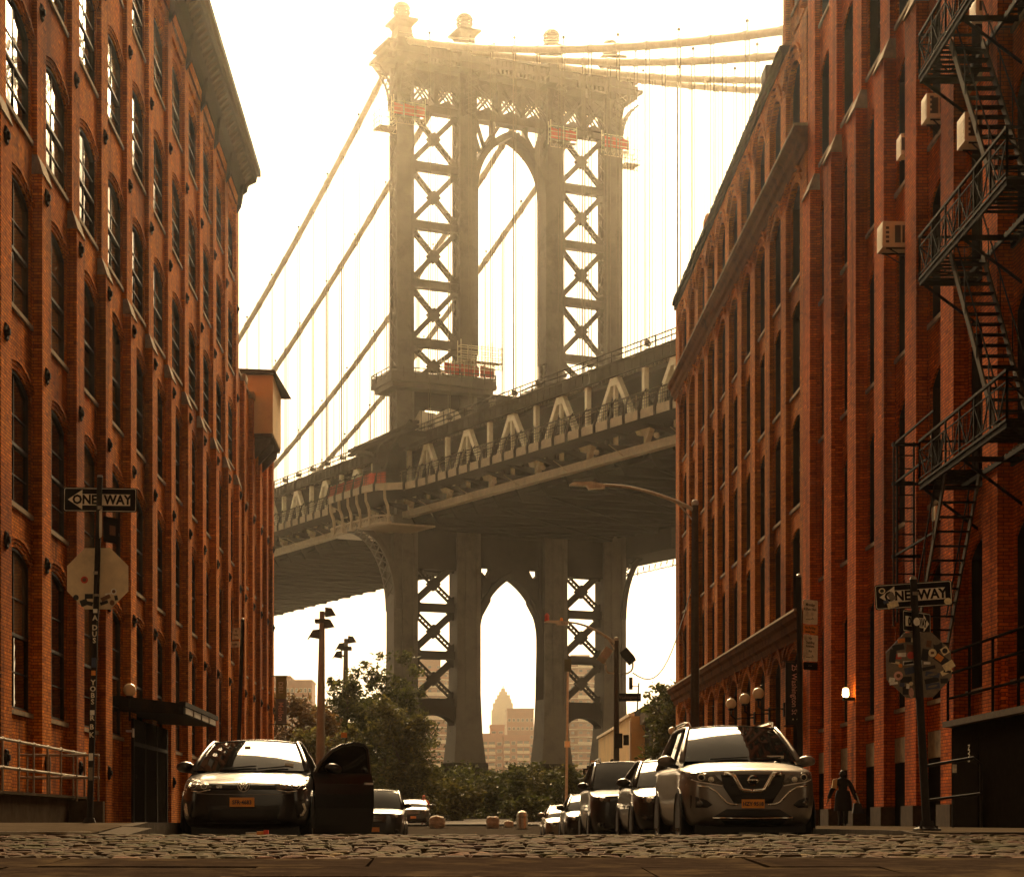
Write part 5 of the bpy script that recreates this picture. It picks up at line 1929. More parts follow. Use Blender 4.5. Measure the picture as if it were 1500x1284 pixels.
def subdiv(mb, levels, name):
    me = bpy.data.meshes.new(name)
    me.from_pydata(mb.v, [], mb.f)
    bm = bmesh.new()
    bm.from_mesh(me)
    bmesh.ops.remove_doubles(bm, verts=bm.verts, dist=1e-4)
    bmesh.ops.recalc_face_normals(bm, faces=bm.faces)
    bm.to_mesh(me)
    bm.free()
    tmp = bpy.data.objects.new('shape', me)
    COL.objects.link(tmp)
    md = tmp.modifiers.new('s', 'SUBSURF')
    md.levels = levels
    dg = bpy.context.evaluated_depsgraph_get()
    out = bpy.data.meshes.new_from_object(tmp.evaluated_get(dg))
    bpy.data.objects.remove(tmp)
    for p in out.polygons:
        p.use_smooth = True
    return out


def link_mesh(me, name, mat, parent):
    me.name = name
    me.materials.clear()
    me.materials.append(mat)
    o = bpy.data.objects.new(name, me)
    COL.objects.link(o)
    o.parent = parent
    return o


class Car:
    """a parked car facing the camera; local x right, y back from the nose, z up from the ground"""

    def __init__(self, name, label, cat, loc, yaw=0.0, W=1.8, L=4.3, hood=0.86, cowl=1.02, belt=0.98, roof=1.48, y_cowl=1.15, y_wtop=1.95, y_rtop=3.5, y_rear=4.2,
                 wb=0.80, wt=0.58, paint='paint_black', zb=0.18, nose=0.62, group='cars parked along the street', bluff=0.0, wheel=0.33):
        self.W, self.L = W, L
        self.root = thing(name, label, cat, loc, group)
        self.root.rotation_euler = (0, 0, yaw)
        hw = W / 2
        st = [(0.0, nose, zb + .16, hood - .12, hood - .07), (0.05, nose + .14, zb + .07, hood - .05, hood - .005), (0.2, .93, zb + .02, hood - .02, hood + .02 + bluff),
              (0.5, .985, zb, hood + .01, hood + .05 + bluff), (y_cowl * .7, 1.0, zb, (hood + belt) / 2, (hood + cowl) / 2 + .03 + bluff), (y_cowl + .08, 1.0, zb, belt, cowl),
              (y_cowl + .9, 1.0, zb, belt, belt + .03), (y_rtop, 1.0, zb, belt + .03, belt + .06), (L - .35, .97, zb + .02, belt + .0, belt + .06), (L - .06, .88, zb + .1, belt - .08, belt - .02), (L, .74, zb + .2, belt - .14, belt - .1)]
        mb = MB()
        secs = []
        for (y, wf, b0, zs, zt) in st:
            w_ = hw * wf
            half = [(0, b0), (.78 * w_, b0), (.93 * w_, b0 + .05), (.985 * w_, b0 + .2), (1.0 * w_, b0 + (zs - b0) * .55), (.985 * w_, zs - .06), (.94 * w_, zs), (.72 * w_, zs + .8 * (zt - zs)), (.4 * w_, zt), (0, zt + .01)]
            sec = [(x, y, z) for x, z in half] + [(-x, y, z) for x, z in half[-2:0:-1]]
            secs.append(sec)
        n = len(secs[0])
        for s_ in secs:
            mb.v.extend(s_)
        for i in range(len(secs) - 1):
            for k in range(n):
                mb.f.append((i * n + k, i * n + (k + 1) % n, (i + 1) * n + (k + 1) % n, (i + 1) * n + k))
        # closed nose and tail as quad strips
        for base, rev in ((0, False), ((len(secs) - 1) * n, True)):
            for k in range(0, n // 2):
                a, b, c, d = base + k, base + k + 1, base + (n - k - 1) % n, base + (n - k) % n
                f = (a, b, c, d) if len({a, b, c, d}) == 4 else tuple(dict.fromkeys((a, b, c, d)))
                if len(f) >= 3:
                    mb.f.append(f)
        me = subdiv(mb, 2, 'body')
        self.bvh = BVHTree.FromPolygons([v.co.copy() for v in me.vertices], [tuple(p.vertices) for p in me.polygons])
        self.body = link_mesh(me, 'body', M[paint], self.root)
        self.p = dict(hw=hw, belt=belt, roof=roof, y_cowl=y_cowl, y_wtop=y_wtop, y_rtop=y_rtop, y_rear=y_rear, wb=wb, wt=wt, cowl=cowl, hood=hood, zb=zb, L=L)
        self.paint = paint
        # ---- glass house
        bow = .16

        def shield(s, t, y0=y_cowl, y1=y_wtop, z0=cowl - .01, z1=roof - .05, sg=1, grow=0.0):
            x = s * ((wb + grow) + (wt - wb) * t)
            return (x, y0 + (y1 - y0) * t - sg * bow * (1 - s * s) * (1 - .45 * t), z0 + (z1 - z0) * t + (.035 * (1 - s * s)) * t + .03 * math.sin(math.pi * t))
        self.shield = shield

        def grid(fn, ns, ntt, th=0.0):
            m_ = MB()
            m_.v = [fn(-1 + 2 * i / ns, j / ntt) for j in range(ntt + 1) for i in range(ns + 1)]
            k = ns + 1
            m_.f = [(j * k + i, j * k + i + 1, (j + 1) * k + i + 1, (j + 1) * k + i) for j in range(ntt) for i in range(ns)]
            return m_
        o = self.loc(grid(shield, 14, 8), 'windshield', M['car_glass'], smooth=True)
        rear = lambda s, t: shield(s, t, y_rear, y_rtop, belt + .04, roof - .06, -1)
        self.loc(grid(rear, 10, 6), 'rear_window', M['car_glass'], smooth=True)
        # roof
        z1 = roof - .05

        def rf(s, t):
            y = (y_wtop - bow * .55 * (1 - s * s)) * (1 - t) + (y_rtop + bow * .55 * (1 - s * s)) * t
            return (s * (wt + .012), y, z1 + .035 * (1 - s * s) + .04 * math.sin(math.pi * t) * (1 - .5 * s * s) + .012)
        rm = grid(rf, 12, 10)
        self.loc(rm, 'roof', M[paint], smooth=True)
        # side glass, pillars, door lines
        for sg in (-1, 1):
            g = MB()
            quad = lambda a, b, c, d: g.add([a, b, c, d], [(0, 1, 2, 3)])
            pts_b = [y_cowl + .02, y_cowl + (y_rear - y_cowl) * .42, y_cowl + (y_rear - y_cowl) * .78, y_rear - .05]
            pts_t = [y_wtop, y_cowl + (y_rear - y_cowl) * .44, y_cowl + (y_rear - y_cowl) * .76, y_rtop]
            for i in range(3):
                g = MB()
                g.add([(sg * wb, pts_b[i], belt - .01), (sg * wb, pts_b[i + 1], belt - .01), (sg * wt, pts_t[i + 1], z1 + .01), (sg * wt, pts_t[i], z1 + .01)], [(0, 1, 2, 3)])
                self.loc(g, 'side_window', M['car_glass'])
            for (yb_, yt_, r_) in ((pts_b[1], pts_t[1], .035), (pts_b[2], pts_t[2], .045)):
                m_ = MB()
                m_.bar((sg * (wb + .005), yb_, belt - .02), (sg * (wt + .005), yt_, z1), .07, .03)
                self.loc(m_, 'pillar', M['plastic'])
            m_ = MB()
            m_.tube([shield(sg, t_, grow=.012) for t_ in (0, .25, .5, .75, 1.0)] + [(sg * (wt + .012), y_wtop + (y_rtop - y_wtop) * q, z1 + .03 * math.sin(math.pi * q) + .008) for q in (.15, .35, .6, .85, 1.0)] +
                    [rear(sg, t_) for t_ in (.75, .5, .25, 0)], [.042, .04, .036, .034, .03] + [.026] * 5 + [.04, .05, .055, .06], 8)
            self.loc(m_, 'roof_pillar', M[paint], smooth=True)
            # wing of the shoulder between belt and glass
            m_ = MB()
            k0, k1 = (sg * wb * 1.0, y_cowl - .02, belt + .005), (sg * wb * 1.0, y_rear, belt + .005)
            m_.hexa([(sg * (wb - .05), y_cowl - .05, belt - .06), (sg * (hw * .955), y_cowl - .05, belt - .06), (sg * (hw * .955), y_rear, belt - .04), (sg * (wb - .05), y_rear, belt - .04),
                     (sg * (wb - .05), y_cowl - .05, belt + .02), (sg * (wb + .01), y_cowl - .05, belt + .02), (sg * (wb + .01), y_rear, belt + .04), (sg * (wb - .05), y_rear, belt + .04)])
            self.loc(m_, 'window_ledge', M[paint])
            # wheels with dark arches
            for yw in (.86, L - .88):
                wx = sg * (hw - .11)
                tyre = MB()
                prof = [(wheel * .66, -.1), (wheel * .93, -.105), (wheel, -.07), (wheel, .07), (wheel * .93, .105), (wheel * .66, .1)]
                nn = 20
                for r_, xx in prof:
                    for q in range(nn):
                        a = 2 * math.pi * q / nn
                        tyre.v.append((wx + sg * xx, yw + r_ * math.cos(a), wheel + r_ * math.sin(a)))
                for i in range(len(prof) - 1):
                    for q in range(nn):
                        tyre.f.append((i * nn + q, i * nn + (q + 1) % nn, (i + 1) * nn + (q + 1) % nn, (i + 1) * nn + q))
                w_ = self.loc(tyre, 'wheel', M['tyre'])
                rim = MB()
                for q in range(5):
                    a = 2 * math.pi * q / 5
                    rim.bar((wx + sg * .085, yw, wheel), (wx + sg * .07, yw + wheel * .66 * math.cos(a), wheel + wheel * .66 * math.sin(a)), .06, .03, up=(1, 0, 0))
                ring = [(wx + sg * .08, yw + wheel * .64 * math.cos(2 * math.pi * q / 16), wheel + wheel * .64 * math.sin(2 * math.pi * q / 16)) for q in range(17)]
                rim.tube(ring, .022, 5, False)
                ro = self.loc(rim, 'rim', M['rim'])
                ro.parent = w_
                ar = MB()
                a_in = [(sg * (hw * 1.002), yw + wheel * 1.06 * math.cos(a), wheel + wheel * 1.06 * math.sin(a)) for a in [math.pi * (q - 1) / 10 for q in range(13)]]
                a_out = [(sg * (hw * .985), yw + wheel * 1.24 * math.cos(a), wheel + wheel * 1.24 * math.sin(a)) for a in [math.pi * (q - 1) / 10 for q in range(13)]]
                ar.strip(a_in, a_out, (sg * .014, 0, 0))
                ar.prism([p_ for p_ in a_in], (sg * -.004, 0, 0))
                self.loc(ar, 'wheel_arch', M['plastic'])

    def loc(self, mb, name, mat, smooth=False, parent=None):
        o = mb.build(name, mat, None, origin=(0, 0, 0), smooth=smooth)
        o.parent = parent or self.root
        return o

    def front_y(self, x, z):
        h = self.bvh.ray_cast(Vector((x, -3, z)), Vector((0, 1, 0)))
        return h[0].y if h[0] is not None else None

    def decal(self, poly, name, mat, off=.006, th=.03, cuts=3, parent=None, smooth=True):
        """piece that follows the nose: polygon in front view (x,z)"""
        bm = bmesh.new()
        vs = [bm.verts.new((x, 0, z)) for x, z in poly]
        bm.faces.new(vs)
        bmesh.ops.triangulate(bm, faces=bm.faces)
        if cuts:
            bmesh.ops.subdivide_edges(bm, edges=bm.edges, cuts=cuts, use_grid_fill=True)
            bmesh.ops.triangulate(bm, faces=bm.faces)
        last = 0.0
        for v in bm.verts:
            x, z = v.co.x, v.co.z
            y = self.front_y(x, z)
            q = 0
            while y is None and q < 12:
                x *= .97
                z = z + (.6 - z) * .04
                y = self.front_y(x, z)
                q += 1
            v.co.y = (y if y is not None else .2) - off
        ext = bmesh.ops.extrude_face_region(bm, geom=bm.faces[:])
        for g in ext['geom']:
            if isinstance(g, bmesh.types.BMVert):
                g.co.y += th
        bmesh.ops.recalc_face_normals(bm, faces=bm.faces)
        me = bpy.data.meshes.new(name)
        bm.to_mesh(me)
        bm.free()
        if smooth:
            for p in me.polygons:
                p.use_smooth = abs(p.normal.y) > .3
        o = link_mesh(me, name, mat, parent or self.root)
        return o

    def ribbon(self, pts, w, name, mat, off=.008, th=.03, parent=None):
        pts = [Vector((x, 0, z)) for x, z in pts]
        L_, R_ = [], []
        for i, p in enumerate(pts):
            d = (pts[min(i + 1, len(pts) - 1)] - pts[max(i - 1, 0)]).normalized()
            nrm = Vector((-d.z, 0, d.x)) * w / 2
            L_.append(p + nrm)
            R_.append(p - nrm)
        return self.decal([(p.x, p.z) for p in L_] + [(p.x, p.z) for p in R_[::-1]], name, mat, off, th, 1, parent)

    def disc(self, x, z, r, name, mat, off=.01, th=.02, parent=None, n=18):
        return self.decal([(x + r * math.cos(2 * math.pi * k / n), z + r * math.sin(2 * math.pi * k / n)) for k in range(n)], name, mat, off, th, 0, parent)

    def mirror(self, sg, y=None, z=None, mat=None, out=.2):
        p = self.p
        y = p['y_cowl'] + .38 if y is None else y
        z = p['belt'] + .1 if z is None else z
        x = sg * (p['hw'] * .96 + out * .5)
        mb = MB()
        mb.add([], [])
        bm = bmesh.new()
        bmesh.ops.create_icosphere(bm, subdivisions=2, radius=1)
        for v in bm.verts:
            c = v.co
            v.co = Vector((x + c.x * .135, y + c.y * .075 + abs(c.x) * .02, z + (c.z * .085 if c.z > 0 else c.z * .075)))
        me = bpy.data.meshes.new('mirror')
        bm.to_mesh(me)
        bm.free()
        for q in me.polygons:
            q.use_smooth = True
        o = link_mesh(me, 'mirror', M[mat or self.paint], self.root)
        m_ = MB()
        m_.bar((sg * (p['hw'] * .9), y + .03, z - .08), (x, y + .02, z - .05), .06, .05)
        self.loc(m_, 'stalk', M['plastic'], parent=o)
        return o

    def plate_(self, x, z, text, w=.32, h=.15):
        y = self.front_y(x, z) - .03
        m_ = MB().box(x - w / 2, x + w / 2, y, y + .03, z - h / 2, z + h / 2)
        o = self.loc(m_, 'licence_plate', M['plate'])
        tx = text_mesh(text, h * .62, M['ink'], 'lettering', None, (0, 0, 0), offset=.002, sx=.9)
        tx.parent = o
        tx.location = (x, y - .003, z - .005)
        return o

    def ground_shadow_pan(self):
        p = self.p
        m_ = MB().box(-p['hw'] * .82, p['hw'] * .82, .25, p['L'] - .3, p['zb'] - .06, p['zb'] + .16)  # black pan hung extra low to keep the gap under the car dark
        self.loc(m_, 'underbody_shadow_pan', M['plastic'])


# ---------------------------------------------------------------- black hatchback, door open
CY = 27.0
hx = at(358, CY)
c = Car('hatchback', 'glossy black hatchback with its driver door standing open and an orange licence plate', 'car', (hx + .0, CY - .1, gz(CY)), yaw=math.radians(1.2),
        W=1.8, L=4.2, hood=.84, cowl=1.03, belt=.98, roof=1.49, y_cowl=1.12, y_wtop=1.98, y_rtop=3.6, y_rear=4.0, wb=.79, wt=.60, paint='paint_black', nose=.66)
c.ground_shadow_pan()
for sg in (-1, 1):
    hl = c.decal([(sg * .86, .90), (sg * .80, .76), (sg * .52, .725), (sg * .43, .76), (sg * .50, .83), (sg * .68, .89)], 'headlight', M['lens'], .012, .03)
    c.disc(sg * .70, .805, .062, 'projector', M['reflector'], .016, .02, hl)
    c.disc(sg * .70, .805, .045, 'projector_glass', M['car_glass'], .02, .02, hl)
    c.disc(sg * .54, .785, .042, 'indicator', M['amber'] if sg > 0 else M['reflector'], .016, .02, hl)
    c.ribbon([(sg * .45, .735), (sg * .6, .70), (sg * .8, .735), (sg * .87, .80)], .012, 'lamp_edge', M['chrome'], .012, .02, hl)
    fg = c.decal([(sg * .68, .58), (sg * .84, .58), (sg * .84, .36), (sg * .72, .36)], 'fog_recess', M['plastic'], .004, .02)
    c.ribbon([(sg * .80, .55), (sg * .825, .47), (sg * .79, .39), (sg * .76, .39)], .03, 'running_light', M['reflector'], .014, .02, fg)
c.decal([(-.42, .81), (.42, .81), (.44, .735), (-.44, .735)], 'grille', M['plastic'], .006, .02)
for z in (.757, .787):
    c.ribbon([(-.42, z), (0, z), (.42, z)], .007, 'grille_bar', M['paint_dark'], .012, .02)
c.ribbon([(-.82, .70), (-.45, .672), (0, .665), (.45, .672), (.82, .70)], .01, 'bumper_line', M['paint_silver'], .008, .02)
c.decal([(-.5, .52), (.5, .52), (.44, .27), (-.44, .27)], 'lower_intake', M['plastic'], .005, .02)
c.ribbon([(-.5, .285), (0, .275), (.5, .285)], .012, 'intake_lip', M['paint_dark'], .01, .02)
bd = c.disc(0, .785, .082, 'badge', M['badge'], .018, .02)
c.disc(0, .785, .066, 'badge_field', M['plastic'], .024, .02, bd)
c.ribbon([(-.042, .825), (-.014, .79), (0, .815), (.014, .79), (.042, .825)], .017, 'badge_letter', M['badge'], .03, .02, bd)
c.ribbon([(-.052, .80), (-.024, .738), (0, .785), (.024, .738), (.052, .80)], .017, 'badge_letter', M['badge'], .03, .02, bd)
tx = text_mesh('GTI', .05, M['chrome'], 'grille_lettering', None, (0, 0, 0), offset=.001)
tx.parent = c.root
tx.location = (-.33, c.front_y(-.33, .772) - .015, .772)
c.plate_(-.02, .565, 'SFR\u00b74683', .335, .125)
c.mirror(-1)
# stickers behind the windscreen
for (s, t_, w_, h_) in ((.72, .16, .12, .045), (-.12, .72, .09, .04)):
    p = c.shield(s, t_)
    m_ = MB().box(p[0] - w_ / 2, p[0] + w_ / 2, p[1] - .022, p[1] - .014, p[2] - h_ / 2, p[2] + h_ / 2)
    c.loc(m_, 'windscreen_sticker', M['paper'])
m_ = MB()
for (xa, xb) in ((-.55, .12), (.15, .7)):
    a, b = c.shield(xa, .02), c.shield(xb, .1)
    m_.bar((a[0], a[1] - .03, a[2] + .012), (b[0], b[1] - .03, b[2] + .012), .02)
c.loc(m_, 'wiper', M['plastic'])
# open door: skin faces the camera
dr = bpy.data.objects.new('door', None)
COL.objects.link(dr)
dr.parent = c.root
dr.location = (.88, 1.28, 0)
dr.rotation_euler = (0, 0, math.radians(43))


def dpart(mb, name, mat, parent=None, smooth=False):
    o = mb.build(name, mat, None, origin=(0, 0, 0), smooth=smooth)
    o.parent = parent or dr
    return o


sk = MB()
prof = [(.12, -.015), (.26, .02), (.5, .045), (.7, .05), (.85, .035), (.98, .0)]
cols = [0.0, .04, .3, .6, .9, 1.08, 1.12]
for j, (z, b) in enumerate(prof):
    for q in cols:
        sk.v.append((q, -b - .01 * math.sin(math.pi * min(1, q)), z))
for j, (z, b) in enumerate(prof):
    for q in cols:
        sk.v.append((q, .09, z))
nq = len(cols)
npf = len(prof)
for lay, fl in ((0, 0), (npf * nq, 1)):
    for j in range(npf - 1):
        for i in range(nq - 1):
            a = lay + j * nq + i
            sk.f.append((a, a + 1, a + nq + 1, a + nq))
off_ = npf * nq
for j in range(npf - 1):
    for i in (0, nq - 1):
        sk.f.append((j * nq + i, (j + 1) * nq + i, off_ + (j + 1) * nq + i, off_ + j * nq + i))
for i in range(nq - 1):
    for j in (0, npf - 1):
        sk.f.append((j * nq + i, j * nq + i + 1, off_ + j * nq + i + 1, off_ + j * nq + i))
dpart(sk, 'door_skin', M['paint_black'])
fr = MB()
arc = [(.03, .98), (.18, 1.16), (.36, 1.31), (.56, 1.40), (.78, 1.43), (.98, 1.42), (1.05, 1.36), (1.08, 1.15), (1.1, .98)]
fr.tube([(q, .03, z) for q, z in arc], .028, 6)
fr.bar((.0, .03, .985), (1.11, .03, .985), .05, .04)
dpart(fr, 'window_frame', M['paint_black'])
gl = MB()
gl.prism([(q, .03, z) for q, z in arc], (0, .006, 0))
dpart(gl, 'door_window', M['car_glass'])
dpart(MB().box(.93, 1.08, -.075, -.045, .84, .868), 'handle', M['badge'])
mm = MB().box(.30, .6, -.064, -.05, .655, .668)
dpart(mm, 'door_moulding', M['paint_dark'])
bm = bmesh.new()
bmesh.ops.create_icosphere(bm, subdivisions=2, radius=1)
for v in bm.verts:
    q = v.co
    v.co = Vector((.28 + q.x * .15, -.12 + q.y * .08, 1.06 + q.z * .08 - q.x * .015))
me = bpy.data.meshes.new('mirror')
bm.to_mesh(me)
bm.free()
for q in me.polygons:
    q.use_smooth = True
link_mesh(me, 'mirror', M['paint_black'], dr)
hatch = c

# ---------------------------------------------------------------- champagne crossover
nx = at(1103, 27.0)
c = Car('crossover_car', 'champagne silver crossover with a bold chrome U in its grille, parked on the right', 'car', (nx, 27.0, gz(27) - .03), yaw=math.radians(0),
        W=1.86, L=4.65, hood=1.05, cowl=1.2, belt=1.1, roof=1.74, y_cowl=1.2, y_wtop=2.05, y_rtop=4.0, y_rear=4.45, wb=.82, wt=.63, paint='paint_silver', zb=.24, nose=.68, wheel=.36)
c.ground_shadow_pan()
for sg in (-1, 1):
    hl = c.decal([(sg * .91, 1.02), (sg * .89, .93), (sg * .74, .885), (sg * .42, .83), (sg * .40, .86), (sg * .52, .97), (sg * .74, 1.01)], 'headlight', M['lens'], .008, .03)
    c.disc(sg * .70, .935, .05, 'projector', M['reflector'], .016, .02, hl)
    c.disc(sg * .57, .905, .04, 'projector', M['reflector'], .016, .02, hl)
    c.disc(sg * .70, .935, .036, 'projector_glass', M['car_glass'], .02, .02, hl)
    c.ribbon([(sg * .90, .94), (sg * .74, .875), (sg * .42, .82)], .016, 'running_light', M['white_print'], .014, .02, hl)
    c.ribbon([(sg * .40, .985), (sg * .28, .985), (sg * .255, .95), (sg * .16, .775), (sg * .12, .755), (0, .75)], .052, 'grille_chrome', M['chrome'], .022, .03)
    c.ribbon([(sg * .88, .84), (sg * .6, .80), (sg * .5, .74), (sg * .36, .59), (sg * .3, .565), (sg * .2, .56)], .022, 'bumper_edge', M['chrome'], .014, .03)
    fg = c.decal([(sg * .62, .62), (sg * .9, .72), (sg * .9, .52), (sg * .62, .52), (sg * .55, .56)], 'fog_recess', M['plastic'], .006, .02)
    c.disc(sg * .72, .58, .04, 'fog_lamp', M['lens'], .012, .02, fg)
c.decal([(-.44, .975), (.44, .975), (.40, .80), (.31, .66), (.26, .58), (-.26, .58), (-.31, .66), (-.40, .80)], 'grille', M['plastic'], .005, .02)
for z in (.88, .83, .70, .65):
    wv = .3 if z > .75 else .22
    c.ribbon([(-wv, z), (0, z), (wv, z)], .008, 'grille_bar', M['paint_dark'], .012, .02)
c.decal([(-.56, .38), (-.36, .50), (.36, .50), (.56, .38)], 'lower_intake', M['plastic'], .006, .02)
c.ribbon([(-.55, .375), (0, .365), (.55, .375)], .03, 'skid_plate', M['chrome'], .02, .03)
c.decal([(-.85, .35), (.85, .35), (.75, .27), (-.75, .27)], 'lower_valance', M['plastic'], .006, .03)
c.ribbon([(-.78, .24), (0, .22), (.55, .235)], .014, 'lower_lip', M['chrome'], .012, .03)
bd = c.disc(0, .895, .075, 'badge', M['chrome'], .024, .02)
c.disc(0, .895, .058, 'badge_field', M['plastic'], .028, .02, bd)
c.ribbon([(-.085, .895), (.085, .895)], .024, 'badge_bar', M['chrome'], .034, .02, bd)
c.plate_(0, .575, 'HZY\u00b79518', .31, .12)
c.mirror(1, out=.24)
c.mirror(-1, out=.24)
for sg in (-1, 1):
    m_ = MB()
    m_.tube([(sg * .6, 2.1, 1.7), (sg * .62, 2.2, 1.78), (sg * .63, 2.5, 1.8), (sg * .63, 3.6, 1.8), (sg * .62, 3.9, 1.77), (sg * .6, 4.0, 1.7)], .022, 6)
    c.loc(m_, 'roof_rail', M['chrome'])
p = c.shield(.62, .1)
c.loc(MB().box(p[0] - .12, p[0] + .12, p[1] - .02, p[1] - .012, p[2] - .02, p[2] + .02), 'windscreen_sticker', M['paper'])
m_ = MB()
a, b = c.shield(0, .9), c.shield(.03, .8)
m_.box(-.12, .12, a[1] - .012, a[1] - .004, a[2] - .05, a[2])
c.loc(m_, 'mirror_sensor', M['plastic'])
m_ = MB()
for (xa, xb) in ((-.55, .12), (.15, .7)):
    a, b = c.shield(xa, .02), c.shield(xb, .07)
    m_.bar((a[0], a[1] - .03, a[2] + .012), (b[0], b[1] - .03, b[2] + .012), .02)
c.loc(m_, 'wiper', M['plastic'])


# ---------------------------------------------------------------- the cars behind
def plain_car(name, label, x, y, paint_, W=1.8, L=4.5, roof=1.45, hood=.86, grille='bar', suv=False, zoff=0.0, yaw=0.0, plate=True):
    k = roof - 1.45
    c = Car(name, label, 'car', (x, y, gz(y) + zoff), yaw=yaw, W=W, L=L, hood=hood, cowl=hood + .16, belt=hood + .12, roof=roof, y_cowl=1.2, y_wtop=2.0, y_rtop=3.7 if suv else 3.2, y_rear=L - .15 if suv else L - .6,
            wb=W * .44, wt=W * (.36 if suv else .33), paint=paint_, nose=.7 if suv else .62, zb=.2 + .04 * suv)
    c.ground_shadow_pan()
    h = hood
    for sg in (-1, 1):
        hl = c.decal([(sg * W * .47, h - .03), (sg * W * .46, h - .14), (sg * W * .27, h - .17), (sg * W * .27, h - .07)], 'headlight', M['lens'], .008, .03)
        c.disc(sg * W * .37, h - .1, .045, 'projector', M['reflector'], .016, .02, hl)
        fg = c.decal([(sg * W * .33, .5), (sg * W * .45, .52), (sg * W * .45, .4), (sg * W * .33, .4)], 'fog_recess', M['plastic'], .005, .02)
        c.disc(sg * W * .4, .46, .035, 'fog_lamp', M['lens'], .012, .02, fg)
        c.mirror(sg)
    if grille == 'upright':
        g = c.decal([(-.28, h - .05), (.28, h - .05), (.25, h - .34), (-.25, h - .34)], 'grille', M['plastic'], .006, .02)
        for q in range(9):
            xx = -.24 + .06 * q
            c.ribbon([(xx, h - .07), (xx, h - .32)], .018, 'grille_bar', M['paint_beige'], .014, .02, g)
        c.ribbon([(-.29, h - .06), (-.26, h - .35), (.26, h - .35), (.29, h - .06)], .03, 'grille_surround', M['chrome'], .018, .02, g)
    else:
        g = c.decal([(-.4, h - .06), (.4, h - .06), (.34, h - .3), (-.34, h - .3)], 'grille', M['plastic'], .006, .02)
        for q in range(4):
            c.ribbon([(-.36, h - .1 - .05 * q), (.36, h - .1 - .05 * q)], .012, 'grille_bar', M['chrome'], .014, .02, g)
    c.decal([(-.55, .4), (.55, .4), (.5, .28), (-.5, .28)], 'lower_intake', M['plastic'], .006, .02)
    if plate:
        y = c.front_y(0, .47) - .03
        c.loc(MB().box(-.16, .16, y, y + .03, .42, .56), 'licence_plate', M['plate'])
    return c


plain_car('sedan', 'dark sedan tucked right behind the champagne crossover, only its left side showing', 4.0, 33.6, 'paint_dark', W=1.85, L=4.6, roof=1.5)
c = plain_car('off_road_car', 'black off-road car with an upright chrome grille behind the dark sedan', 4.02, 44.2, 'paint_black', W=1.95, L=4.7, roof=1.92, hood=1.12, grille='upright', suv=True)
for sg in (-1, 1):
    m_ = MB()
    m_.tube([(sg * .6, 2.1, 1.9), (sg * .6, 2.2, 1.99), (sg * .6, 3.6, 1.99), (sg * .6, 3.7, 1.9)], .025, 6)
    c.loc(m_, 'roof_rail', M['chrome'])
plain_car('hatchback', 'dark hatchback between the black off-road car and the beige one on the right', 4.05, 56.0, 'paint_dark', W=1.78, L=4.2, roof=1.48)
plain_car('estate_car', 'beige car farthest back in the right row', 4.0, 67.5, 'paint_beige', W=1.78, L=4.3, roof=1.42)
plain_car('sedan', 'grey sedan half hidden between the dark hatchback and the beige car', 4.5, 61.4, 'paint_beige', W=1.78, L=4.3, roof=1.5)
plain_car('crossover_car', 'black crossover partly hidden behind the open door of the black hatchback', -2.42, 60.0, 'paint_black', W=1.84, L=4.6, roof=1.72, hood=1.0, suv=True)
plain_car('sedan', 'black car last in the left row, beside the squared boulder', -2.3, 112.0, 'paint_black', W=1.85, L=4.5, roof=1.52, hood=.95)
# ================================================================== street furniture
M['sign_black'] = pm('sign_black', (0.012, 0.010, 0.010), 0.75, var=0.3, scale=12, spec=0.12)
M['sign_white'] = pm('sign_white', (0.84, 0.76, 0.58), 0.4, var=0.15, scale=14, dirt=(0.42, 0.36, 0.26))
M['sign_back'] = pm('bare_aluminium', (0.74, 0.6, 0.38), 0.6, var=0.15, scale=6, dirt=(0.48, 0.38, 0.24))
M['pole'] = pm('grey_pole_paint', (0.025, 0.02, 0.016), 0.7, var=0.3, scale=10, spec=0.2)
M['lamp_pole'] = pm('brown_lamp_pole', (0.09, 0.07, 0.05), 0.7, var=0.25, scale=6, spec=0.2)
M['dock_black'] = pm('soot_black_panel', (0.012, 0.009, 0.007), 1.0, var=0.3, scale=6, spec=0.0)
M['pole_light'] = pm('galvanised_pole', (0.5, 0.42, 0.3), 0.6, metal=0.0, var=0.25, scale=8)
M['globe'] = pm('opal_globe', (0.88, 0.7, 0.42), 0.25, var=0.06, scale=3)
ST = {}
for nm, cc in (('red', (0.62, 0.07, 0.04)), ('black', (0.012, 0.011, 0.011)), ('white', (0.88, 0.83, 0.72)), ('orange', (0.8, 0.28, 0.04)), ('blue', (0.05, 0.07, 0.12)), ('grey', (0.2, 0.16, 0.11)), ('brown', (0.16, 0.07, 0.03)), ('cream', (0.84, 0.68, 0.4)), ('pink', (0.72, 0.4, 0.3))):
    ST[nm] = pm('sticker_' + nm, cc, 0.5, var=0.25, scale=25)


def rrect(w_, h, r, n=4):
    out = []
    for (cx, cz, a0) in ((w_ / 2 - r, h / 2 - r, 0), (-w_ / 2 + r, h / 2 - r, 90), (-w_ / 2 + r, -h / 2 + r, 180), (w_ / 2 - r, -h / 2 + r, 270)):
        for k in range(n + 1):
            a = math.radians(a0 + 90 * k / n)
            out.append((cx + r * math.cos(a), cz + r * math.sin(a)))
    return out


def flat(poly, y0, y1):
    return MB().prism([(x, y0, z) for x, z in poly], (0, y1 - y0, 0))


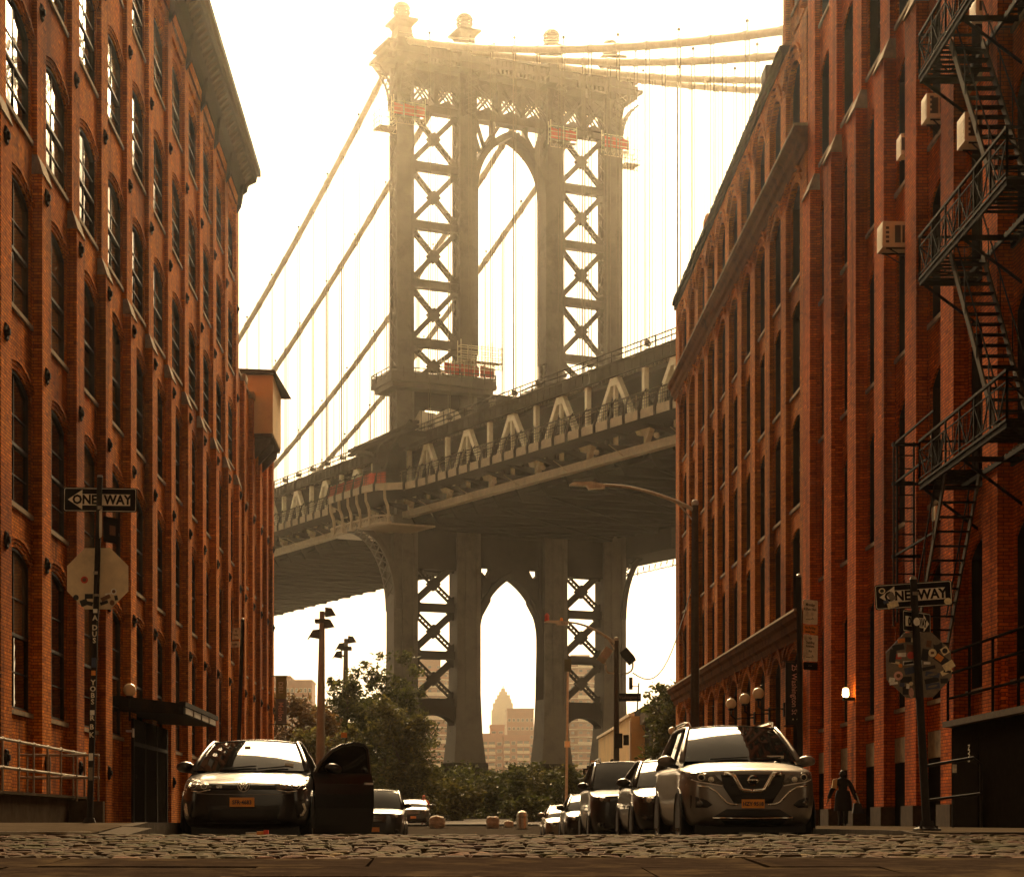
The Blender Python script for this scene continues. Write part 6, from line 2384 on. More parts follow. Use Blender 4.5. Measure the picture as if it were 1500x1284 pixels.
def one_way(parent, loc, rot, w_, h, right=False, name='one_way_sign', stickers=False):
    """board with white border and arrow, lettering on the arrow; local front faces -y"""
    o = flat(rrect(w_, h, .03), 0, .004).build(name, M['sign_black'], None, origin=(0, 0, 0))
    o.parent = parent
    o.location = Vector(loc) - parent_world(parent)
    o.rotation_euler = rot
    bo, bi = rrect(w_ - .02, h - .02, .025), rrect(w_ - .034, h - .034, .02)
    mb = MB()
    for k in range(len(bo)):
        j = (k + 1) % len(bo)
        mb.prism([(bi[k][0], -.002, bi[k][1]), (bi[j][0], -.002, bi[j][1]), (bo[j][0], -.002, bo[j][1]), (bo[k][0], -.002, bo[k][1])], (0, .0015, 0))
    b_ = mb.build('border', M['sign_white'], None, origin=(0, 0, 0))
    b_.parent = o
    s = -1 if right else 1
    aw = w_ * .44
    ah = h * .23
    arrow = [(-aw * s, 0), (-aw * .55 * s, h * .40), (-aw * .55 * s, ah), (w_ * .41 * s, ah), (w_ * .41 * s, -ah), (-aw * .55 * s, -ah), (-aw * .55 * s, -h * .40)]
    mb = MB()
    mb.prism([(x, -.003, z) for x, z in (arrow[0], arrow[1], arrow[6])], (0, .0025, 0))
    mb.prism([(x, -.003, z) for x, z in (arrow[2], arrow[3], arrow[4], arrow[5])], (0, .0025, 0))
    a_ = mb.build('arrow', M['sign_white'], None, origin=(0, 0, 0))
    a_.parent = o
    for txt, xx in (('ONE', -.19 if not right else -.17), ('WAY', .22 if not right else .17)):
        tx = text_mesh(txt, h * .52, M['sign_black'], 'lettering', None, (0, 0, 0), offset=.006, sx=.92 * w_ / .914, extrude=.0008)
        tx.parent = o
        tx.location = (xx * w_ / .914, -.0045, -.004)
    return o


def octagon(parent, loc, rot, w_, mat, name='stop_sign_back'):
    r = w_ / 2 / math.cos(math.pi / 8)
    o = flat([(r * math.cos(math.pi / 8 + math.pi / 4 * k), r * math.sin(math.pi / 8 + math.pi / 4 * k)) for k in range(8)], 0, .004).build(name, mat, None, origin=(0, 0, 0))
    o.parent = parent
    o.location = Vector(loc) - parent_world(parent)
    o.rotation_euler = rot
    return o


def sticker(parent, x, z, w_, h, col, ang=0, round_=False, y=-.0015, k=[0]):
    k[0] += 1
    y = y - .0004 * (k[0] % 5)
    if round_:
        poly = [(w_ / 2 * math.cos(2 * math.pi * q / 14), h / 2 * math.sin(2 * math.pi * q / 14)) for q in range(14)]
    else:
        poly = [(-w_ / 2, -h / 2), (w_ / 2, -h / 2), (w_ / 2, h / 2), (-w_ / 2, h / 2)]
    c_, s_ = math.cos(math.radians(ang)), math.sin(math.radians(ang))
    poly = [(x + a * c_ - b_ * s_, z + a * s_ + b_ * c_) for a, b_ in poly]
    o = flat(poly, y, y + .0012).build('sticker', ST[col], None, origin=(0, 0, 0))
    o.parent = parent
    return o


# ---- left sign post
Yp = 24.6
zg = lerp_tab(SLZ, Yp)
t = thing('sign_post', 'slim post with ONE WAY sign and bare octagon back, left corner', 'sign post', (-4.53, Yp, zg))
top, bot = Vector((-4.40, Yp, 4.30)), Vector((-4.53, Yp, zg - .05))
pole = MB().tube([bot, bot.lerp(top, .5), top], [.04, .036, .034], 10).build('pole', M['pole'], t)
MB().tube([top, top + Vector((0, 0, .03))], [.036, .03], 10).build('pole_cap', M['steel_rail'], pole)
MB().tube([(-4.53, Yp, zg - .02), (-4.53, Yp, zg + .06)], [.09, .06], 10).build('base', M['pole'], pole)
# the pole stands in front of the plates: the plates hang on its far side
one_way(t, (-4.405, Yp + .045, 4.03), (0, math.radians(0.8), 0), .914, .305)
oc = octagon(t, (-4.435, Yp + .045, 3.05), (0, 0, 0), .762, M['sign_back'])
for (x, z, w_, h, col, a, rd) in ((-.165, -.015, .09, .09, 'red', 0, True), (-.165, -.015, .05, .05, 'brown', 0, True), (.20, -.16, .075, .075, 'white', 0, True), (.20, -.16, .045, .045, 'brown', 0, True),
                                  (-.27, -.235, .07, .07, 'black', 0, True), (-.11, -.22, .1, .06, 'black', 0, False), (-.17, -.30, .09, .08, 'black', 20, False), (-.1, -.31, .08, .05, 'black', -12, False),
                                  (.1, -.24, .12, .05, 'brown', 25, False), (.13, -.19, .08, .02, 'white', 10, False), (.08, -.3, .1, .04, 'black', 20, False), (.18, -.3, .06, .07, 'brown', 0, True), (.23, -.24, .04, .06, 'black', 10, False)):
    sticker(oc, x, z, w_, h, col, a, rd)
mb = MB()
mb.box(-4.47, -4.42, Yp - .05, Yp + .045, 3.09, 3.13)
mb.box(-4.46, -4.41, Yp - .05, Yp + .045, 2.82, 2.85)
mb.box(-4.42, -4.37, Yp - .05, Yp + .045, 3.9, 3.94)
mb.build('clamp', M['steel_rail'], t)
# side-on parking plates
o = flat(rrect(.3, .34, .02), 0, .004).build('parking_plate', M['sign_white'], None, origin=(0, 0, 0))
o.parent = t
o.location = Vector((-4.40, Yp - .04, 3.71)) - parent_world(t)
o.rotation_euler = (0, 0, math.radians(-68))
o = flat(rrect(.3, .32, .02), 0, .004).build('parking_plate', M['sign_black'], None, origin=(0, 0, 0))
o.parent = t
o.location = Vector((-4.28, Yp + .1, 3.66)) - parent_world(t)
o.rotation_euler = (0, 0, math.radians(62))
sticker(o, .03, 0, .12, .12, 'brown')
# vertical stickers down the pole
for i, (ch, zz) in enumerate((('A', 2.55), ('D', 2.43), ('U', 2.35), ('S', 2.27), ('Y', 1.75), ('O', 1.67), ('B', 1.59), ('S', 1.51), ('R', 1.31), ('B', 1.2), ('K', 1.1))):
    q = (zz - bot.z) / (top.z - bot.z)
    px_ = bot.lerp(top, q)
    tx = text_mesh(ch, .09, M['sign_white'], 'pole_letter', None, (0, 0, 0), offset=.002)
    tx.parent = pole
    tx.location = Vector((px_.x, px_.y - .042, zz)) - parent_world(pole)
for (zz, col, h) in ((2.64, 'white', .05), (2.0, 'blue', .12), (1.87, 'orange', .06), (1.38, 'white', .06), (.83, 'white', .09), (.62, 'grey', .16)):
    px_ = bot.lerp(top, (zz - bot.z) / (top.z - bot.z))
    o = MB().box(px_.x - .026, px_.x + .026, px_.y - .043, px_.y - .03, zz - h / 2, zz + h / 2).build('sticker', ST[col], pole)

# ---- right sign post
Yp = 23.77
zg = lerp_tab(SRZ, Yp)
t = thing('sign_post', 'leaning post with two ONE WAY signs and a stickered octagon, right corner', 'sign post', (5.68, Yp, zg))
bot, top = Vector((5.68, Yp, zg - .03)), Vector((5.515, Yp, 2.93))
pole = MB().tube([bot, bot.lerp(top, .5), top], [.05, .047, .043], 10).build('pole', M['pole'], t)
MB().tube([top, top + Vector((0, 0, .03))], [.045, .035], 10).build('pole_cap', M['steel_rail'], pole)
mb = MB()
mb.lathe([(.17, 0), (.17, .02), (.09, .05), (.08, .12)], (5.68, Yp, zg), 12)
for k in range(4):
    mb.lathe([(.02, 0), (.02, .045)], (5.68 + .13 * math.cos(k * 1.57 + .78), Yp + .13 * math.sin(k * 1.57 + .78), zg + .01), 6)
mb.build('base_plate', M['pole'], pole)
ow = one_way(t, (5.53, Yp + .055, 2.75), (0, math.radians(-3.2), math.radians(-6)), .914, .305)
for (x, z, w_, h, col, a, rd) in ((-.37, .075, .08, .07, 'cream', 0, True), (-.37, .075, .05, .045, 'black', 0, True), (-.25, -.1, .13, .07, 'cream', 15, False), (-.33, -.06, .06, .04, 'blue', 20, False), (.4, -.1, .09, .08, 'cream', 0, True), (.4, -.1, .06, .045, 'brown', 0, True), (-.26, 0.0, .07, .1, 'grey', 30, False)):
    sticker(ow, x, z, w_, h, col, a, rd, y=-.007)
one_way(t, (5.61, Yp + .22, 2.44), (0, math.radians(-2), math.radians(56)), .914, .26, right=True)
oc = octagon(t, (5.595, Yp + .06, 1.91), (0, math.radians(-2), 0), .785, ST['grey'])
rng = random.Random(77)
lay = [(-.2, .3, .09, .05, 'orange'), (-.12, .31, .07, .06, 'black'), (-.04, .3, .08, .05, 'cream'), (-.24, .22, .14, .07, 'black'), (-.1, .2, .09, .1, 'brown'), (-.2, .13, .1, .05, 'white'), (-.09, .12, .09, .09, 'red'),
       (-.31, .12, .08, .16, 'black'), (-.25, .11, .09, .06, 'red'), (-.12, .03, .14, .05, 'white'), (-.12, .03, .12, .03, 'black'), (-.28, .04, .1, .03, 'cream'), (-.1, -.06, .15, .08, 'blue'), (-.22, 0, .05, .05, 'orange'),
       (-.31, -.05, .1, .1, 'grey'), (-.25, -.12, .11, .11, 'pink'), (-.25, -.12, .05, .05, 'brown'), (-.33, -.17, .07, .06, 'white'), (-.31, -.21, .1, .03, 'white'), (-.16, -.17, .14, .07, 'black'), (-.21, -.23, .06, .05, 'blue'),
       (-.14, -.25, .04, .06, 'white'), (-.1, -.22, .05, .05, 'cream'), (-.1, -.33, .06, .12, 'pink'), (-.17, -.3, .07, .1, 'black'), (.06, .3, .1, .09, 'grey'), (.13, .25, .06, .08, 'brown'), (.22, .27, .1, .07, 'grey'),
       (.24, .2, .11, .11, 'black'), (.32, .16, .09, .09, 'cream'), (.32, .16, .065, .065, 'black'), (.17, .14, .1, .1, 'cream'), (.17, .14, .04, .03, 'brown'), (.26, .07, .2, .1, 'black'), (.25, .08, .09, .07, 'orange'),
       (.08, .12, .08, .14, 'black'), (.1, .02, .08, .03, 'white'), (.36, -.02, .14, .09, 'cream'), (.33, -.09, .14, .06, 'cream'), (.34, -.09, .09, .03, 'black'), (.12, -.04, .16, .04, 'black'), (.16, -.12, .17, .06, 'blue'),
       (.16, -.12, .13, .03, 'grey'), (.15, -.19, .17, .06, 'black'), (.16, -.26, .17, .07, 'blue'), (.16, -.26, .12, .03, 'grey'), (.3, -.2, .09, .06, 'black'), (.05, -.34, .1, .04, 'grey'), (.02, .01, .04, .1, 'white')]
for (x, z, w_, h, col) in lay:
    rd = col in ('pink', 'grey') or (w_ == h and rng.random() < .7)
    ang = -38 if (x, z) in ((.26, .07), (.25, .08)) else (rng.random() - .5) * 24 + (22 if col == 'cream' and x > .3 else 0)
    sticker(oc, x, z, w_, h, col, ang, rd)
tx = text_mesh('THE MESH', .03, M['sign_black'], 'sticker_lettering', None, (0, 0, 0), offset=.001, sx=.8)
tx.parent = oc
tx.location = (-.12, -.006, .03)
MB().box(5.50, 5.57, Yp - .06, Yp + .055, 2.74, 2.78).build('clamp', M['steel_rail'], t)
o = flat([(.04 * math.cos(2 * math.pi * q / 14), .05 * math.sin(2 * math.pi * q / 14)) for q in range(14)], -.003, 0).build('sticker', ST['white'], None, origin=(0, 0, 0))
o.parent = pole
o.location = Vector((5.545, Yp - .05, 2.42)) - parent_world(pole)

# ---- parking rule posts
def rule_post(x, Y, ztop, lean, zb_, boards, label, fx):
    t = thing('sign_post', label, 'sign post', (x, Y, zb_))
    pole = MB().tube([(x, Y, zb_ - .05), (x + lean, Y, ztop)], [.05, .042], 8).build('pole', M['pole'], t)
    MB().ball((x + lean, Y, ztop), .045, 8, 6).build('pole_cap', M['steel_rail'], pole)
    for (zc, h, col, lines, bx_) in boards:
        o = flat(rrect(.30, h, .02), 0, .004).build('rule_plate', M['sign_white'] if col == 'white' else (ST['orange'] if col == 'orange' else M['sign_black']), None, origin=(0, 0, 0))
        o.parent = t
        o.location = Vector((x + bx_, Y + .03, zc)) - parent_world(t)
        o.rotation_euler = (0, math.radians(1.5), math.radians(fx))
        for (txt, zz, sz) in lines:
            tx = text_mesh(txt, sz, M['sign_black'] if col != 'black' else M['sign_white'], 'lettering', None, (0, 0, 0), offset=.001, sx=.8, extrude=.0006)
            tx.parent = o
            tx.location = (-.01, -.002, zz)
    return t


rule_post(5.78, 33, 4.12, -.03, lerp_tab(SRZ, 33), [(3.53, .40, 'white', [('Monday', .12, .075), ('8:30am 10am', .045, .06), ('\u2014\u2192', -.12, .11)], .17), (3.24, .14, 'orange', [('No Parking', .025, .06), ('Street Clean', -.04, .05)], .17),
                                                     (2.93, .44, 'white', [('No', .16, .07), ('Standing', .09, .065), ('Anytime', .03, .065), ('Bus', -.05, .06), ('\u2014\u2192', -.15, .11)], .17), (2.63, .13, 'black', [('\u00b7 \u00b7 \u00b7', 0, .06)], .17)],
          'dark post with white parking rule plates above the champagne crossover', 28)
rule_post(-5.06, 46, 4.74, .15, lerp_tab(SLZ, 46), [(4.42, .26, 'white', [('No', .06, .08), ('Parking', -.03, .07)], .0), (4.17, .14, 'white', [('Anytime', 0, .07)], -.03)], 'leaning thin post with two small parking plates on the left pavement', -45)

# ---- long armed street lamps
def street_lamp(x, Y, ztop, tipx, ztip, label, orange=False):
    t = thing('street_lamp', label, 'street lamp', (x, Y, lerp_tab(SRZ, Y)), 'long armed street lamps on the right pavement')
    z0 = lerp_tab(SRZ, Y)
    MB().tube([(x, Y, z0), (x, Y, z0 + 1), (x, Y, ztop)], [.14, .11, .075], 8).build('pole', M['lamp_pole'], t)
    mb = MB()
    n = 10
    pts = []
    for k in range(n + 1):
        q = k / n
        pts.append((x + (tipx + .75 - x) * q, Y, ztop - .12 + (ztip - ztop + .12) * math.sin(q * math.pi / 2) ** 0.9))
    mb.tube(pts, [.05 - .018 * k / n for k in range(n + 1)], 7)
    mb.bar((x, Y, ztop - .4), (pts[2][0], Y, pts[2][2]), .03)
    mb.build('arm', M['pole_light'], t)
    h = MB()
    h.prism([(tipx, Y - .12, ztip - .0), (tipx + .1, Y - .12, ztip + .05), (tipx + .5, Y - .12, ztip + .06), (tipx + .82, Y - .12, ztip + .0), (tipx + .82, Y - .12, ztip - .09), (tipx + .45, Y - .12, ztip - .1), (tipx + .4, Y - .12, ztip - .03)], (0, .24, 0))
    hd = h.build('lamp_head', M['sign_white'], t)
    MB().lathe([(.05, 0), (.05, .07), (.03, .1)], (tipx + .6, Y, ztip + .055), 8).build('photocell', ST['orange'] if orange else M['pole'], hd)
    if orange:
        MB().lathe([(.09, 0), (.07, .1), (.085, .18), (.03, .26)], (tipx + .1, Y, ztip + .05), 8).build('red_cap', ST['red'], hd)
    MB().ball((x, Y, ztop + .05), .09, 8, 6).build('pole_cap', M['pole_light'], t)
    return t


street_lamp(at(1018, 46), 46, (1206 - 740) / 2900 * 46, at(834, 46), (1206 - 710) / 2900 * 46, 'long armed street lamp whose head hangs before the bridge deck, nearer of the two')
l2 = street_lamp(at(903, 68), 68, (1206 - 938) / 2900 * 68, at(797, 68), (1206 - 911) / 2900 * 68, 'street lamp with red cap on its head and floodlights on its pole', True)
x, Y = at(903, 68), 68
k = Y / 2900
z = (1206 - 986) * k
mb = MB()
pts = [(x - 16 * k, Y, z + 12 * k), (x - 15.5 * k, Y, z + 6 * k), (x - 12 * k, Y, z + 1 * k), (x - 6 * k, Y, z), (x + 6 * k, Y, z), (x + 16 * k, Y, z), (x + 22 * k, Y, z + 4 * k), (x + 24 * k, Y, z + 9 * k), (x + 24 * k, Y, z + 16 * k)]
mb.tube(pts, .035, 6)
mb.build('yoke', M['pole_light'], l2)
for (dx, dz, sg) in ((-17, 27, -1), (17, 25, 1)):
    mb = MB()
    a = Vector((x + dx * k, Y, z + dz * k))
    d = Vector((sg * .12, -.1, -.16))
    mb.bar(a - d, a + d, .34, .3, up=(sg * .8, 0, .6))
    mb.bar(a + Vector((sg * .12, 0, -.1)), (x + (24 if sg > 0 else -16) * k, Y, z + 14 * k), .05)
    mb.build('floodlight', M['br_dark'] if sg > 0 else M['pole_light'], l2)
zb_ = (1206 - 1020) * k
o = MB().box(x + .05, x + 36 * k, Y - .02, Y + .02, zb_ - .16, zb_ + .12).build('street_name_blade', M['sign_black'], l2)
text_mesh('Washington St', .16, ST['brown'], 'lettering', o, (x + .45, Y - .024, zb_ - .02), offset=.001, sx=.85)
mb = MB()
mb.box(x - .05, x + .2, Y - .12, Y + .12, 2.6, 3.1)
mb.box(x + .24, x + .42, Y - .1, Y + .1, 2.7, 3.05)
mb.build('signal_box', M['pole'], l2)
# overhead cable from the lamp to the wall
pts = []
a, b = Vector((x + 24 * k, Y, z + 1 * k)), Vector((10.78, 89, (1206 - 850) / 2900 * 89))
for q in range(15):
    s_ = q / 14
    p = a.lerp(b, s_)
    p.z -= 2.6 * math.sin(math.pi * s_) * .75 * (1 - .35 * s_)
    pts.append(p)
cb = MB().tube(pts, .022, 5).build('overhead_cable', M['iron'], None, origin=a)
tag(cb, 'single slack cable sagging from the floodlit lamp pole to the right wall', 'cable')
# slim lamp pole in front of the right tower leg
x, Y = at(829, 112), 112
t = thing('light_pole', 'slim pole with a small white light standing before the right tower legs', 'light pole', (x, Y, gz(Y)))
MB().tube([(x, Y, gz(Y)), (x + .12, Y, 9.2)], [.09, .06], 7).build('pole', M['pole_light'], t)
MB().box(x - .08, x + .22, Y - .1, Y + .1, (1206 - 1094) / 2900 * Y, (1206 - 1085) / 2900 * Y).build('lamp', M['globe'], t)
MB().box(x - .1, x + .3, Y - .15, Y + .15, 8.6, 9.3).build('pole_head', M['leaf_olive'], t)
# small sign near the far cars
x, Y = at(861, 100), 100
t = thing('sign_post', 'small black sign with a white panel at the street end behind the off-road car', 'sign post', (x + .3, Y, gz(Y)))
MB().tube([(x + .35, Y, gz(Y) - .1), (x + .35, Y, 3.2)], .045, 6).build('pole', M['pole'], t)
MB().box(x - .25, x + .35, Y - .06, Y - .05, 2.5, 2.8).build('sign_panel', M['sign_black'], t)
MB().box(x - .15, x + .25, Y - .075, Y - .062, 2.57, 2.73).build('sign_print', ST['grey'], t)
MB().box(x + .15, x + .45, Y - .06, Y - .05, 2.85, 3.2).build('sign_plate', M['sign_white'], t)

# ---- globe lamps on the right wall and on the left canopy
GG = 'white globe lamps along the buildings'
def globe(x, Y, z, label, wallx=None):
    t = thing('globe_lamp', label, 'globe lamp', (x, Y, z), GG)
    MB().ball((x, Y, z), .19, 18, 12).build('globe', M['globe'], t, smooth=True)
    mb = MB()
    mb.lathe([(.09, -.24), (.12, -.2), (.1, -.17)], (x, Y, z), 10)
    if wallx is None:
        mb.tube([(x, Y, z - .9), (x, Y, z - .2)], .035, 6)
    else:
        mb.tube([(x, Y, z - .22), (x, Y, z - .42), (x + .15, Y, z - .55), (wallx, Y, z - .5)], .035, 6)
        mb.box(wallx - .04, wallx + .02, Y - .1, Y + .1, z - .75, z - .3)
    mb.build('bracket', M['iron'], t)


for (px, py, lab) in ((1111, 1015, 'white globe lamp nearest the white parking plates, highest of the three in a row'), (1091, 1023, 'middle white globe lamp of the three above the crossover roof'), (1071, 1030, 'white globe lamp farthest from us of the three above the crossover'), (985, 1070, 'lone white globe lamp beside the far end of the right wall')):
    Y = 9.95 * 2900 / (px - 665)
    globe(9.95, Y, (1206 - py) / 2900 * Y, lab, 10.8)
globe(at(190, 57.4), 57.4, (1206 - 1010) / 2900 * 57.4, 'white globe lamp standing beside the dark canopy on the left', None)

# ---- vertical banners
t = thing('banner', 'black vertical wall banner reading 25 Washington St above the crossover', 'banner', (10.5, 61.2, 4))
MB().box(10.25, 10.78, 61.2, 61.23, 3.05, 5.0).build('cloth', M['sign_black'], t)
for zz in (5.03, 3.02):
    MB().bar((10.2, 61.215, zz), (10.85, 61.215, zz), .035).build('rod', M['iron'], t)
text_mesh('25 Washington St', .25, ST['pink'], 'lettering', t, (10.52, 61.19, 4.15), rot=(math.radians(90), math.radians(90), 0), offset=.001, sx=.86)
text_mesh('\u2022 \u2022', .22, ST['cream'], 'lettering', t, (10.55, 61.19, 3.22))
Y = 104.5
x0, x1 = at(404, Y), at(420, Y)
z0, z1, zm = (1206 - 1060) / 2900 * Y, (1206 - 990) / 2900 * Y, (1206 - 1023) / 2900 * Y
M['banner_olive'] = pm('olive_banner', (0.2, 0.17, 0.04), 0.7, var=0.15, scale=2)
M['banner_grey'] = pm('grey_banner', (0.1, 0.078, 0.07), 0.7, var=0.15, scale=2)
t = thing('banner', 'vertical banner, olive above and grey below, at the far end of the left wall', 'banner', ((x0 + x1) / 2, Y, z0))
MB().box(x0, x1, Y, Y + .02, zm, z1).build('upper_cloth', M['banner_olive'], t)
MB().box(x0, x1, Y, Y + .02, z0, zm - .005).build('lower_cloth', M['banner_grey'], t)
for zz in (z1 + .02, z0 - .02):
    MB().bar((XL - .1, Y + .01, zz), (x1 + .05, Y + .01, zz), .04).build('rod', M['iron'], t)
text_mesh('Mellon', .38, ST['pink'], 'lettering', t, ((x0 + x1) / 2 - .03, Y - .012, (z0 + zm) / 2), rot=(math.radians(90), math.radians(90), 0), offset=.002, sx=.95)
text_mesh('DELI', .34, ST['cream'], 'lettering', t, ((x0 + x1) / 2 - .03, Y - .012, (z1 + zm) / 2), rot=(math.radians(90), math.radians(90), 0), offset=.0, sx=.9)

# ---- area railing on its kerb wall, left
zl = 0.02
t = thing('railing', 'double steel pipe railing on a low concrete wall at the left edge', 'railing', (-8.6, 42, zl))
mb = MB()
mb.box(XL - .05, -8.5, 33, 46.2, -.5, .56)
mb.box(XL - .05, -7.75, 43.7, 43.95, -.5, .5)
mb.box(XL - .05, -8.4, 32.9, 46.3, .565, .62)
mb.build('wall', M['concrete'], t)
mb = MB()
for zz in (1.62, 1.08):
    mb.tube([(-8.6, 33, zz), (-8.6, 46.2, zz)], .032, 7)
for kx in range(10):
    yy = 33.5 + 1.4 * kx
    mb.tube([(-8.6, yy, .6), (-8.6, yy, 1.64)], .026, 6)
    for zz in (1.62, 1.08):
        mb.ball((-8.6, yy, zz), .048, 7, 5)
mb.build('long_rail', M['steel_rail'], t)
mb = MB()
for zz in (1.52, 1.02):
    mb.tube([(XL, 43.83, zz), (-7.85, 43.83, zz)], .03, 7)
for xx in (XL + .15, -8.95, -8.35, -7.88):
    mb.tube([(xx, 43.83, .5), (xx, 43.83, 1.52)], .026, 6)
mb.build('cross_rail', M['steel_rail'], t)

# ---- right side: barrier, loading dock
zr = lerp_tab(SRZ, 36)
t = thing('barrier', 'low two-bar steel barrier with a small white tag by the right wall', 'barrier', (9.3, 36, zr))
mb = MB()
mb.tube([(8.6, 36.2, 1.05), (9.45, 36.0, 1.2), (9.58, 36.0, 1.1), (9.6, 36.0, zr)], .03, 7)
mb.tube([(8.6, 36.2, .42), (9.58, 36, .55)], .026, 7)
mb.tube([(8.62, 36.2, zr), (8.62, 36.2, 1.05)], .03, 7)
mb.tube([(9.1, 36.1, zr), (9.1, 36.1, .48)], .02, 6)
mb.build('rail', M['pole'], t)
MB().box(9.08, 9.15, 36.03, 36.045, .93, 1.08).build('tag', M['sign_white'], t)
t = thing('loading_dock', 'dark loading dock with a steel railing on top at the right edge', 'loading dock', (10.2, 34, zr))
MB().box(9.65, XR - .02, 28.5, 38.4, -.4, 1.86).build('base', M['dock_black'], t)
MB().box(9.5, XR + .02, 28.4, 38.5, 1.865, 1.98).build('deck', M['stone_dark'], t)
mb = MB()
for zz in (3.3, 2.9, 2.42):
    mb.tube([(9.58, 28.5, zz), (9.58, 38.4, zz)], .028, 7)
for yy in (38.4, 36.8, 35.2, 33.6, 32, 30.4):
    mb.tube([(9.58, yy, 1.95), (9.58, yy, 3.3)], .028, 7)
mb.build('dock_railing', M['dock_black'], t)
mb = MB()
for (yy, r_) in ((37.9, .05), (37.4, .07)):
    mb.tube([(10.4, yy, 1.98), (10.4, yy, 3.2)], r_, 8)
mb.build('wall_pipe', M['brick_r'], t)
MB().box(9.63, 9.655, 36.4, 37.6, -.2, 1.7).build('panel', M['dock_black'], t)
MB().box(9.63, 9.655, 33.4, 36.3, -.2, 1.7).build('panel', M['dock_black'], t)
text_mesh('NYC', .16, M['sign_white'], 'lettering', t, (9.622, 37.0, 1.32), rot=(math.radians(90), math.radians(90), math.radians(-90)), offset=.004)

# ---- lit entrance lamp on the right building
t = thing('wall_lamp', 'small lit lamp on a pier of the red brick building', 'wall lamp', (10.6, 52.3, 3.4))
MB().box(10.35, 10.66, 52.6, 52.75, 3.28, 3.36).build('bracket', M['iron'], t)
M['lit'] = emit_mat('lit_lamp', (1.0, 0.62, 0.2), 6.0)
MB().lathe([(.06, 0), (.09, .05), (.08, .2), (.05, .24)], (10.42, 52.67, 3.37), 8).build('shade', M['lit'], t)

# ================================================================== fire escape
def fire_escape():
    X0, X1 = 9.75, XR + .2
    t = thing('fire_escape', 'black iron fire escape with latticed railings and steep stairs on the right wall', 'fire escape', (X0, 38, 7))
    ya, yb = 34.9, 41.45
    levels = [7.08, 11.35, 15.58, 19.8]
    for li, z in enumerate(levels):
        pl = MB()
        n = 26
        for k in range(n):                              # slatted floor, open between the bars
            yy = ya + (yb - ya) * (k + .5) / n
            if li < 4 and 37.0 < yy < 39.6:
                pl.box(X0, X0 + .12, yy - .03, yy + .03, z, z + .03)
                pl.box(X0 + .85, X1, yy - .03, yy + .03, z, z + .03)
            else:
                pl.box(X0, X1, yy - .05, yy + .05, z, z + .03)
        for xx in (X0, X0 + .85, X1 - .1):
            pl.box(xx, xx + .05, ya, yb, z - .09, z)
        for yy in (ya, (ya + yb) / 2, yb - .05):
            pl.box(X0, X1, yy, yy + .06, z - .1, z - .001)
            pl.bar((X0 + .1, yy, z - .1), (X1, yy, z - .95), .05)
        pf = pl.build('platform', M['iron'], t)
        rl = MB()
        ends = [((X0, ya), (X0, yb)), ((X0, yb), (X1, yb)), ((X0, ya), (X1, ya))]
        for (p, q) in ends:
            L = math.dist(p, q)
            for zz, r_ in ((.92, .05), (.72, .022), (.14, .022), (.04, .045)):
                rl.bar((p[0], p[1], z + zz), (q[0], q[1], z + zz), r_)
            m_ = max(1, round(L / 1.08))
            for k in range(m_ + 1):
                s_ = k / m_
                x_, y_ = p[0] + (q[0] - p[0]) * s_, p[1] + (q[1] - p[1]) * s_
                rl.bar((x_, y_, z), (x_, y_, z + .92), .04)
                if k < m_:
                    s2 = (k + 1) / m_
                    x2, y2 = p[0] + (q[0] - p[0]) * s2, p[1] + (q[1] - p[1]) * s2
                    xm, ym = (x_ + x2) / 2, (y_ + y2) / 2
                    rl.bar((x_, y_, z + .72), (xm, ym, z + .14), .025)
                    rl.bar((xm, ym, z + .14), (x2, y2, z + .72), .025)
                    for j in (1, 2, 3):
                        x3, y3 = x_ + (x2 - x_) * j / 4, y_ + (y2 - y_) * j / 4
                        rl.bar((x3, y3, z + .14), (x3, y3, z + .72), .014)
        rl.build('railing', M['iron'], pf)
    def stair(z_top, y_top, z_bot, y_bot, xa, xb):
        sm = MB()
        for xx in (xa, xb):
            sm.bar((xx, y_top, z_top), (xx, y_bot, z_bot), .035, .16, up=(1, 0, 0) if False else (0, 0, 1))
        so = sm.build('stair', M['iron_edge'], t)
        n = int((z_top - z_bot) / .25)
        for k in range(1, n):
            s_ = k / n
            y_, z_ = y_top + (y_bot - y_top) * s_, z_top + (z_bot - z_top) * s_
            MB().box(xa + .02, xb - .02, y_ - .1, y_ + .1, z_ - .012, z_ + .012).build('tread', M['iron'], so)
        hr = MB()
        for xx in (xa - .02, xb + .02):
            hr.tube([(xx, y_top + .1, z_top + .85), (xx, y_bot, z_bot + .85)], .018, 5)
            for s_ in (.1, .35, .6, .85):
                y_, z_ = y_top + (y_bot - y_top) * s_, z_top + (z_bot - z_top) * s_
                hr.bar((xx, y_, z_), (xx, y_, z_ + .85), .02)
        hr.build('hand_rail', M['iron'], so)
    for zb_, zt_ in ((7.1, 11.35), (11.38, 15.58), (15.6, 19.8)):
        stair(zt_, 39.5, zb_, 36.1, X0 + .16, X0 + .8)
    stair(7.08, 39.9, 3.6, 42.7, X0 + .16, X0 + .85)
    # drop ladder cage on the pier beyond
    lm = MB()
    yl = 45.2
    for xx in (10.12, 10.5):
        lm.bar((xx, yl, 4.6), (xx, yl, 8.7), .045)
    k = 4.8
    while k < 8.6:
        lm.bar((10.12, yl, k), (10.5, yl, k), .03)
        k += .3
    lm.build('drop_ladder', M['iron'], t)
    lm = MB()
    for zz in (8.65, 7.75, 6.1):
        lm.bar((10.0, yl, zz), (10.65, yl, zz), .07)
        lm.bar((10.05, yl, zz), (10.05, 41.45, zz), .04)
    lm.bar((10.02, yl - .1, 4.5), (10.02, yl - .1, 8.7), .04)
    lm.build('ladder_guide', M['iron'], t)
    return t


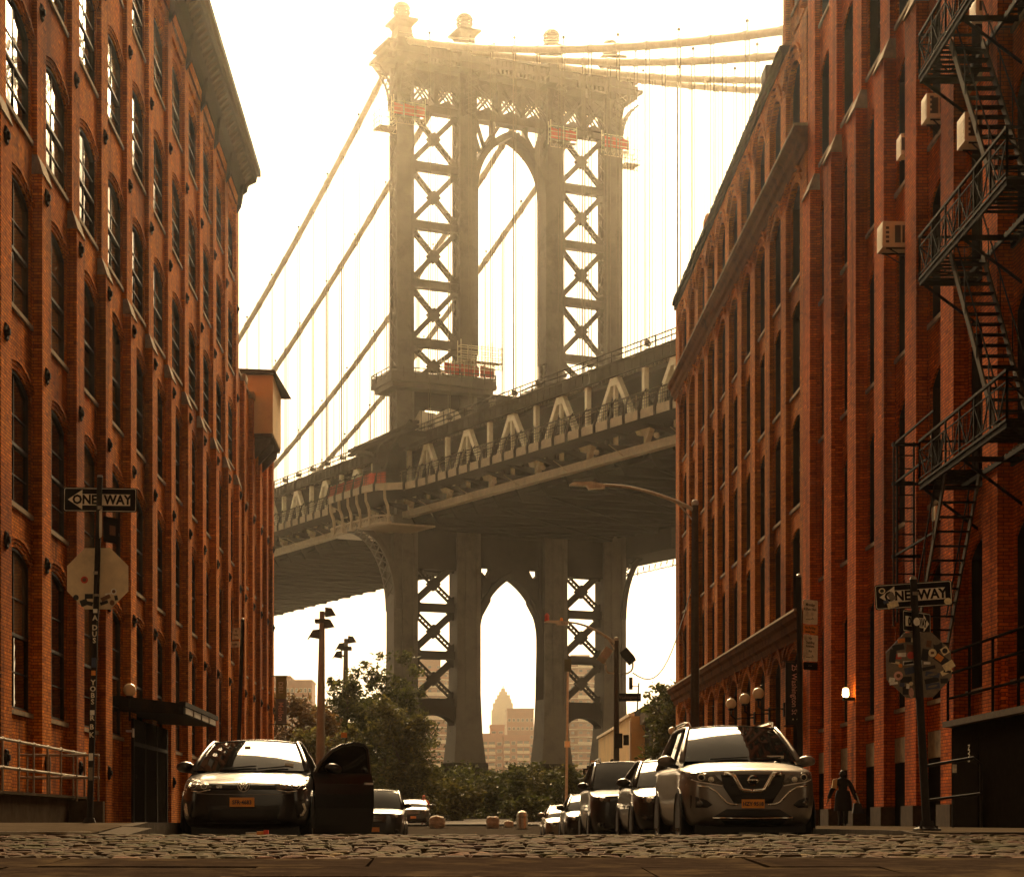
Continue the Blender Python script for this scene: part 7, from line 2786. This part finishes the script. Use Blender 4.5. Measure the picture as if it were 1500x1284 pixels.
M['iron_edge'] = pm('worn_iron_edge', (0.055, 0.038, 0.02), 0.85, spec=0.08, var=0.5, scale=5)
fire_escape()

# ---- window air conditioners
M['ac'] = pm('cream_ac_casing', (0.78, 0.66, 0.42), 0.55, var=0.12, scale=5)
M['ac_dark'] = pm('ac_grille', (0.06, 0.05, 0.035), 0.6, var=0.2, scale=9)


def ac_unit(Y, z, xo, label, w_=.62, h=.62, lead=True):
    d = XRW + .1
    t = thing('air_conditioner', label, 'air conditioner', (xo, Y, z), 'window air conditioners on the red brick wall')
    MB().box(xo, d, Y, Y + w_, z, z + h).build('casing', M['ac'], t)
    g = MB()
    for k in range(6):
        zz = z + .08 + (h - .16) * k / 6
        g.box(xo - .008, xo - .001, Y + .06, Y + w_ - .06, zz, zz + (h - .16) / 6 * .55)
    g.build('front_grille', M['ac_dark'] if not lead else M['ac'], t)
    s_ = MB()
    for k in range(4):
        zz = z + .1 + .11 * k
        s_.box(xo + .08, xo + .16, Y - .006, Y + .001, zz, zz + .06)
    s_.box(d - .38, d - .24, Y - .006, Y + .001, z + .1, z + h - .1)
    s_.box(d - .2, d - .1, Y - .006, Y + .001, z + .1, z + h - .1)
    s_.build('side_vent', M['ac_dark'], t)
    b = MB()
    for yy in (Y + .06, Y + w_ - .08):
        b.bar((xo + .15, yy, z - .01), (d - .05, yy, z - .3), .025)
        b.bar((xo + .1, yy, z - .02), (d, yy, z - .02), .03)
    b.build('bracket', M['iron'], t)


ac_unit(47.9, 13.95, 10.37, 'cream air conditioner jutting far out of the wall, level with the middle landing')
ac_unit(47.2, 15.95, 10.66, 'small air conditioner above the largest one, half behind a pier', .5, .5)
ac_unit(44.2, 15.75, 10.55, 'air conditioner on a sill beside the upper fire escape landing', .5, .55)
ac_unit(40.9, 14.1, 10.55, 'air conditioner seen behind the upper flight of fire escape stairs', .62, .6)
ac_unit(40.2, 16.4, 10.6, 'air conditioner under the highest landing, near the top right corner', .5, .4)
ac_unit(43.6, 6.7, 10.6, 'small white box unit just below the lowest fire escape landing', .3, .3)

# ---- things on the ground
t = thing('reflection_bar', 'orange and white bar added as a tail light reflection under the nose of the black hatchback', 'reflection', (at(376, 25.2), 25.2, gz(25.2)))  # added bar stands for a tail light reflection
xa, xb = at(360, 25.2), at(393, 25.2)
zz = gz(25.2) + .09
MB().box(xa, xa + .14, 25.2, 25.26, zz, zz + .03).build('white_band', M['sign_white'], t)
MB().box(xa + .141, xb - .06, 25.2, 25.26, zz, zz + .045).build('orange_band', ST['orange'], t)
M['hi_red'] = pm('bright_red_reflection', (0.8, 0.06, 0.02), 0.5, var=0.1)
MB().box(xb - .059, xb, 25.19, 25.27, zz - .01, zz + .06).build('red_band', M['hi_red'], t)
mb = MB()
mb.box(xa + .05, xa + .09, 25.15, 25.32, gz(25.2) - .02, zz - .001)
mb.box(xb - .1, xb - .06, 25.15, 25.32, gz(25.2) - .02, zz - .011)
mb.build('reflection_bar_foot', M['plastic'], t)
x, Y = at(507, 40), 40
t = thing('sign_post', 'thin post with a small orange panel rising above the open car door', 'sign post', (x, Y, lerp_tab(SLZ, Y)))
MB().tube([(x, Y, -.45), (x, Y, 1.85)], .02, 6).build('pole', M['pole'], t)
MB().box(x - .1, x + .02, Y - .03, Y - .015, 1.74, 1.84).build('sign_panel', ST['orange'], t)

# ================================================================== people
M['coat'] = pm('dark_coat', (0.010, 0.008, 0.007), 0.85, var=0.3, scale=6)
M['skin'] = pm('skin', (0.34, 0.18, 0.1), 0.55, var=0.12, scale=8)
M['hair'] = pm('dark_hair', (0.015, 0.011, 0.008), 0.6, var=0.3, scale=20)
M['jeans'] = pm('dark_trousers', (0.02, 0.018, 0.018), 0.85, var=0.25, scale=8)
M['vest'] = pm('orange_workwear', (0.75, 0.13, 0.02), 0.7, var=0.15, scale=4)
M['bag'] = pm('black_bag', (0.01, 0.009, 0.009), 0.5, var=0.3, scale=7)


def skin_body(name, pts, edges, radii, mat, parent, origin, root=0, levels=2):
    me = bpy.data.meshes.new(name)
    me.from_pydata(pts, edges, [])
    tmp = bpy.data.objects.new('shape', me)
    COL.objects.link(tmp)
    md = tmp.modifiers.new('k', 'SKIN')
    lay_ = me.skin_vertices[0].data if me.skin_vertices else None
    if lay_ is None:
        bm = bmesh.new()
        bm.from_mesh(me)
        bm.verts.layers.skin.verify()
        bm.to_mesh(me)
        bm.free()
        lay_ = me.skin_vertices[0].data
    for i, r in enumerate(radii):
        lay_[i].radius = (r, r) if not isinstance(r, tuple) else r
        lay_[i].use_root = (i == root)
    md.use_smooth_shade = True
    s_ = tmp.modifiers.new('s', 'SUBSURF')
    s_.levels = levels
    dg = bpy.context.evaluated_depsgraph_get()
    out = bpy.data.meshes.new_from_object(tmp.evaluated_get(dg))
    bpy.data.objects.remove(tmp)
    for p in out.polygons:
        p.use_smooth = True
    return link_mesh(out, name, mat, parent)


def hand(parent, c, sg, d, mat):
    """palm with five bent fingers, thumb from the side"""
    c, d = Vector(c), Vector(d).normalized()
    side = Vector((0, 1, 0))
    pts, ed, rd = [], [], []
    pts += [c, c + d * .08]
    rd += [.03, .034]
    ed.append((0, 1))
    for k in range(4):
        o_ = side * (.024 * (k - 1.5))
        L = (.062, .075, .07, .055)[k]
        i = len(pts)
        pts += [c + d * .085 + o_, c + d * (.085 + L * .55) + o_ + Vector((-sg * .012, 0, 0)), c + d * (.085 + L * .85) + o_ + Vector((-sg * .035, 0, .01))]
        rd += [.0105, .0095, .008]
        ed += [(1, i), (i, i + 1), (i + 1, i + 2)]
    i = len(pts)
    pts += [c + d * .03 - side * .035, c + d * .07 - side * .055 + Vector((-sg * .015, 0, 0)), c + d * .1 - side * .05 + Vector((-sg * .03, 0, 0))]
    rd += [.014, .011, .009]
    ed += [(0, i), (i, i + 1), (i + 1, i + 2)]
    return skin_body('hand', [tuple(p) for p in pts], ed, rd, mat, parent, None, 0, 1)


def person(name, label, loc, H, top_mat, leg_mat, head_mat, pose, lean=0.0, coat_len=.0, yaw=0.0, hat=None):
    """back or front view walker; heights as parts of H; local frame, feet at z=0, facing +y"""
    t = thing(name, label, 'person', loc)
    t.rotation_euler = (0, 0, yaw)
    k = H
    hip, sh = .53 * k, .82 * k
    ly = lean * k
    S_ = pose
    pts = [(0, 0, hip), (0, ly * .35, .64 * k), (0, ly * .75, .745 * k), (0, ly, sh - .01 * k), (0, ly * 1.35, .865 * k), (0, ly * 1.6, .905 * k), (0, ly * 1.75, .95 * k)]
    rd = [.088 * k, (.083 * k, .07 * k), (.112 * k, .085 * k), (.088 * k, .07 * k), .036 * k, .05 * k, .056 * k]
    ed = [(0, 1), (1, 2), (2, 3), (3, 4), (4, 5), (5, 6)]
    ends = []
    for sg in (-1, 1):
        i = len(pts)
        el = S_['elbow'][0 if sg < 0 else 1]
        wr = S_['wrist'][0 if sg < 0 else 1]
        pts += [(sg * .105 * k, ly * .98, sh - .02 * k), (sg * el[0] * k, ly + el[1] * k, el[2] * k), (sg * wr[0] * k, ly + wr[1] * k, wr[2] * k)]
        rd += [.056 * k, .046 * k, .036 * k]
        ed += [(3, i), (i, i + 1), (i + 1, i + 2)]
        ends.append((pts[-1], pts[-2], sg))
    feet = []
    for sg in (-1, 1):
        i = len(pts)
        st_ = S_['step'][0 if sg < 0 else 1]
        pts += [(sg * .055 * k, 0, .50 * k), (sg * .06 * k, st_ * .5 * k + .02 * k, .285 * k), (sg * .06 * k, st_ * k - .01 * k, .05 * k), (sg * .065 * k, st_ * k + .07 * k, .022 * k), (sg * .068 * k, st_ * k + .12 * k, .018 * k)]
        rd += [.06 * k, .042 * k, .028 * k, .024 * k, .018 * k]
        ed += [(0, i), (i, i + 1), (i + 1, i + 2), (i + 2, i + 3), (i + 3, i + 4)]
    body = skin_body('body', pts, ed, rd, top_mat, t, None, 0, 2)
    # head with face, over the neck
    bm = bmesh.new()
    bmesh.ops.create_uvsphere(bm, u_segments=18, v_segments=12, radius=1)
    hc = Vector((0, ly * 1.75 + .01 * k, .935 * k))
    for v in bm.verts:
        q = v.co.copy()
        face = max(0, q.y)
        x, y, z = q.x * .048 * k, q.y * .058 * k, q.z * .066 * k
        if q.z < -.2:
            x *= 1 + .22 * (q.z + .2)
        if abs(q.x) < .25 and q.y > .6 and -.4 < q.z < .15:
            y += .012 * k                                 # nose
        if q.y > .7 and .1 < q.z < .35 and .2 < abs(q.x) < .6:
            y -= .005 * k                                 # eye sockets
        v.co = Vector((x, y, z)) + hc
    me = bpy.data.meshes.new('head')
    bm.to_mesh(me)
    bm.free()
    for p in me.polygons:
        p.use_smooth = True
    hd = link_mesh(me, 'head', head_mat, t)
    mb = MB()
    for sg in (-1, 1):
        mb.ball(hc + Vector((sg * .05 * k, 0, .0)), .012 * k, 8, 6)
    o = mb.build('ears', head_mat, None, origin=(0, 0, 0))
    o.parent = hd
    bm = bmesh.new()
    bmesh.ops.create_uvsphere(bm, u_segments=16, v_segments=10, radius=1)
    for v in bm.verts:
        q = v.co
        cut = .1 if q.y > .2 else -.75
        zz = max(q.z, cut)
        v.co = Vector((q.x * .053 * k, q.y * .062 * k - .006 * k, zz * .071 * k + .004 * k)) + hc
    me = bpy.data.meshes.new('hair')
    bm.to_mesh(me)
    bm.free()
    for p in me.polygons:
        p.use_smooth = True
    o = link_mesh(me, 'hair' if hat is None else 'cap', hat or M['hair'], hd)
    for (w_, e_, sg) in ends:
        d = Vector(w_) - Vector(e_)
        hand(t, w_, sg, d, M['skin'])
    # skirt of the coat and trousers
    if coat_len:
        cm = MB()
        n = 20
        rings = [(.115, .09, .64), (.14, .105, .54), (.155, .118, .43), (.165, .125, .53 - coat_len)]
        for (a, b_, z) in rings:
            for q in range(n):
                an = 2 * math.pi * q / n
                wv = 1 + .04 * math.sin(an * 5 + z * 20)
                cm.v.append((a * k * wv * math.cos(an), b_ * k * wv * math.sin(an) + ly * .15, z * k))
        for i in range(3):
            for q in range(n):
                cm.f.append((i * n + q, i * n + (q + 1) % n, (i + 1) * n + (q + 1) % n, (i + 1) * n + q))
        o = cm.build('coat_skirt', top_mat, None, origin=(0, 0, 0), smooth=True)
        o.parent = t
    tm = MB()
    for sg in (-1, 1):
        st_ = S_['step'][0 if sg < 0 else 1]
        tm.tube([(sg * .055 * k, 0, .5 * k), (sg * .06 * k, st_ * .5 * k + .02 * k, .285 * k), (sg * .06 * k, st_ * k - .01 * k, .045 * k)], [.064 * k, .047 * k, .036 * k], 10)
    o = tm.build('trousers', leg_mat, None, origin=(0, 0, 0), smooth=True)
    o.parent = t
    return t


zp = lerp_tab(SRZ, 52.3)
pp = at(1238, 52.3)
person('person', 'person in a dark coat walking away along the right wall with bags in both hands', (pp - .05, 52.3, zp), 1.46, M['coat'], M['jeans'], M['skin'],
       dict(elbow=((.20, -.02, .64), (.19, .0, .63)), wrist=((.25, .03, .49), (.26, .03, .47)), step=(-.05, .07)), lean=.05, coat_len=.26)
t = thing('shopping_bag', 'black shopping bag with a pale handle strip in the walker\'s right hand', 'bag', (pp + .33, 52.3, zp + .5))
mb = MB()
mb.hexa([(pp + .2, 52.25, zp + .33), (pp + .5, 52.25, zp + .33), (pp + .5, 52.45, zp + .33), (pp + .2, 52.45, zp + .33), (pp + .24, 52.3, zp + .6), (pp + .42, 52.3, zp + .6), (pp + .42, 52.42, zp + .6), (pp + .24, 52.42, zp + .6)])
mb.build('sack', M['bag'], t)
mb = MB()
mb.bar((pp + .28, 52.28, zp + .86), (pp + .38, 52.28, zp + .58), .06, .02)
mb.build('strap', M['sign_white'], t)
t = thing('shopping_bag', 'small ochre bag hung at the walker\'s left shoulder', 'bag', (pp - .3, 52.3, zp + 1.1))
mb = MB()
mb.hexa([(pp - .36, 52.2, zp + 1.0), (pp - .24, 52.2, zp + .98), (pp - .24, 52.32, zp + .98), (pp - .36, 52.32, zp + 1.0), (pp - .33, 52.22, zp + 1.22), (pp - .22, 52.22, zp + 1.25), (pp - .22, 52.3, zp + 1.25), (pp - .33, 52.3, zp + 1.22)])
mb.build('sack', M['yellow_render'], t)
wx = at(621, 115.5)
person('person', 'person in bright orange workwear and cap beside the last car on the left', (wx, 115.5, gz(115.5)), 1.72, M['vest'], M['jeans'], M['skin'],
       dict(elbow=((.17, .0, .64), (.17, .0, .64)), wrist=((.17, .06, .5), (.17, .06, .5)), step=(0.0, .02)), lean=.01, yaw=math.pi, hat=M['vest'])
M['brick_dark'] = brick_mat('darkened_unseen_brick', (0.12, 0.05, 0.02), (0.08, 0.033, 0.014), (0.05, 0.025, 0.012))  # unseen block: brick darkened to dim reflections in the cars
# ================================================================== the next block of the street, at the camera's back
for (nm, sx, xf, xw, x_in) in (('building', -1, -9.6, -9.8, -30), ('building', 1, 10.8, 11.06, 32)):
    bk = bpy.data.objects.new(nm, None)
    COL.objects.link(bk)
    bk.location = (xw, -30, 0)
    bk['kind'] = 'structure'
    f_ = [-66 + 4.6 * k for k in range(16)]
    prs = [(a, a + 1.0) for a in f_]
    bys = [(a[1], b_[0]) for a, b_ in zip(prs, prs[1:])]
    sts = [(3.0, 5.6, .3), (7.2, 9.8, .3), (11.4, 14.0, .3), (15.6, 18.2, .3), (19.8, 22.4, .3), (24.0, 26.4, .3), (28.2, 30.6, .3), (32.4, 34.8, .3), (36.6, 39.0, .3), (40.8, 43, .3)]
    mb = MB()
    wall_bays(mb, sx, xw, bys, 2.0, sts, -2, 45)
    for (a, b_) in prs:
        mb.box(min(xf, xw + sx * .2), max(xf, xw + sx * .2), a, b_, -2, 44.5)
    mb.build('wall', M['brick_dark'], bk, fix=False)
    MB().box(min(xw + sx * .26, x_in), max(xw + sx * .26, x_in), -66, 4, -2, 44.6).build('interior', M['interior'], bk)
    MB().box(min(xw + sx * .1, x_in), max(xw + sx * .1, x_in), 4.02, 4.3, -2, 45).build('end_wall', M['brick_dark'], bk)
    MB().box(min(xf - sx * .3, x_in), max(xf - sx * .3, x_in), -66, 4.6, 45.02, 45.5).build('cornice', M['cornice'], bk)
# ================================================================== haze
hz = MB().box(-1400, 1400, -60, 2300, -12, 104).build('haze', None or M['glass'])
hz.data.materials.clear()
hm_ = bpy.data.materials.new('warm_haze')
hm_.use_nodes = True
_t = hm_.node_tree
_t.nodes.clear()
_o = _t.nodes.new('ShaderNodeOutputMaterial')
_v = _t.nodes.new('ShaderNodeVolumePrincipled')
_v.inputs['Color'].default_value = (0.95, 0.9, 0.78, 1)
_v.inputs['Density'].default_value = 0.00017
_v.inputs['Anisotropy'].default_value = 0.95
for _n in ('Density Attribute', 'Color Attribute', 'Temperature Attribute'):
    if _n in _v.inputs:
        _v.inputs[_n].default_value = ''
_t.links.new(_v.outputs[0], _o.inputs['Volume'])
hz.data.materials.append(hm_)
stuff(hz)
hz['label'] = 'warm haze hanging over the street and the river'
